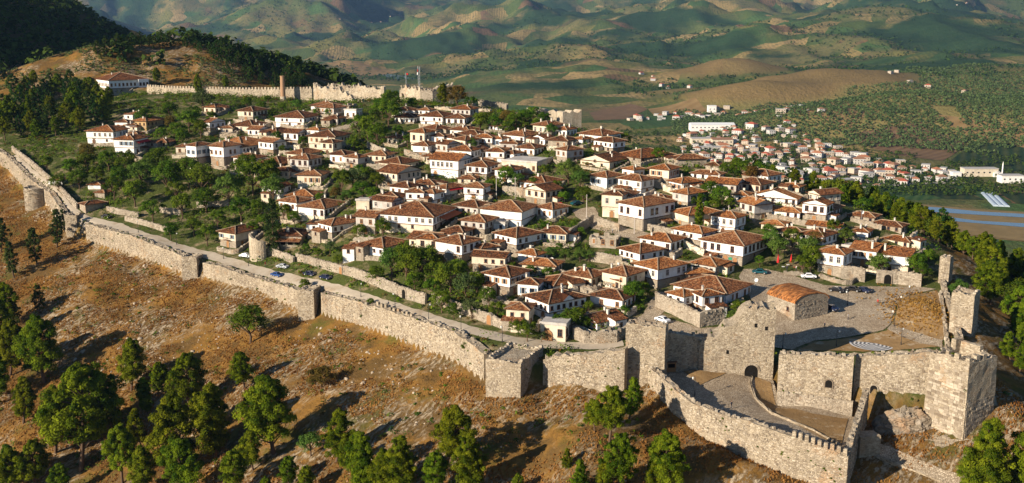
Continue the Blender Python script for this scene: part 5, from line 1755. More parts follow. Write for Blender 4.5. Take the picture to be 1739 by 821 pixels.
# smaller houses squeezed into the gaps of the dense rows
FILLPOLY = [(600, 200), (740, 190), (900, 215), (1060, 240), (1250, 300), (1400, 335), (1540, 405), (1545, 455), (1420, 440), (1290, 420), (1240, 440), (1200, 500), (1060, 540), (900, 560), (830, 480), (650, 410), (500, 400), (470, 330), (380, 290), (420, 205)]
def lane_free(x, y, pad):
    for poly, w in KEEP_OUT:
        for k in range(8):
            if w is None and inpoly(x + pad * math.cos(k * .785), y + pad * math.sin(k * .785), poly): return False
        if w is not None:
            for a_, b_ in zip(poly[:-1], poly[1:]):
                dx, dy = b_[0] - a_[0], b_[1] - a_[1]
                t = max(0, min(1, ((x - a_[0]) * dx + (y - a_[1]) * dy) / (dx * dx + dy * dy + 1e-9)))
                if math.hypot(x - a_[0] - t * dx, y - a_[1] - t * dy) < w + pad: return False
    return True
rf_ = random.Random(21)
nfill, fl_lab = 0, set()
NAMED = list(HOUSES)
GARDENS = [(690, 470, 75, 55), (790, 510, 60, 45), (960, 440, 55, 22), (950, 392, 50, 14), (620, 235, 50, 30), (590, 325, 45, 25), (850, 218, 50, 14), (965, 310, 35, 25), (1210, 350, 30, 18), (1340, 440, 55, 30), (1100, 395, 70, 20), (1020, 375, 45, 25)]
for k in range(6000):
    if nfill >= 62: break
    px, py = rf_.uniform(380, 1550), rf_.uniform(190, 560)
    if not inpoly(px, py, FILLPOLY): continue
    if any(((px - g[0]) / g[2]) ** 2 + ((py - g[1]) / g[3]) ** 2 < 1 for g in GARDENS): continue
    x, y, z = hit(px, py)
    s_ = F / project(x, y, z)[2]
    a_rel = rf_.choice((18, 28, 32, 36, 42, 50))
    Ly, Lx = rf_.uniform(5.5, 10.5), rf_.uniform(5.5, 8.5)
    ar = math.radians(a_rel)
    aw = ar + math.atan((px - CX) / F)
    dl, dr = Vector((-math.cos(aw), math.sin(aw))), Vector((math.sin(aw), math.cos(aw)))
    c = Vector((x, y)) + dl * Ly / 2 + dr * Lx / 2
    if not lane_free(c.x, c.y, max(Lx, Ly) * .5 + .4): continue
    if float(curtain_distance(np.array([c.x]), np.array([c.y]))[0][0]) < 12: continue
    b = min(NAMED, key=lambda L: (L[0] - px) ** 2 + 1.6 * (L[1] - py) ** 2)
    du, dv = px - b[0], py - b[1]
    rel = ('right of' if du > 0 else 'left of') if abs(du) > abs(dv) * 1.1 else ('just below' if dv > 0 else 'just above')
    key = ' '.join(b[2].split()[:9])
    if key.split()[-1] in ('of', 'the', 'a', 'with', 'and', 'in', 'its', 'on', 'by', 'under', 'below', 'at', 'beside', 'right', 'left'): key = ' '.join(key.split()[:-1])
    lab = f'small tiled house {rel} the {key}'
    if lab in fl_lab: continue
    fl_lab.add(lab)
    hm = rf_.choice((2.9, 3.2, 4.6, 5.4, 6.0))
    house(px, py, Ly * s_ * math.cos(ar), Lx * s_ * math.sin(ar), hm * s_ * .965, a_rel, rf_.choice('hhhhxy'), rf_.choice(('ws', 'ww', 'cs', 'ws', 'cc', 'gs')), lab)
    nfill += 1

# extras that belong to single houses
def part_on(key, fn):
    r = SPECIAL[key]
    fn(*r)
def awning(mat, side, w0, w1, z, out):
    def f(root, Lx, Ly, H, hl):
        hx, hy = Lx / 2, Ly / 2
        m = MB()
        if side == 'r':
            m.add([(-hx + Lx * w0, -hy - .1, z(H)), (-hx + Lx * w1, -hy - .1, z(H)), (-hx + Lx * w1, -hy - out, z(H) - .7), (-hx + Lx * w0, -hy - out, z(H) - .7),
                   (-hx + Lx * w0, -hy - .1, z(H) + .08), (-hx + Lx * w1, -hy - .1, z(H) + .08), (-hx + Lx * w1, -hy - out, z(H) - .62), (-hx + Lx * w0, -hy - out, z(H) - .62)], [(0, 3, 2, 1), (4, 5, 6, 7), (3, 7, 6, 2), (0, 4, 7, 3), (1, 2, 6, 5)])
        m.build('awning', MAT[mat], root)
        MB().bar((-hx + Lx * w0 + .1, -hy - out + .1, -2), (-hx + Lx * w0 + .1, -hy - out + .1, z(H) - .7), .1, .1).bar((-hx + Lx * w1 - .1, -hy - out + .1, -2), (-hx + Lx * w1 - .1, -hy - out + .1, z(H) - .7), .1, .1).build('awning_posts', MAT['metal_dark'], root)
    return f
part_on('two-storey white house with a red awning at left', awning('red_cloth', 'r', .1, 1.0, lambda H: H * .85, 2.2))
plain('orange_cloth', (0.62, 0.13, 0.03), .8)
part_on('very long white house with an orange awning at its end', awning('orange_cloth', 'r', .25, 1.0, lambda H: H * .82, 3.0))
part_on('white house with a red-striped eave', awning('red_cloth', 'r', .1, .9, lambda H: H * .96, 1.2))
def arcade(root, Lx, Ly, H, hl):
    hx, hy = Lx / 2, Ly / 2
    n = 4
    for i in range(n):
        u = -hy + Ly * (i + .5) / n
        arched_opening(root, (-hx - .06, u, -.2), -math.pi / 2, 1.7, 1.3)
    me, bars, _ = roof_mesh(2.2, Ly, H * .62, .2, 18, 's', MAT['roof_tile'])
    obj('porch_roof', me, root, (-hx - 1.25, 0, -.3))
part_on('arcaded church hall behind the dark cypress', arcade)
def mansion(root, Lx, Ly, H, hl):
    hx, hy = Lx / 2, Ly / 2
    for i in range(4):
        arched_opening(root, (-hx + Lx * (.15 + .17 * i), -hy - .1, 0), 0, 1.6, 1.5)
    MB().box(hx - 6, hx, -hy - 1.6, -hy - .25, -3, H).build('bay', MAT['plaster_white'], root)
    for i in range(3): obj('window', WIN[0], root, (hx - 5 + 2 * i, -hy - 1.61, H * .6))
part_on('long white mansion with arches on the far hilltop', mansion)
def lodge(root, Lx, Ly, H, hl):
    hx = Lx / 2
    d = arch_panel(2.6, 1.6, -.12, .1).build('gate_door', MAT['wood_light'], root, (-hx - .15, Ly * .22, .05), -math.pi / 2)
    MB().box(-.04, .04, -.16, -.1, 0, 2.8).build('door_seam', MAT['wood'], d)
part_on('flat-roofed gate lodge with a big wooden door', lodge)
def three_doors(root, Lx, Ly, H, hl):
    for u in (-.1, .18, .38):
        obj('door', DOOR[0], root, (-Lx / 2 - .06, u * Ly, 0), -math.pi / 2, (1.2, 1, 1.15))
    obj('door', DOOR[2], root, (-Lx / 2 - .06, -.22 * Ly, 0), -math.pi / 2)
part_on('grand white house with three arched doors on the plaza', three_doors)
def street_arches(root, Lx, Ly, H, hl):
    for u in (-.15, .25): arched_opening(root, (-Lx / 2 - .06, u * Ly, .1), -math.pi / 2, 1.5, 1.6)
part_on('big three-level house with arched doors on the street', street_arches)
def gable_slot(root, Lx, Ly, H, hl):
    arched_opening(root, (-Lx / 2 - .26, 0, H * .75), -math.pi / 2, .6, .6)
    MB().box(-Lx / 2 - 1.6, -Lx / 2 - .2, Ly * .1, Ly * .38, H * .55, H * .62).build('door_hood', MAT['roof_tile'], root)
part_on('big church with a sunlit plain gable', gable_slot)
def pediment(root, Lx, Ly, H, hl):
    hy = Ly / 2
    me = mesh('gablet', [(-1.9, -.75, 0), (1.9, -.75, 0), (0, -.75, 1.3), (-1.9, 2.2, .9), (1.9, 2.2, .9), (0, 2.2, 1.35)], [(0, 1, 2), (0, 2, 5, 3), (1, 4, 5, 2)], [MAT['plaster_white'], MAT['roof_orange']], [0, 1, 1])
    obj('gablet', me, root, (-.02 * Lx, -hy - .25, H + .02))
part_on('white house with a long blue-shaded window gallery', pediment)
part_on('big three-level house with arched doors on the street', lambda root, Lx, Ly, H, hl: MB().box(-Lx / 2 - .5, Lx / 2, -Ly / 2 - .5, Ly / 2, -4, H * .45).build('stone_base', MAT['house_stone'], root))

# barrel-roofed chapel on the plaza
x, y, z = hit(1349, 547)
phi = math.atan((1349 - CX) / F)
a = math.radians(48) + phi
s = F / project(x, y, z)[2]
Ly, Lx, H = 47 / (s * math.cos(math.radians(48))), 55 / (s * math.sin(math.radians(48))), 4.6
dl, dr = Vector((-math.cos(a), math.sin(a))), Vector((math.sin(a), math.cos(a)))
c = Vector((x, y)) + dl * Ly / 2 + dr * Lx / 2
ch = thing('chapel', 'stone chapel with an orange barrel roof standing on the plaza', 'chapel', (c.x, c.y, z), math.pi / 2 - a)
KEEP_OUT.append(([tuple(Vector((x, y))), tuple(Vector((x, y)) + dr * Lx), tuple(Vector((x, y)) + dr * Lx + dl * Ly), tuple(Vector((x, y)) + dl * Ly)], None))
HOUSES.append((1350, 515, 'chapel with the orange barrel roof'))
hx, hy = Lx / 2, Ly / 2
n = 14
arc = [(hx * math.cos(math.pi * k / n), 2.1 * math.sin(math.pi * k / n)) for k in range(n + 1)]
mb = MB().box(-hx, hx, -hy, hy, -3, H)
k = n + 1
mb.add([(u, -hy, H + w) for u, w in arc] + [(u, hy, H + w) for u, w in arc], [tuple(range(k)), tuple(range(2 * k - 1, k - 1, -1))])
mb.build('wall', MAT['house_stone'], ch)
vs, fs, uv = [], [], []
for j in range(9):
    for i, (u, w) in enumerate(arc):
        yy = -hy - .12 + (Ly + .24) * j / 8
        vs.append((u * 1.06, yy, H + .1 + w * 1.05 + random.uniform(-.05, .05)))
for j in range(8):
    for i in range(n):
        f = (j * k + i, (j + 1) * k + i, (j + 1) * k + i + 1, j * k + i + 1)
        fs.append(f)
        uv += [(vs[q_][1], i * .5 + (0 if q_ % k == i else .5)) for q_ in f]
rf = obj('roof', mesh('roof', vs, fs, [MAT['chapel_tile']], None, uv), ch)
sol = rf.modifiers.new('thick', 'SOLIDIFY'); sol.thickness = .25
for u in (-.25, .3): obj('window', WIN[3], ch, (u * 0 - hx - .01, u * Ly, 2.2), -math.pi / 2)
mb = MB()
face_stones(mb, (-hx - .02, hy), (-hx - .02, -hy), lambda t: -.4, lambda t: H - .2, (-1, 0), .5)
face_stones(mb, (-hx, -hy - .02), (hx, -hy - .02), lambda t: -.4, lambda t: H + .8, (0, -1), .5)
tag(mb.build('rubble_stones', MAT['stone_piece'], ch), kind='stuff')
# ruined apse by the road
x, y, z = hit(440, 442)
ra_ = thing('ruined_apse', 'curved ruined apse of pale stone standing beside the road', 'ruin', (x, y, z))
vs, fs = [], []
N = 14
for i in range(N):
    w = math.pi * (.75 + 1.0 * i / (N - 1))
    hh = 8.6 - 3.6 * max(0, i / (N - 1) - .35) + random.uniform(-.3, .3)
    for r in (3.6, 2.8):
        vs += [(r * math.cos(w), 2.5 + r * math.sin(w), -3), (r * math.cos(w), 2.5 + r * math.sin(w), hh)]
for i in range(N - 1):
    b = i * 4
    fs += [(b, b + 4, b + 5, b + 1), (b + 2, b + 3, b + 7, b + 6), (b + 1, b + 5, b + 7, b + 3)]
fs += [(0, 1, 3, 2), (N * 4 - 4, N * 4 - 2, N * 4 - 1, N * 4 - 3)]
obj('curved_wall', mesh('curved_wall', vs, fs, [MAT['ruin_stone']]), ra_)
MB().box(2.6, 6.4, 1.6, 2.5, -3, 4.4, 0, None).box(6.4, 8.6, 1.7, 2.6, -3, 2.6).build('side_wall', MAT['ruin_stone'], ra_)
arched_opening(ra_, (4.4, 1.58, 1.6), 0, .6, .8)
HOUSES.append((440, 415, 'curved ruined apse by the road'))

# lean-to annexes (parts of their house) and yard walls in front of the houses
def clear_of(x, y, own=None):
    for poly, w in KEEP_OUT:
        if own is not None and poly is own: continue
        if w is None:
            if inpoly(x, y, poly): return False
        else:
            for a, b in zip(poly[:-1], poly[1:]):
                dx, dy = b[0] - a[0], b[1] - a[1]
                t = max(0, min(1, ((x - a[0]) * dx + (y - a[1]) * dy) / (dx * dx + dy * dy + 1e-9)))
                if math.hypot(x - a[0] - t * dx, y - a[1] - t * dy) < w: return False
    return True
rn = random.Random(5)
for (key, c0, dl, dr, Lx, Ly, H, root, roof) in YARDS:
    if roof in 'fn' or 'shed' in key or 'hut' in key: continue
    if rn.random() < .55:        # lean-to
        side = rn.choice(('l', 'r', 'r'))
        w, d, h = rn.uniform(3, 5), rn.uniform(2.2, 3.2), rn.uniform(2.2, 3.0)
        if side == 'l':
            o2 = c0 - dr * d / 2 + dl * Ly * .7
            ok = clear_of(o2.x - dr.x, o2.y - dr.y)
            loc, rz = (-Lx / 2 - d / 2 - .02, Ly * .2, 0), 0.0
        else:
            o2 = c0 - dl * d / 2 + dr * Lx * .6
            ok = clear_of(o2.x - dl.x, o2.y - dl.y)
            loc, rz = (Lx * .12, -Ly / 2 - d / 2 - .02, 0), math.pi / 2
        if ok:
            an = MB().box(-d / 2, d / 2, -w / 2, w / 2, -4, h).build('annex', MAT[rn.choice(('plaster_white', 'house_stone', 'plaster_cream'))], root, loc, rz)
            me, b_, r_ = roof_mesh(d, w, h, .25, 16, 's', MAT['roof_tile'])
            obj('annex_roof', me, an)
            obj('window', WIN[3], an, (-d / 2 - .01, 0, 1.1), -math.pi / 2)
    if rn.random() < .85:
        g = rn.uniform(2.2, 4.2)
        a = c0 - dr * g + dl * (Ly * rn.uniform(.7, 1.15))
        b = c0 - dr * g - dl * g
        e = c0 - dl * g + dr * (Lx * rn.uniform(.35, .9))
        line = []
        for p, q_ in ((a, b), (b, e)):
            n = max(2, int((q_ - p).length / 1.2))
            line += [p.lerp(q_, t / n) for t in range(n)]
        line.append(e)
        run, best = [], []
        for p in line:
            if clear_of(p.x, p.y) and float(curtain_distance(np.array([p.x]), np.array([p.y]))[0][0]) > 3.5:
                run.append(p)
            else:
                best = max(best, run, key=len); run = []
        best = max(best, run, key=len)
        if len(best) > 4:
            hh = rn.uniform(1.0, 2.1)
            pp = [(p.x, p.y, float(ground(p.x, p.y)) - .3, float(ground(p.x, p.y)) + hh) for p in best[::2]]
            wall_line('garden_wall', 'yard wall of the ' + ' '.join(key.split()[:13]), pp, thick=.5, mat=rn.choice(('house_stone', 'house_stone', 'ruin_stone', 'plaster_cream')), jag=.2, cover=.35, deep=2.5, group='yard walls of houses')
            KEEP_OUT.append(([p[:2] for p in pp], .6))
# ------------------------------------------------------------------ garden and terrace walls
GW = """
3.0 house_stone|597 471,640 487,683 506,722 518|high pale garden wall along the road with an arched niche
2.6 house_stone|733 514,775 531,815 546,856 561|pale garden wall along the road with a wooden arched door
2.6 house_stone|502 444,550 458,600 471|garden wall along the road behind the parked blue cars
2.4 house_stone|457 433,480 441,498 449|short garden wall right of the ruined apse
2.0 house_stone|181 360,208 366,235 371|upper pale wall left beside the wall road
2.0 house_stone|212 376,250 386,285 396|lower pale wall beside the wall road at left
2.0 house_stone|270 361,307 367|short pale terrace wall under the left orchard
2.2 house_stone|334 354,370 352,400 350|long pale terrace wall below the orchard trees
3.2 house_stone|853 331,890 337,925 342|pale terrace wall under the row-window house
3.0 house_stone|961 413,985 395,1008 381|dark slanting wall above the vine garden
2.6 house_stone|1014 384,1051 395|lit wall right of the slanting garden wall
2.8 house_stone|1002 445,1030 449,1056 453|pale ruined wall in front of the stone shell
2.0 house_stone|1098 392,1135 400,1168 407|pale wall above the blue-pipe house
2.0 house_stone|1200 400,1225 391,1248 382|slanting wall beside the slim cypress yard
4.0 house_stone|1112 522,1140 534,1163 546,1188 558,1230 550|stepped pale wall below the front house by the gate
3.0 house_stone|972 576,992 585,1020 586,1048 584,1064 574|pale polygonal wall at the foot of the slanting-roof house
3.6 house_stone|1488 481,1525 484,1564 488|rough white garden wall with an arched gateway by the plaza
3.8 house_stone|1428 474,1448 477,1468 481|tall yard wall right of the white tower house
1.0 house_stone|1332 467,1350 469,1364 470|low wall in front of the cafe terrace
2.2 house_stone|450 211,480 219,507 226|retaining wall below the boxy stone house
2.2 house_stone|520 226,545 236,562 242|pale retaining wall under the long white upper house
2.4 house_stone|623 252,640 259,656 266|pale wall strip beside the dark trees upslope
2.2 house_stone|686 263,705 270,722 277|pale wall above the long window house
1.8 house_stone|803 265,822 270,835 272|low pale wall under the green shrub
2.0 house_stone|838 302,860 304,882 307|pale wall left of the flat-roofed block
2.0 house_stone|860 430,880 440,905 452,925 462|pale stepped wall beside the bean garden
2.0 house_stone|930 462,950 470,968 478|pale wall below the bean garden
2.2 house_stone|985 500,1010 508,1040 520,1062 528|long pale yard wall below the three-window house
1.8 house_stone|720 400,745 408,775 416,800 420|terrace wall in front of the very long white house
2.0 house_stone|610 375,632 390,648 398|terrace wall left of the round tree by the long house
1.6 house_stone|820 520,845 515,862 510|garden wall left of the garage house
2.0 house_stone|1230 372,1252 366,1268 362|wall beside the tall lamp at the right
1.8 house_stone|470 262,500 266,530 270|low wall across the scrub bank
1.8 house_stone|380 244,410 250,440 256,470 262|pale wall above the broad brown roof
2.0 house_stone|215 268,235 275,250 280|garden wall below the red-awning house
2.4 house_stone|20 258,50 280,75 302,105 330,130 356|inner wall along the climbing road at far left
1.8 house_stone|640 330,655 338,668 345|small wall left of the white gable house
"""
gwid = {}
for line in GW.strip().split('\n'):
    hd, pts, lab = line.split('|')
    hgt, mt = hd.split()
    pp = []
    for t in pts.split(','):
        x, y, z = hit(*map(float, t.split()))
        pp.append((x, y, z - .3, z + float(hgt)))
    w = wall_line('garden_wall', lab, pp, thick=.6, mat=mt, jag=.18, stones=True, cover=.45, deep=1.5, group='garden and terrace walls')
    gwid[lab] = (w, pp)
    KEEP_OUT.append(([p[:2] for p in pp], .8))
def wall_door(lab, i, t, w, hh, mat):
    root, pp = gwid[lab]
    a, b = pp[i], pp[i + 1]
    L = math.hypot(b[0] - a[0], b[1] - a[1])
    nx, ny = (b[1] - a[1]) / L, -(b[0] - a[0]) / L
    x, y = a[0] + (b[0] - a[0]) * t + nx * .12, a[1] + (b[1] - a[1]) * t + ny * .12
    z = a[2] + (b[2] - a[2]) * t + .3
    o = pp[0]
    r = arch_panel(w + .6, hh + .3, -.1, .7).build('doorway', MAT['house_stone'], root, (x - o[0], y - o[1], z - o[2]), math.atan2(b[1] - a[1], b[0] - a[0]))
    arch_panel(w, hh, -.16, .02).build('leaf_or_shade_panel', MAT[mat], r)  # wooden leaf, except open arches: there a panel painted black for shade
wall_door('pale garden wall along the road with a wooden arched door', 2, .4, 1.6, 1.8, 'wood_light')
wall_door('high pale garden wall along the road with an arched niche', 2, .1, 1.6, 1.8, 'painted_shade')
wall_door('garden wall along the road behind the parked blue cars', 1, .6, 1.3, 1.6, 'wood_light')
wall_door('rough white garden wall with an arched gateway by the plaza', 0, .5, 1.9, 1.7, 'painted_shade')
# ------------------------------------------------------------------ vegetation
def leaf_quads(centers, radii, per, size, rng, up=0.35, flat=0.8, tones=None, needle=False):
    """leaf-sized faces spread over puffs; returns verts, faces, tone"""
    n = len(centers)
    c = np.repeat(centers, per, 0)
    r = np.repeat(radii, per)[:, None]
    d = rng.normal(size=(n * per, 3))
    d /= np.linalg.norm(d, axis=1)[:, None]
    d[:, 2] = np.where(d[:, 2] < -0.35, -d[:, 2], d[:, 2])
    rad = rng.uniform(0.55, 1.08, (n * per, 1))
    p = c + d * r * rad * np.array([1, 1, flat])
    nr = d + rng.normal(scale=0.45, size=d.shape) + np.array([0, 0, up])
    nr /= np.linalg.norm(nr, axis=1)[:, None]
    t1 = np.cross(nr, rng.normal(size=nr.shape))
    t1 /= np.linalg.norm(t1, axis=1)[:, None] + 1e-9
    if needle:
        t1 = d * .7 + np.array([0, 0, .75]) + rng.normal(scale=.35, size=d.shape)
        t1 -= nr * (t1 * nr).sum(1, keepdims=True)
        t1 /= np.linalg.norm(t1, axis=1)[:, None] + 1e-9
    t2 = np.cross(nr, t1)
    s = size * rng.uniform(.6, 1.35, (n * per, 1))
    a, b = t1 * s * (.80 if needle else .55), t2 * s * (.30 if needle else .42)
    v = np.stack([p - a, p - b * .9, p + a, p + b], 1).reshape(-1, 3)
    f = np.arange(n * per * 4).reshape(-1, 4)
    ts = np.repeat(rng.uniform(0, .75, n) if tones is None else tones, per)
    return v, f, np.clip(ts + rng.uniform(-.15, .25, n * per), 0, 1)
def crown_obj(name, parts, mat):
    v = np.concatenate([p[0] for p in parts])
    f, o = [], 0
    for p in parts:
        f.append(p[1] + o); o += len(p[0])
    return mesh(name, v, np.concatenate(f), [mat], None, None, np.concatenate([p[2] for p in parts]))
def limb_mesh(name, limbs, mat):
    mb = MB()
    for pts, rad in limbs: mb.tube(pts, rad, 6, 0, .5, False)
    return mb.me(name, mat, True)
def make_pine(seed, mat, npuff=125, per=195, leaf=.020, slim=1.0, low=.22):
    rng = np.random.default_rng(seed)
    lean = rng.normal(scale=.05, size=2)
    def axis(t): return np.array([lean[0] * math.sin(t * 2.2), lean[1] * math.sin(t * 2.0), t])
    limbs = [([axis(t) for t in (-.06, .2, .45, .7, .9)], [.026, .022, .017, .011, .004])]
    cs, rs = [], []
    ecc = rng.uniform(.75, 1.25)
    lob = rng.uniform(0, 6.28)
    for i in range(npuff):
        t = low + (1 - low) * ((i + .5) / npuff) ** .85
        prof = (math.sin(math.pi * min(1, (t - low) / (1 - low) * .80 + .17)) ** .8)
        w = i * 2.4 + rng.uniform(-.5, .5)
        R = .30 * slim * prof * (1 + .32 * math.cos(2 * w - lob)) * rng.uniform(.45, 1.15)
        a = axis(t)
        c = a + np.array([R * math.cos(w) * ecc, R * math.sin(w) / ecc, rng.uniform(-.03, .04)])
        cs.append(c)
        rs.append(rng.uniform(.042, .088) * (1.05 - .45 * max(0, t - .6) / .4) * (.7 + .3 * slim))
        if i % 4 == 0 and R > .1:
            b = axis(max(.12, t - .12))
            limbs.append(([b, (b + c) / 2 + np.array([0, 0, .01]), c], [.010, .007, .003]))
    cs.append(axis(.97)); rs.append(.05)
    return crown_obj('crown', [leaf_quads(np.array(cs), np.array(rs), per, leaf, rng, .3, 1.05, None, True)], mat), limb_mesh('trunk', limbs, MAT['bark'])
def make_broad(seed, mat, npuff=38, per=95, leaf=.042, wide=.42):
    rng = np.random.default_rng(seed)
    limbs = [([np.array([0, 0, -.08]), np.array([rng.normal(scale=.02), 0, .18]), np.array([rng.normal(scale=.03), .02, .5])], [.035, .026, .012])]
    cs, rs = [], []
    for i in range(npuff):
        d = rng.normal(size=3)
        d /= np.linalg.norm(d)
        if d[2] < -.55: d[2] = -d[2]
        k = rng.uniform(.55, 1.0)
        c = np.array([d[0] * wide * k, d[1] * wide * k, .56 + d[2] * .36 * k])
        cs.append(c)
        rs.append(rng.uniform(.10, .17))
        if i % 5 == 0: limbs.append(([np.array([0, 0, .25]), c * .6 + np.array([0, 0, .1]), c], [.016, .01, .004]))
    return crown_obj('crown', [leaf_quads(np.array(cs), np.array(rs), per, leaf, rng, .4, .85)], mat), limb_mesh('trunk', limbs, MAT['bark'])
def make_cypress(seed, mat, fat=.13, bare=.05):
    rng = np.random.default_rng(seed)
    cs, rs = [], []
    for i in range(60):
        t = bare + (1 - bare) * (i + .5) / 60
        u = (t - bare) / (1 - bare)
        R = fat * (math.sin(math.pi * min(1, u * .85 + .12)) ** .7) * rng.uniform(.35, .95)
        w = i * 2.4
        cs.append(np.array([R * math.cos(w), R * math.sin(w), t]))
        rs.append(rng.uniform(.035, .06) * (1.2 - .6 * u) * fat / .13)
    return crown_obj('crown', [leaf_quads(np.array(cs), np.array(rs), 90, .022, rng, .2, 1.3)], mat), limb_mesh('trunk', [([np.array([0, 0, -.05]), np.array([0, 0, .9])], [.02, .006])], MAT['bark'])
PINE = [make_pine(100 + i, MAT['pine_leaf'], slim=(.74, .62, .88, .70, .92, .56)[i], low=(.22, .15, .3, .2, .34, .12)[i]) for i in range(6)]
FPINE = [make_pine(120 + i, MAT['forest_leaf'], 46, 44, .045, (1.0, .85, 1.2)[i], .12) for i in range(3)]
BROAD = [make_broad(140 + i, MAT['broad_leaf'], wide=(.42, .5, .36, .46)[i]) for i in range(4)]
FRESH = [make_broad(150 + i, MAT['fresh_leaf'], wide=(.45, .38)[i]) for i in range(2)]
RUST = [make_broad(160, MAT['rust_leaf'], wide=.4)]
OLIVE = [make_broad(165 + i, MAT['olive_leaf'], 30, 80, .04, .45) for i in range(2)]
CYP = [make_cypress(170, MAT['cypress_leaf'], .17, .03), make_cypress(171, MAT['pine_leaf'], .10, .22)]
FIR = [make_pine(180 + i, MAT['cypress_leaf'], 46, 90, .032, .62, .12) for i in range(2)]
KINDS = dict(p=('pine_tree', PINE, 'pine'), f=('pine_tree', FPINE, 'pine'), b=('leafy_tree', BROAD, 'tree'), g=('leafy_tree', FRESH, 'bright green tree'), r=('leafy_tree', RUST, 'rusty yellow tree'), o=('olive_tree', OLIVE, 'grey-green olive tree'), c=('cypress_tree', CYP[:1], 'dark cypress'), n=('cypress_tree', CYP[1:], 'slim cypress'), d=('conifer_tree', FIR, 'dark conifer'))
TREES = []
def tree(kind, x, y, z, h, group, rnd=random, fat=1.0, lm=None):
    name, variants, word = KINDS[kind]
    cr, tr = rnd.choice(variants)
    sc = (h * rnd.uniform(.88, 1.12) * fat, h * rnd.uniform(.88, 1.12) * fat, h)
    o = obj(name, None, None, (x, y, z), rnd.uniform(0, 6.28))
    o['category'] = 'tree'
    o['group'] = group
    c = obj('crown', cr, o, scale=sc)
    t = obj('trunk', tr, o, scale=sc)
    TREES.append((o, word, x, y, z, h, lm))
    return o
def treepx(kind, px, py, hpx, group, fat=1.0, Y0=None):
    x, y, z = hit(px, py, Y0)
    s = F / project(x, y, z)[2]
    return tree(kind, x, y, z - .15, hpx / (s * .96) * (.98 if group.startswith('trees among') else .93), group, random, fat)
# foreground slope pines: foot pixel and height in pixels
for (px, py, h) in [(75, 652, 118), (18, 640, 100), (-15, 600, 100), (223, 664, 90), (138, 800, 180), (95, 770, 120), (170, 745, 120), (268, 672, 60), (322, 705, 104), (368, 778, 138),
                    (292, 812, 150), (208, 822, 105), (322, 850, 110), (15, 830, 80), (62, 838, 90), (110, 850, 70), (398, 842, 80), (465, 772, 138), (436, 725, 70), (416, 662, 66), (572, 785, 95), (620, 845, 118), (655, 850, 90),
                    (690, 842, 105), (762, 800, 116), (806, 846, 112), (740, 845, 80), (1068, 712, 74), (1035, 752, 98), (1010, 735, 60), (978, 845, 66), (1050, 845, 110), (1020, 850, 70), (1140, 852, 118), (1110, 850, 70),
                    (1690, 858, 150), (1650, 850, 90), (1735, 850, 150), (240, 760, 70), (340, 745, 80), (40, 720, 80), (520, 850, 60), (455, 850, 40), (880, 840, 36), (250, 705, 66), (130, 690, 70), (-5, 690, 90), (240, 845, 90), (430, 800, 70), (5, 560, 80), (490, 835, 60), (590, 800, 60), (960, 800, 40), (20, 850, 90)]:
    treepx('p', px, py, h, 'pines on the slope below the wall', 1.06)
treepx('b', 425, 584, 70, 'shrubby trees on the slope', 1.0)
treepx('g', 528, 775, 46, 'shrubby trees on the slope')
treepx('r', 545, 660, 40, 'shrubby trees on the slope', 1.6)
treepx('d', 97, 421, 66, 'dark conifers below the left wall'); treepx('d', 63, 450, 64, 'dark conifers below the left wall'); treepx('d', 24, 472, 64, 'dark conifers below the left wall')
treepx('d', 68, 532, 50, 'dark conifers below the left wall'); treepx('d', 2, 430, 60, 'dark conifers below the left wall'); treepx('d', 30, 555, 50, 'dark conifers below the left wall')
treepx('d', 110, 395, 40, 'dark conifers below the left wall')
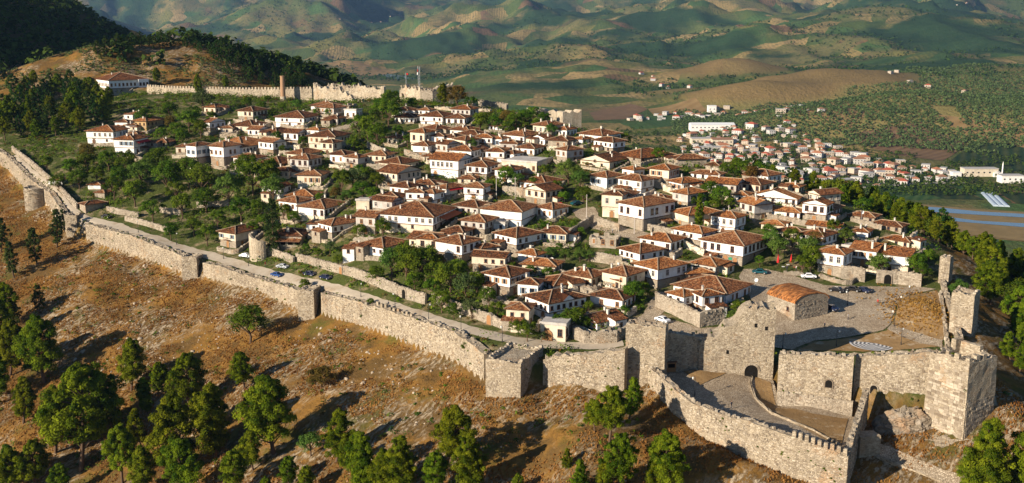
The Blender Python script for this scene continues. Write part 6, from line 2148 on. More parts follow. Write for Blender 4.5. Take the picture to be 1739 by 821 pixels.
# village trees
VT = """
b 215 300 45;b 185 292 38;g 240 320 48;b 285 332 60;b 320 322 55;b 270 292 42;b 345 332 55;g 390 352 58;b 430 332 60;b 420 312 50;b 455 322 55;g 465 346 50;b 230 352 48;b 195 340 40;b 310 372 45;b 350 362 45;b 260 376 40;b 300 347 40;b 410 377 45;b 370 388 32;b 330 402 32;b 290 408 32;b 352 418 36;b 392 412 30;b 440 372 34;r 150 272 30;b 120 300 32;b 100 325 28;b 165 312 30;b 80 292 30;b 135 322 34;b 150 292 32;b 205 322 40;g 250 300 36
b 245 217 34;b 290 207 34;b 322 226 40;o 345 192 42;p 340 162 34;p 385 152 22;b 302 236 30;b 275 242 26;b 342 236 32;p 265 145 28;b 310 250 32;r 290 222 26;b 360 212 24;b 330 205 26
b 420 187 22;b 445 192 20;b 480 192 18;g 505 190 22;b 540 202 20;b 560 202 20;b 470 242 20;b 515 252 22;r 495 242 16;b 480 262 16;b 455 178 16;b 525 205 14
b 625 240 45;b 642 250 42;b 610 230 36;b 660 216 46;b 665 192 40;b 650 202 36;b 692 252 24;b 705 242 20;b 722 246 20;b 600 257 26;b 675 240 28;b 635 215 30
p 755 182 38;r 776 186 42;b 800 187 24;b 700 187 22;b 742 172 22;b 785 175 22
b 815 226 36;b 840 226 32;r 860 216 30;b 876 226 36;b 892 216 30;b 905 206 26;b 925 216 26;r 1000 200 16;r 985 199 13;g 800 260 26;g 936 233 24;b 912 222 22;r 1012 208 16;b 1030 212 18;b 860 232 26;b 828 212 22
g 965 316 46;g 985 322 34;b 945 332 26;b 990 347 32;b 957 346 22;b 925 302 24;g 880 322 30;b 860 317 36;b 845 327 26;b 830 330 26;r 838 322 24;b 905 322 22
b 580 332 46;o 600 327 42;b 616 342 36;b 622 312 30;b 640 322 30;r 570 342 26;b 545 346 20;b 636 346 30;g 590 345 24;b 610 300 22;r 600 312 24
c 465 432 92;b 482 376 32;b 500 385 28;b 650 406 36;b 612 406 26;b 430 400 26;b 448 392 30;b 520 432 18;b 540 440 20;o 560 432 24;b 575 452 20;o 515 440 16
b 690 477 62;g 665 472 52;b 716 482 66;b 640 482 32;b 735 502 32;r 745 462 32;b 766 502 60;o 790 512 50;b 750 532 40;b 810 502 42;b 830 522 36;o 800 542 36;b 770 542 30;b 680 455 40;r 700 450 34;b 780 482 44;b 725 465 50;b 740 485 44;b 705 495 36
b 880 572 32;b 896 582 38;b 970 562 42;b 950 562 32;b 992 562 26;b 845 542 32;o 920 582 20;b 985 545 24;b 1000 530 20
b 1075 517 42;b 1060 540 22;b 1092 505 28;r 1035 545 18
g 935 442 24;g 960 447 26;g 985 447 26;g 1000 446 22;b 925 396 20;b 950 399 20;b 975 396 20;b 987 401 16;b 870 462 18;b 900 472 22;b 930 476 24;b 882 484 20;b 910 488 20;b 945 478 18;g 915 440 20;b 950 430 18;b 860 472 18
n 1186 404 74;b 1205 342 36;b 1226 352 36;b 1190 347 22;b 1215 362 26;b 1240 356 22;b 1200 362 22;b 1175 352 22
b 1260 302 32;b 1290 306 32;r 1276 310 30;b 1250 292 26;b 1306 302 28;r 1340 306 36;b 1360 316 36;b 1210 272 32;b 1226 267 32;b 1196 267 26;b 1235 300 26
g 1320 447 46;g 1310 432 42;b 1345 422 36;g 1370 442 42;r 1386 427 36;b 1376 462 46;b 1362 467 36;g 1436 416 30;b 1395 445 30;b 1290 455 22;b 1415 400 30;b 1305 408 28;b 1400 372 28
g 1490 470 40;b 1556 472 42;b 1566 478 30;b 1256 542 34;g 1246 548 24;g 1628 512 38;b 1576 450 28
b 1095 252 26;b 1076 247 26;b 1110 262 32;b 1132 267 26;b 1060 250 26;b 1152 272 28;b 1170 270 26;b 1120 275 26
b 518 500 26;b 797 608 30;b 630 524 14;b 700 556 12
"""
for t in VT.replace('\n', ';').split(';'):
    if t.strip():
        k, px, py, h = t.split()
        treepx(k, float(px), float(py), float(h), 'trees among the village houses')
# pines at the upper left inside the wall and forest below the right crest
def scatter_poly(pxpoly, n, kind, h0, h1, group, jit=0, tries=4000, mind=2.5, zoff=-.2, hmode='m', vis=True):
    placed, k = [], 0
    xs, ys = [p[0] for p in pxpoly], [p[1] for p in pxpoly]
    while len(placed) < n and k < tries:
        k += 1
        px, py = random.uniform(min(xs), max(xs)), random.uniform(min(ys), max(ys))
        if not inpoly(px, py, pxpoly): continue
        x, y, z = hit(px, py)
        if y > 776: continue
        if any((x - a) ** 2 + (y - b) ** 2 < mind * mind for a, b in placed): continue
        placed.append((x, y))
        tree(random.choice(kind), x, y, z + zoff, random.uniform(h0, h1), group)
scatter_poly([(0, 175), (60, 150), (150, 155), (185, 175), (190, 205), (150, 225), (110, 235), (40, 245), (0, 245)], 62, 'ppf', 9, 14, 'pines on the upper left hillside', mind=4)
scatter_poly([(130, 110), (200, 82), (250, 70), (340, 76), (430, 100), (520, 142), (520, 158), (420, 128), (340, 92), (250, 84), (180, 96)], 62, 'f', 7, 11, 'pines on the crest of the brown knoll', mind=4)
scatter_poly([(350, 95), (440, 118), (520, 158), (470, 150), (400, 140)], 22, 'f', 6, 10, 'pines on the crest of the brown knoll', mind=5)
# right slope: crowns seen over the crest, trunks down the far side
for (px, Y, top, h) in [(1385, 392, 292, 14), (1350, 388, 288, 13), (1420, 385, 300, 14), (1455, 378, 310, 13), (1480, 385, 318, 15), (1505, 372, 328, 14), (1530, 362, 335, 14), (1555, 352, 346, 14), (1575, 345, 352, 14), (1600, 342, 362, 14),
                        (1622, 335, 378, 14), (1640, 325, 392, 14), (1655, 318, 405, 14), (1670, 305, 408, 14), (1690, 300, 420, 14), (1705, 296, 440, 15), (1720, 285, 470, 15), (1735, 275, 490, 14), (1690, 285, 446, 15), (1725, 268, 540, 12), (1740, 262, 515, 15), (1660, 330, 420, 11), (1712, 318, 440, 13), (1739, 310, 425, 15),
                        (1755, 250, 560, 14), (1315, 395, 280, 12), (1285, 398, 274, 12), (1440, 392, 305, 14), (1500, 390, 330, 13), (1545, 372, 345, 12), (1585, 360, 358, 12), (1610, 352, 385, 12), (1635, 345, 400, 12), (1690, 335, 425, 12), (1720, 340, 430, 12), (1250, 402, 268, 11), (1400, 380, 310, 12), (1470, 366, 332, 11), (1520, 352, 352, 11), (1590, 330, 380, 10), (1735, 240, 600, 12), (1720, 246, 575, 11)]:
    x = PX(px, top, Y)
    zt = CAMZ + Y * q(top)
    g = float(ground(x, Y))
    hh = min(max(zt - g, 7), 24)
    if g + hh < zt - 3: hh = zt - g
    tree('p' if random.random() < .75 else 'b', x, Y, g - .2, min(hh, 26), 'pines on the right slope', random, 1.15 if hh < 14 else .85)
n0 = 0
for k in range(3000):
    x, y = random.uniform(90, 320), random.uniform(215, 470)
    sdv = float(curtain_distance(np.array([x]), np.array([y]))[0][0])
    if -75 < sdv < -9 and x > 60 and not (y < 290 and sdv > -14):
        z = float(ground(x, y))
        tree('f' if random.random() < .6 else 'p', x, y, z - .2, random.uniform(8, 12.5), 'dark woods on the right flank of the hill')
        n0 += 1
        if n0 > 150: break
# label every tree by the thing next to it
LAND = NAMED + [(1350, 515, 'chapel with the orange barrel roof'), (440, 415, 'curved ruined apse by the road'), (60, 335, 'squat round wall tower'), (130, 385, 'square corner tower'), (330, 455, 'small square tower on the long wall'), (530, 512, 'square tower midway along the road wall'), (865, 640, 'low angular bastion'),
                 (1095, 600, 'tall gate flank tower'), (1280, 560, 'ruined gate tower'), (1625, 670, 'massive right tower'), (1635, 535, 'half-ruined flank tower'), (720, 120, 'radio mast'), (480, 150, 'minaret stump'), (600, 165, 'tall curved ruin'),
                 (300, 90, 'brown knoll'), (60, 560, 'left edge of the slope'), (60, 800, 'bottom left corner'), (300, 800, 'bottom slope left of centre'), (600, 800, 'middle of the bottom slope'), (800, 790, 'slope under the bastion'), (1050, 800, 'slope under the flank tower'),
                 (1150, 790, 'foot of the outer gate court wall'), (1700, 800, 'bottom right corner'), (1720, 480, 'right edge of the picture'), (60, 180, 'upper left edge'), (1640, 370, 'river meadow')]
buck, knoll, stand = {}, [], []
ONES = 'first second third fourth fifth sixth seventh eighth ninth tenth eleventh twelfth thirteenth fourteenth fifteenth sixteenth seventeenth eighteenth nineteenth'.split()
TENS = {2: 'twent', 3: 'thirt', 4: 'fort', 5: 'fift', 6: 'sixt', 7: 'sevent', 8: 'eight', 9: 'ninet'}
def nth(i):
    i += 1
    if i < 20: return ONES[i - 1]
    if i >= 100: return 'hundred and ' + nth(i - 101) if i > 100 else 'hundredth'
    return TENS[i // 10] + ('ieth' if i % 10 == 0 else 'y-' + ONES[i % 10 - 1])
for rec in TREES:
    o, word, x, y, z, h, lm = rec
    if o['group'] in ('dark woods on the right flank of the hill',):
        o['label'] = 'dark pine among the dense woods on the right flank of the hill'
        continue
    if o['group'] == 'pines on the crest of the brown knoll':
        knoll.append((project(x, y, z)[0], o))
        continue
    if o['group'] == 'pines on the upper left hillside':
        stand.append((project(x, y, z)[0], o))
        continue
    u, v, d = project(x, y, z + h * .5)
    b = min(LAND, key=lambda L: (L[0] - u) ** 2 + 1.6 * (L[1] - v) ** 2)
    du, dv = u - b[0], v - b[1]
    rel = ('right of' if du > 0 else 'left of') if abs(du) > abs(dv) * 1.1 else ('in front of' if dv > 0 else 'behind')
    buck.setdefault((word, rel, b[2]), []).append((u, o))
for i, (u, o) in enumerate(sorted(knoll, key=lambda t: t[0])): o['label'] = nth(i) + ' dark pine from left on the crest of the brown knoll'
for i, (u, o) in enumerate(sorted(stand, key=lambda t: t[0])): o['label'] = nth(i) + ' sunlit pine from left in the stand on the upper left hillside'
ORD = ['leftmost', 'second', 'third', 'fourth', 'fifth', 'sixth', 'seventh', 'eighth', 'ninth', 'tenth']
for (word, rel, key), lst in buck.items():
    lst.sort(key=lambda t: t[0])
    key = ' '.join(key.split()[:8])
    if key.split()[-1] in ('of', 'the', 'a', 'with', 'and', 'in', 'its', 'on', 'by', 'under', 'below', 'at'): key = ' '.join(key.split()[:-1])
    for i, (u, o) in enumerate(lst):
        pre = '' if len(lst) == 1 else ORD[min(i, 9)] + ' '
        o['label'] = f'{pre}{word} {rel} the {key}'

# ------------------------------------------------------------------ uncountable growth: undergrowth, dry grass, loose stones, far woods
def blocked(x, y, pad=0.0):
    for poly, w in KEEP_OUT:
        if w is None:
            if inpoly(x, y, poly): return True
        else:
            for a, b in zip(poly[:-1], poly[1:]):
                dx, dy = b[0] - a[0], b[1] - a[1]
                t = max(0, min(1, ((x - a[0]) * dx + (y - a[1]) * dy) / (dx * dx + dy * dy + 1e-9)))
                if math.hypot(x - a[0] - t * dx, y - a[1] - t * dy) < w: return True
    return False
# blocked map on a coarse grid
BX0, BY0, BSZ = -300.0, 190.0, 1.0
bw_, bh_ = 470, 440
BM = np.zeros((bh_, bw_), bool)
bxx, byy = np.meshgrid(BX0 + np.arange(bw_) * BSZ, BY0 + np.arange(bh_) * BSZ)
for poly, w in KEEP_OUT:
    pa = np.array(poly, float)
    pad = (w or 0) + 1
    m = (bxx > pa[:, 0].min() - pad) & (bxx < pa[:, 0].max() + pad) & (byy > pa[:, 1].min() - pad) & (byy < pa[:, 1].max() + pad)
    if not m.any(): continue
    X, Y = bxx[m], byy[m]
    if w is None:
        ins = poly_sd(X, Y, pa) > -.7
    else:
        ins = np.zeros(X.shape, bool)
        for a, b in zip(pa[:-1], pa[1:]):
            d = b - a
            t = np.clip(((X - a[0]) * d[0] + (Y - a[1]) * d[1]) / (d @ d + 1e-9), 0, 1)
            ins |= np.hypot(X - a[0] - t * d[0], Y - a[1] - t * d[1]) < w
    BM[m] |= ins
def free(x, y):
    i = np.clip(((x - BX0) / BSZ + .5).astype(int), 0, bw_ - 1)
    j = np.clip(((y - BY0) / BSZ + .5).astype(int), 0, bh_ - 1)
    return ~BM[j, i]
def shrub_stuff(name, label, x, y, r, mat, per=26, leaf=.38, flat=.75, zoff=.3):
    z = ground(x, y)
    c = np.stack([x, y, z + r * zoff], 1)
    v, f, t = leaf_quads(c, r, per, leaf, RNG, .5, flat)
    o = obj(name, mesh(name, v, f, [mat], None, None, t))
    return tag(o, label, 'undergrowth', kind='stuff')
N = 42000
x, y = RNG.uniform(-260, 150, N), RNG.uniform(230, 590, N)
sd = curtain_distance(x, y)[0]
dens = fbm(x / 16, y / 16, 201, 3)
ok = (sd > 4) & free(x, y) & (dens > .42) & (RNG.uniform(0, 1, N) < .62)
ok &= ~((x > 60) & (y < 300))
x, y = x[ok], y[ok]
h_ = RNG.uniform(0, 1, len(x)) < .72
shrub_stuff('village_undergrowth', 'dense green shrubs and garden plants between the village houses', x[h_], y[h_], RNG.gamma(4, .32, h_.sum()) + .25, MAT['broad_leaf'], 26, .5)
shrub_stuff('dry_undergrowth', 'yellowish dry shrubs and weeds between the village houses', x[~h_], y[~h_], RNG.uniform(.4, 1.2, (~h_).sum()), MAT['rust_leaf'], 20, .45)
# slope outside the wall
N = 260000
x, y = RNG.uniform(-230, 110, N), RNG.uniform(180, 480, N)
sd = curtain_distance(x, y)[0]
d2 = fbm(x / 12, y / 12, 211, 4)
ok = (sd < -1.2) & (sd > -110) & (d2 > .40) & (poly_sd(x, y, _cx) < -2.0)
x, y, sd = x[ok], y[ok], sd[ok]
x, y = x[:85000], y[:85000]
z = ground(x, y)
k = len(x)
hgt = RNG.uniform(.2, .6, k)
ang = RNG.uniform(0, math.pi, k)
vv, ff = [], []
for j in range(2):
    w = ang + j * 1.57
    ca, sa = np.cos(w) * hgt * .5, np.sin(w) * hgt * .5
    ln = RNG.uniform(-.35, .35, k)
    vv.append(np.stack([np.stack([x - ca, y - sa, z - .08], 1), np.stack([x + ca, y + sa, z - .08], 1), np.stack([x + ln, y + ln, z + hgt], 1)], 1).reshape(-1, 3))
v = np.concatenate(vv)
f = np.arange(len(v)).reshape(-1, 3)
tag(obj('dry_grass', mesh('dry_grass', v, f, [MAT['dry_grass']], None, None, np.tile(np.clip(fbm(x / 5, y / 5, 5, 3) * 1.3 - .15 + RNG.uniform(-.2, .2, k), 0, 1), 2))), 'tufts of golden dry grass on the slope below the wall', 'grass', kind='stuff')
N = 7500
x, y = RNG.uniform(-230, 110, N), RNG.uniform(180, 470, N)
sd = curtain_distance(x, y)[0]
d2 = fbm(x / 22, y / 22, 231, 4)
ok = (sd < -2.5) & (sd > -100) & (d2 > .53) & (poly_sd(x, y, _cx) < -2.5)
x, y = x[ok], y[ok]
hg = RNG.uniform(0, 1, len(x)) < .5
shrub_stuff('slope_shrubs', 'low green scrub growing on the slope below the wall', x[hg], y[hg], RNG.gamma(3, .22, hg.sum()) + .2, MAT['broad_leaf'], 26, .36)
shrub_stuff('slope_scrub', 'rusty brown scrub growing on the slope below the wall', x[~hg], y[~hg], RNG.gamma(3, .25, (~hg).sum()) + .2, MAT['rust_leaf'], 26, .36)
N = 22000
x, y = RNG.uniform(-230, 110, N), RNG.uniform(180, 480, N)
sd = curtain_distance(x, y)[0]
d2 = fbm(x / 18, y / 18, 221, 4)
ok = (sd < -2) & (d2 > .57) & (poly_sd(x, y, _cx) < -2.5)
x, y = x[ok][:3000], y[ok][:3000]
z = ground(x, y)
r = RNG.gamma(2.0, .085, len(x)) + .07
cube = np.array([(-1, -1, -1), (1, -1, -1), (1, 1, -1), (-1, 1, -1), (-.7, -.7, .7), (.6, -.8, .5), (.7, .6, .8), (-.6, .7, .6)], float)
fc = np.array([(4, 5, 6, 7), (0, 1, 5, 4), (1, 2, 6, 5), (2, 3, 7, 6), (3, 0, 4, 7)])
v = cube[None] * (r[:, None, None] * RNG.uniform(.6, 1.3, (len(x), 1, 3)))
w = RNG.uniform(0, 6.28, len(x))
vx = v[..., 0] * np.cos(w)[:, None] - v[..., 1] * np.sin(w)[:, None]
vy = v[..., 0] * np.sin(w)[:, None] + v[..., 1] * np.cos(w)[:, None]
v = np.stack([vx + x[:, None], vy + y[:, None], v[..., 2] * .6 + z[:, None]], -1).reshape(-1, 3)
f = (fc[None] + 8 * np.arange(len(x))[:, None, None]).reshape(-1, 4)
tag(obj('loose_stones', mesh('loose_stones', v, f, [MAT['pale_rock']], None, None, np.repeat(RNG.uniform(0, 1, len(x)), 5))), 'pale loose stones strewn over the slope below the wall', 'stones', kind='stuff')
ww_ = np.array(WALLWEEDS)
v, f, t = leaf_quads(ww_[:, :3], ww_[:, 3], 26, .3, RNG, .3, .9)
tag(obj('wall_weeds', mesh('wall_weeds', v, f, [MAT['broad_leaf']], None, None, t)), 'small weeds and shrubs rooted in the joints of the fortress walls', 'weeds', kind='stuff')
n_ = 900
gx_, gy_ = _mc[0] + RNG.normal(0, 5, n_), _mc[1] + RNG.normal(0, 7, n_)
gz_ = np.array([mound_z(a, b) for a, b in zip(gx_, gy_)])
v, f, t = leaf_quads(np.stack([gx_, gy_, gz_ + .1], 1), np.full(n_, .3), 5, .4, RNG, .2, .8)
tag(obj('mound_grass', mesh('mound_grass', v, f, [MAT['dry_grass']], None, None, t)), 'dry grass on the rounded earth mound behind the right tower', 'grass', kind='stuff')
# dark woods of the far-left ridge: one mass of crowns
def blob_woods(name, label, x, y, z, h, mat, cat='woods', nq=9, leafk=.42):
    c = np.stack([x, y, z + h * .5], 1)
    v, f, t = leaf_quads(c, h * .42, nq, 1.0, RNG, .5, 1.1)
    # leaf size follows the tree
    q4 = v.reshape(len(x), nq, 4, 3)
    m = q4.mean(2, keepdims=True)
    q4 = m + (q4 - m) * (h * leafk)[:, None, None, None]
    return tag(obj(name, mesh(name, q4.reshape(-1, 3), f, [mat], None, None, t)), label, cat, kind='stuff')
N = 9000
x, y = RNG.uniform(-620, 60, N), RNG.uniform(640, 1060, N)
sdv = curtain_distance(x, y)[0]
zt = height(x, y)
kn = ridge_z(x, y, KNOLL, .40)
onk = (kn > zt - 6) & (y < 700) & (fbm(x / 35, y / 35, 7, 3) < .62)
ok = (sdv < -12) & ~onk & (zt > 20)
blob_woods('hill_woods', 'dark pine woods covering the shaded hill behind the left corner', x[ok], y[ok], zt[ok] - .5, RNG.uniform(6, 11, ok.sum()), MAT['forest_leaf'], nq=11, leafk=.36)

# scrub and rocks on the brown knoll
N = 6500
x, y = RNG.uniform(-330, -90, N), RNG.uniform(600, 700, N)
sdv = curtain_distance(x, y)[0]
ok = (sdv < -4) & (fbm(x / 14, y / 14, 401, 3) > .44)
shrub_stuff('knoll_scrub', 'dark green and rusty scrub dotting the brown knoll', x[ok], y[ok], RNG.uniform(.5, 1.5, ok.sum()), MAT['olive_leaf'], 9, .75)
# ------------------------------------------------------------------ valley: olive groves, far woods, hedges
def fscatter(n, pxr, Yr, test):
    px, Y = RNG.uniform(*pxr, n), np.exp(RNG.uniform(math.log(Yr[0]), math.log(Yr[1]), n))
    x = Y * (px - CX) / F * .97
    z, tn, b = far_height(x, Y)
    ok = test(x, Y, z, tn, b)
    return x[ok], Y[ok], z[ok]
x, y, z = fscatter(30000, (1150, 1900), (1700, 2900), lambda x, y, z, t, b: (z > 6) & (t < .3) & (fbm(x / 160, y / 160, 301, 3) > .34))
x, y = np.round((x + y * .3) / 7) * 7 - y * .3 + RNG.uniform(-1, 1, len(x)), y
z = fground(x, y)
blob_woods('olive_groves', 'rows of grey-green olive trees over the hills right of the river', x, y, z - .3, RNG.uniform(4.5, 7, len(x)), MAT['olive_leaf'], 'olive grove', 7, .5)
x, y, z = fscatter(26000, (-100, 1900), (2600, 8500), lambda x, y, z, t, b: (b > 4) & (t < .4) & (fbm(x / 420, y / 420, 311, 4) > .50))
blob_woods('far_woods', 'dark woods scattered over the far hills', x, y, z - .5, RNG.uniform(7, 13, len(x)) * (y / 4000) ** .5, MAT['forest_leaf'], 'woods', 7, .5)
x, y, z = fscatter(14000, (930, 1900), (1080, 2100), lambda x, y, z, t, b: (z < 5) & ((fbm(x / 45, y / 45, 321, 3) > .475)) & (y > 1330))
blob_woods('valley_trees', 'green trees and hedges among the valley fields and houses', x, y, z - .3, RNG.uniform(4, 8.5, len(x)), MAT['mid_leaf'], 'trees', 10, .4)
# ------------------------------------------------------------------ valley town
def far_house_mesh(wallm, roofm, w, d, h, kind):
    m = MB()
    m.box(-w / 2, w / 2, -d / 2, d / 2, -1, h, 0)
    if kind == 'hip':
        r = max(0, (w - d) / 2)
        o = .5
        m.add([(-w / 2 - o, -d / 2 - o, h), (w / 2 + o, -d / 2 - o, h), (w / 2 + o, d / 2 + o, h), (-w / 2 - o, d / 2 + o, h), (-r - .01, 0, h + d * .28), (r + .01, 0, h + d * .28)],
              [(0, 1, 5, 4), (1, 2, 5), (2, 3, 4, 5), (3, 0, 4), (3, 2, 1, 0)], 1)
    else:
        m.box(-w / 2 - .2, w / 2 + .2, -d / 2 - .2, d / 2 + .2, h, h + .3, 1)
    for fl in range(int(h // 3)):
        for i in range(max(1, int(w // 3))):
            u = -w / 2 + w * (i + .5) / max(1, int(w // 3))
            m.box(u - .6, u + .6, -d / 2 - .06, -d / 2 + .05, fl * 3 + 1.0, fl * 3 + 2.3, 2)
        for i in range(max(1, int(d // 3))):
            u = -d / 2 + d * (i + .5) / max(1, int(d // 3))
            m.box(-w / 2 - .06, -w / 2 + .05, u - .6, u + .6, fl * 3 + 1.0, fl * 3 + 2.3, 2)
    return m.me('valley_house', [MAT[wallm], MAT[roofm], MAT['glass_dark']])
FH = []
for (wm, wn) in (('town_white', 'white'), ('town_cream', 'cream')):
    for (rm, rn, kind) in (('red_roof', 'red-roofed', 'hip'), ('orange_roof', 'orange-roofed', 'hip'), ('brown_roof', 'brown-roofed', 'hip'), ('grey_roof', 'flat-roofed', 'flat')):
        for (w, d, h) in ((11, 9, 6.2), (14, 9, 6.5), (9, 8, 3.4)):
            FH.append((far_house_mesh(wm, rm, w, d, h, kind), wn, rn, h))
TOWN = [((1150, 236), (1262, 236), (1330, 236), (1440, 262), (1500, 275), (1580, 288), (1645, 300), (1560, 316), (1440, 320), (1360, 312), (1250, 300), (1160, 262)),
        ((1060, 206), (1150, 202), (1240, 198), (1280, 200), (1290, 210), (1180, 212), (1070, 212)), ((1290, 205), (1360, 203), (1400, 214), (1330, 216)), ((1330, 222), (1420, 232), (1410, 240), (1320, 236))]
CNT = (235, 26, 18, 8)
PLACE = ('in the valley town', 'at the foot of far hills', 'under the brown hill', 'by the stubble field')
placed = []
tc = {}
for poly, n, where in zip(TOWN, CNT, PLACE):
    k = 0
    m = 0
    xs, ys = [p[0] for p in poly], [p[1] for p in poly]
    while m < n and k < 4000:
        k += 1
        px, py = random.uniform(min(xs), max(xs)), random.uniform(min(ys), max(ys))
        if not inpoly(px, py, poly): continue
        x, y = vfloor(px, py)
        if any(abs(x - a) < 15 and abs(y - b) < 17 for a, b in placed): continue
        placed.append((x, y))
        me, wn, rn, h = random.choices(FH, [4.5 if 'flat' in f[2] else (2.4 if 'brown' in f[2] else 1.6) for f in FH])[0]
        z = float(fground(x, y)[0])
        o = obj('valley_house', me, None, (x, y, z), random.uniform(-.7, .7) + 1.57 * random.randint(0, 1), random.choice((.75, .9, 1.0, 1.15, 1.3)))
        lab = f'{"tall" if h > 5 else "low"} {wn} {rn} house {where}'
        tag(o, lab, 'house', 'houses of the valley town')
        tc.setdefault(lab, []).append((px, py, o))
        m += 1
for lab, lst in tc.items():      # tell equals apart by their place along the town
    if len(lst) > 1:
        lst.sort()
        for i, (px, py, o) in enumerate(lst):
            o['label'] = f'{lab}, {nth(i)} from left'
def bigbox(px, py, w, d, h, wm, rm, label, name='warehouse', cat='warehouse', rz=0.0, gable=False):
    x, y = vfloor(px, py)
    r = thing(name, label, cat, (x, y, float(fground(x, y)[0])), rz)
    MB().box(-w / 2, w / 2, -d / 2, d / 2, -1, h).build('wall', MAT[wm], r)
    if gable:
        m = MB().add([(-w / 2, -d / 2 - .5, h), (w / 2, -d / 2 - .5, h), (w / 2, 0, h + 3), (-w / 2, 0, h + 3), (w / 2, d / 2 + .5, h), (-w / 2, d / 2 + .5, h)], [(0, 1, 2, 3), (3, 2, 4, 5), (0, 3, 5), (1, 4, 2)])
    else:
        m = MB().box(-w / 2 - .5, w / 2 + .5, -d / 2 - .5, d / 2 + .5, h, h + .8)
    m.build('roof', MAT[rm], r)
    n = int(w / 7)
    for i in range(n):
        MB().box(-1.2, 1.2, -.1, .1, 0, 2).build('window', MAT['glass_dark'], r, (-w / 2 + w * (i + .5) / n, -d / 2, h * .45))
    return r
bigbox(1208, 234, 82, 26, 11, 'plaster_white', 'white_paint', 'long white warehouse, farthest of the three in the valley', gable=True)
bigbox(1190, 246, 36, 22, 9, 'plaster_cream', 'grey_roof', 'cream warehouse standing left in front of the white one')
bigbox(1225, 248, 36, 24, 9, 'plaster_cream', 'brown_roof', 'cream warehouse with a brown roof right of the cream one', gable=True)
bigbox(1215, 256, 60, 20, 6, 'plaster_grey', 'grey_roof', 'low grey shed roof in front of the valley warehouses')
bigbox(1208, 202, 18, 14, 14, 'plaster_white', 'white_paint', 'white apartment block alone at the foot of the hills', 'apartment_block', 'building')
bigbox(1662, 299, 48, 16, 11, 'plaster_cream', 'grey_roof', 'long cream hall at the right end of the town', 'town_hall', 'building')
bigbox(1715, 310, 30, 16, 10, 'plaster_white', 'grey_roof', 'white open-galleried building at the right end of the town', 'gallery_building', 'building')
bigbox(1622, 305, 12, 12, 10, 'plaster_white', 'white_paint', 'small white cube house left of the long cream hall', 'cube_house', 'house')
x, y = vfloor(1692, 300)
mq = thing('mosque', 'small white mosque with a thin minaret beyond the cream hall', 'mosque', (x, y, 0))
MB().box(-6, 6, -6, 6, -1, 6).build('hall', MAT['plaster_white'], mq)
MB().tube([(0, 0, 6), (0, 0, 7.5), (0, 0, 8.6), (0, 0, 9)], [5, 4.4, 2.4, .2], 16).build('dome', MAT['grey_roof'], mq)
MB().tube([(7, -2, -1), (7, -2, 17), (7, -2, 17.4), (7, -2, 22)], [1, .9, .9, .05], 10).build('minaret', MAT['plaster_white'], mq)
# long plastic greenhouse on the river plain
x, y = vfloor(1689, 340)
gh = thing('greenhouse', 'long white plastic greenhouse on the river plain', 'greenhouse', (x, y, 0), -.26)
s = NT('plastic_film')
MAT['plastic'] = s.fin(s.mix(s.noise(s.pos(), .2, 3), (0.34, 0.42, 0.50), (0.46, 0.53, 0.60)), .45, None, .4)
for k in range(3):
    n = 8
    vs = []
    for yy in (-48, 48):
        for i in range(n + 1):
            w = math.pi * i / n
            vs.append((k * 6.2 - 6 + 3.08 * math.cos(w), yy, 2.2 * math.sin(w)))
    fs = [(i, i + 1, n + 2 + i, n + 1 + i) for i in range(n)] + [tuple(range(n, -1, -1)), tuple(range(n + 1, 2 * n + 2))]
    obj('tunnel', mesh('tunnel', vs, fs, [MAT['plastic']], smooth=False), gh)
# villages dotted on the far hills
fc = 0
for (px, py, Y, n, lab) in ((1650, 30, 6300, 16, 'tiny white house in the hamlet on the upper right hills'), (1120, 128, 3000, 7, 'tiny white house on the green slope above the town'), (1300, 196, 2200, 8, 'tiny white house under the bare brown hill'), (640, 40, 7000, 6, 'tiny white house on the hazy hills at upper centre'), (1500, 130, 2700, 8, 'tiny white house among the olive groves')):
    xs_ = sorted(random.gauss(0, 26) for _ in range(n))
    for k in range(n):
        x = PX(px + xs_[k], py, Y)
        yy = Y + random.gauss(0, 50 if Y < 2500 else 160)
        z = float(fground(x, yy)[0])
        tag(obj('hill_house', random.choice(FH)[0], None, (x, yy, z), random.uniform(-1, 1), 1.0), nth(k) + ' ' + lab + ' from left', 'house', lab.replace('tiny white house', 'houses'))

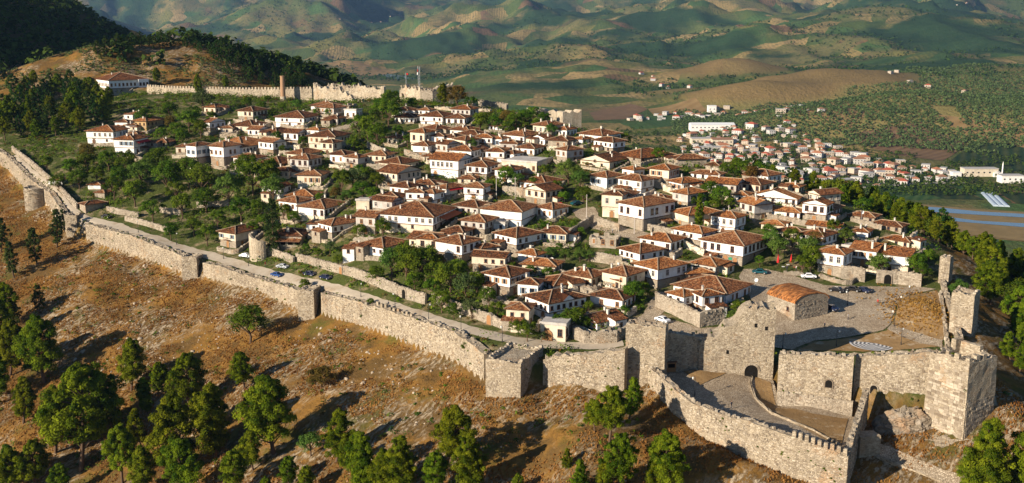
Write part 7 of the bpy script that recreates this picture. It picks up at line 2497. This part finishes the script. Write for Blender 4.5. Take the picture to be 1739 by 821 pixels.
# ------------------------------------------------------------------ cars, lamps, dishes, parasols, people
def car_proto(paint):
    r = {}
    prof = [(-2.1, .35), (-2.15, .75), (-1.9, .92), (-1.35, .98), (-.75, 1.42), (.65, 1.45), (1.25, 1.0), (2.0, .88), (2.15, .6), (2.1, .35)]
    n = len(prof)
    vs, fs = [], []
    for yy, k in ((-.85, 1.0), (-.62, 1.0), (.62, 1.0), (.85, 1.0)):
        for (x, z) in prof:
            inner = abs(yy) < .7
            zz = z if inner else (z if z < 1.0 else .95 + (z - .95) * .72)
            vs.append((x * (1.0 if inner else .97), yy * (1 if z < 1.1 or inner else .82), zz))
    for a in range(3):
        for i in range(n):
            j = (i + 1) % n
            fs.append((a * n + i, a * n + j, (a + 1) * n + j, (a + 1) * n + i))
    fs += [tuple(range(n - 1, -1, -1)), tuple(range(3 * n, 4 * n))]
    r['body'] = mesh('body', vs, [f[::-1] for f in fs], [MAT[paint]], smooth=False)
    g = MB()
    g.add([(-1.30, -.58, 1.04), (-.80, -.55, 1.42), (-.80, .55, 1.42), (-1.30, .58, 1.04)], [(0, 1, 2, 3)])
    g.v = [(x - .03, y, z + .02) for x, y, z in g.v]
    r['windscreen_rear'] = g.me('window', MAT['glass_dark'])
    g = MB().add([(1.23, -.58, 1.05), (.70, -.55, 1.44), (.70, .55, 1.44), (1.23, .58, 1.05)], [(0, 3, 2, 1)])
    g.v = [(x + .03, y, z + .02) for x, y, z in g.v]
    r['windscreen_front'] = g.me('window', MAT['glass_dark'])
    for s_ in (-1, 1):
        r['side%d' % s_] = MB().add([(-1.1, s_ * .86, .98), (1.0, s_ * .86, .98), (.6, s_ * .74, 1.30), (-.7, s_ * .74, 1.30), (-1.1, s_ * .80, .98), (1.0, s_ * .80, .98), (.6, s_ * .68, 1.30), (-.7, s_ * .68, 1.30)], [(0, 1, 2, 3), (3, 2, 1, 0), (0, 4, 5, 1), (2, 6, 7, 3)]).me('window', MAT['glass_dark'])
    r['wheel'] = MB().tube([(0, -.11, 0), (0, .11, 0)], .33, 14).me('wheel', MAT['tyre'])
    r['rim'] = MB().tube([(0, -.12, 0), (0, .12, 0)], .18, 10).me('rim', MAT['metal_grey'])
    r['headlight'] = MB().box(-.05, .05, -.18, .18, -.07, .07).me('headlight', MAT['lamp_glass'])
    return r
CARS = {}
def car(px, py, col, deg, label, pick=False):
    if col not in CARS: CARS[col] = car_proto('car_' + col)
    r = CARS[col]
    x, y, z = hit(px, py)
    o = thing('parked_car', label, 'car', (x, y, z + .16), math.radians(deg), 'cars parked in the village')
    obj('body', r['body'], o)
    for k in ('windscreen_rear', 'windscreen_front', 'side-1', 'side1'): obj('window', r[k], o)
    for (wx, wy) in ((-1.3, -.78), (-1.3, .78), (1.3, -.78), (1.3, .78)):
        w = obj('wheel', r['wheel'], o, (wx, wy, .33))
        obj('rim', r['rim'], w)
    for s_ in (-1, 1): obj('headlight', r['headlight'], o, (2.06, .58 * s_, .68))
car(470, 471, 'blue', -35, 'blue car parked on the road nearest the outer wall')
car(526, 469, 'navy', -30, 'dark blue car parked by the garden wall, left of two')
car(553, 475, 'navy', -35, 'dark blue car parked by the garden wall, right of two')
car(480, 457, 'silver', -25, 'silver car parked behind the blue car on the road')
car(417, 438, 'white', -20, 'white car parked by the ruined apse')
car(181, 371, 'black', -20, 'dark car parked at the bend of the wall road')
car(950, 352, 'red', 5, 'red car parked on the upper cobbled street')
car(979, 349, 'teal', 35, 'blue-green car parked on the upper cobbled street')
car(1290, 466, 'teal', -15, 'teal car parked at the cafe end of the plaza')
car(1373, 474, 'white', -5, 'white car parked below the white tower house')
car(1421, 497, 'black', -40, 'black car in the chapel shadow, leftmost of three')
car(1448, 496, 'black', -30, 'black car in the plaza row, middle of three')
car(1466, 497, 'navy', -50, 'dark blue car in the plaza row, rightmost of three')
car(1412, 528, 'navy', -60, 'navy car parked behind the barrel-roofed chapel')
car(1125, 548, 'white', -50, 'white car parked on the terrace behind the flank tower')
LP = MB().tube([(0, 0, -.5), (0, 0, .8), (0, 0, .85), (0, 0, 4.2)], [.13, .13, .07, .05], 8).me('post', MAT['metal_dark'])
LA = MB().bar((0, 0, 4.15), (.55, 0, 4.35), .06, .06).me('arm', MAT['metal_dark'])
LL = MB().tube([(.55, 0, 4.30), (.55, 0, 4.1), (.55, 0, 3.8)], [.08, .22, .14], 8).me('lantern', MAT['lamp_glass'])
lampn = ['beside the cobbled plaza near the chapel', 'at the plaza edge beside the bare earth, upper one', 'at the plaza edge beside the bare earth, lower one', 'right of the paved medallion', 'behind the dark parked cars', 'inside the gate tower shadow', 'at the far right end of the plaza', 'by the road left of the garden trees', 'by the road at the high garden wall', 'by the road near the broken battlements', 'by the road left of the arched wooden door', 'by the road in front of the cream wing', 'by the road near the stone house with chimneys', 'by the road left of the blue car', 'by the road near the corner tower', 'by the left road below the pale walls', 'in the gate court by the outer wall']
for (px, py, h), w in zip([(1420, 590, 6), (1525, 530, 4.4), (1518, 557, 4.2), (1530, 587, 4.2), (1439, 521, 3), (1329, 594, 4.4), (1544, 511, 3.4), (613, 506, 3.4), (671, 525, 4.2), (728, 544, 2.6), (783, 563, 4.2), (853, 582, 3.4), (380, 441, 3.2), (422, 453, 3), (235, 396, 3), (300, 417, 3), (1180, 690, 4.2)], lampn):
    x, y, z = hit(px, py) if px != 1180 else P(1180, 672, 223)
    o = thing('street_lamp', 'black post street lamp ' + w, 'lamp', (x, y, z), random.uniform(0, 6), 'street lamps')
    obj('post', LP, o); obj('arm', LA, o); obj('lantern', LL, o)
PO = MB().tube([(0, 0, -.5), (0, 0, 8)], [.14, .09], 8).bar((-.6, 0, 7.4), (.6, 0, 7.4), .08, .08).me('pole', MAT['wood_pale'])
for (px, py, lab) in ((996, 372, 'tall utility pole on the upper cobbled street'), (1077, 399, 'utility pole in front of the three-level street house'), (1236, 392, 'thick utility pole beside the small stone church'), (875, 340, 'utility pole above the terrace wall at the centre'), (843, 338, 'utility pole right of the tall white bend house')):
    x, y, z = hit(px, py)
    o = thing('utility_pole', lab, 'pole', (x, y, z), random.uniform(0, 3), 'utility poles')
    obj('pole', PO, o)
dv, df = [], []
for i in range(4):
    for k in range(14):
        r = .62 * i / 3
        w = 2 * math.pi * k / 14
        dv.append((r * math.cos(w), .28 * (i / 3) ** 2 * -1, r * math.sin(w)))
for i in range(3):
    for k in range(14):
        df.append((i * 14 + k, i * 14 + (k + 1) % 14, (i + 1) * 14 + (k + 1) % 14, (i + 1) * 14 + k))
DISH = mesh('dish', dv, df, [MAT['white_paint']], smooth=True)
DPOLE = MB().tube([(0, .1, -3.2), (0, .1, 0)], .05, 6).bar((0, .05, 0), (0, -.5, .1), .04, .04).me('mount', MAT['metal_grey'])
for (px, py, lab) in ((1183, 333, 'white satellite dish left of the slim cypress'), (1244, 312, 'white satellite dish on a tall post at the right'), (1463, 361, 'white satellite dish under the right woods'), (1557, 409, 'white satellite dish beside the orange-roofed corner house'), (1283, 478, 'white satellite dish on the front house by the gate'), (895, 495, 'white satellite dish on the stepped white house'), (1261, 306, 'small white dish beside the tall post dish'), (937, 442, 'white dish on a post in the bean garden')):
    x, y, z = hit(px, py + 16)
    o = thing('satellite_dish', lab, 'satellite dish', (x, y, z + 3.0), random.uniform(-.3, .3), 'satellite dishes')
    obj('dish', DISH, o, scale=.9); obj('mount', DPOLE, o)
x, y, z = hit(857, 385)
tk = thing('water_tank', 'green plastic water tank on the flat-roofed kitchen', 'tank', (x, y + 2, z + 2.2))
MB().tube([(0, 0, 0), (0, 0, .9), (0, 0, 1.25), (0, 0, 1.4)], [1.0, 1.0, .7, .1], 14).build('tank', MAT['green_plastic'], tk)
for (px, py, lab) in ((1321, 452, 'closed red parasol at the cafe, left of two'), (1343, 452, 'closed red parasol at the cafe, right of two')):
    x, y, z = hit(px, py)
    o = thing('parasol', lab, 'parasol', (x, y, z), 0, 'cafe parasols')
    MB().tube([(0, 0, 0), (0, 0, 3.4)], .05, 6).build('pole', MAT['wood'], o)
    MB().tube([(0, 0, 1.0), (0, 0, 1.4), (0, 0, 2.4), (0, 0, 3.4)], [.42, .38, .22, .05], 9).build('folded_cloth', MAT['red_cloth'], o)
for i, (px, py) in enumerate([(1330, 458), (1350, 459), (1338, 454), (1362, 458)]):
    x, y, z = hit(px, py)
    o = thing('cafe_table', 'small cafe table on the terrace by the red parasols, ' + ['leftmost', 'third from left', 'second from left', 'rightmost'][i], 'table', (x, y, z), 0, 'cafe tables')
    MB().tube([(0, 0, .72), (0, 0, .76)], .5, 12).build('tabletop', MAT['cloth_red' if i % 2 else 'white_paint'], o)
    MB().tube([(0, 0, 0), (0, 0, .72)], .05, 6).build('leg', MAT['metal_dark'], o)
def person(px, py, label, shirt, walk=.18, rz=0.0, hitf=None):
    sk = [(0, 0, .95), (0, 0, 1.2), (0, 0, 1.42), (0, 0, 1.52), (0, .01, 1.68), (-.19, 0, 1.40), (-.25, .02, 1.12), (-.26, -.08, .88), (.19, 0, 1.40), (.25, -.02, 1.12), (.26, .08, .88),
          (-.1, 0, .9), (-.11, -walk * .5, .48), (-.11, -walk * .6, .07), (-.11, -walk * .6 - .16, .04), (.1, 0, .9), (.11, walk * .6, .48), (.11, walk, .07), (.11, walk - .16, .04)]
    ed = [(0, 1), (1, 2), (2, 3), (3, 4), (2, 5), (5, 6), (6, 7), (2, 8), (8, 9), (9, 10), (0, 11), (11, 12), (12, 13), (13, 14), (0, 15), (15, 16), (16, 17), (17, 18)]
    rad = [.15, .14, .15, .06, .105, .07, .05, .04, .07, .05, .04, .09, .06, .045, .04, .09, .06, .045, .04]
    me = bpy.data.meshes.new('person')
    me.from_pydata(sk, ed, [])
    o = obj('person', me)
    m = o.modifiers.new('skin', 'SKIN')
    for v, r in zip(me.skin_vertices[0].data, rad): v.radius = (r, r * .8)
    me.skin_vertices[0].data[0].use_root = True
    sb = o.modifiers.new('sub', 'SUBSURF'); sb.levels = 1; sb.render_levels = 1
    dg = bpy.context.evaluated_depsgraph_get()
    new = bpy.data.meshes.new_from_object(o.evaluated_get(dg))
    o.modifiers.clear()
    o.data = new
    for mt in ('skin', shirt, 'cloth_dark'): new.materials.append(MAT[mt])
    for p in new.polygons:
        zc = p.center.z
        p.material_index = 0 if zc > 1.5 or (abs(p.center.x) > .2 and zc < .98) else (1 if zc > .92 else 2)
        p.use_smooth = True
    o.name = 'person'
    x, y, z = hitf or hit(px, py)
    o.location = (x, y, z + .1)
    o.rotation_euler = (0, 0, rz)
    tag(o, label, 'person', 'people in the village')
    hm = bpy.data.meshes.new('hair')
    bm = bmesh.new()
    bmesh.ops.create_uvsphere(bm, u_segments=10, v_segments=6, radius=.118)
    for v in list(bm.verts):
        v.co.z = max(v.co.z, -.02)
    bm.to_mesh(hm); bm.free()
    hm.materials.append(MAT['wood'])
    obj('hair', hm, o, (0, .02, 1.70))
pc = P(1242, 694, 217)
person(1242, 694, 'person in dark clothes walking in the gate court', 'cloth_dark', .2, .6, (pc[0], pc[1], court_z(pc[0], pc[1]) - .1))
person(451, 454, 'person in a red top walking on the road by the apse', 'cloth_red', .15, 1.2)
person(1352, 462, 'person in a pale top standing at the cafe tables', 'cloth_light', .02, 2.0)
person(1336, 462, 'person in dark clothes standing between the red parasols', 'cloth_dark', .02, 3.0)

person(1440, 545, 'person in a pale top crossing the middle of the plaza', 'cloth_light', .2, 1.0)
person(1490, 520, 'person in red walking on the plaza behind the parked cars', 'cloth_red', .2, -1.0)
person(1400, 560, 'person in dark clothes standing at the edge of the gatehouse shadow', 'cloth_dark', .05, 2.0)
person(1040, 398, 'person in a pale top walking down the cobbled street', 'cloth_light', .2, .4)
person(660, 522, 'person in dark clothes walking on the road by the high garden wall', 'cloth_dark', .2, 2.4)
# ------------------------------------------------------------------ the air: one even body of haze round everything
hz_ = NT('haze_air')
pv = hz_.n('ShaderNodeVolumePrincipled')
pv.inputs['Color'].default_value = (0.36, 0.60, 1.0, 1)
pv.inputs['Density'].default_value = 2.9e-5
pv.inputs['Anisotropy'].default_value = 0.2
hz_.t.links.new(pv.outputs[0], hz_.out.inputs['Volume'])
zmin = min(float(GZ.min()), float(hz.min()), -3.0) - 1.5
ztop = max(CAMZ, float(FZ.max()), float(hz.max())) + 15
HB = MB().box(-16200, 16200, -300, 17000, zmin, ztop)
tag(HB.build('haze', hz_.mat), 'thin blue haze filling the valley air', 'haze', kind='stuff')
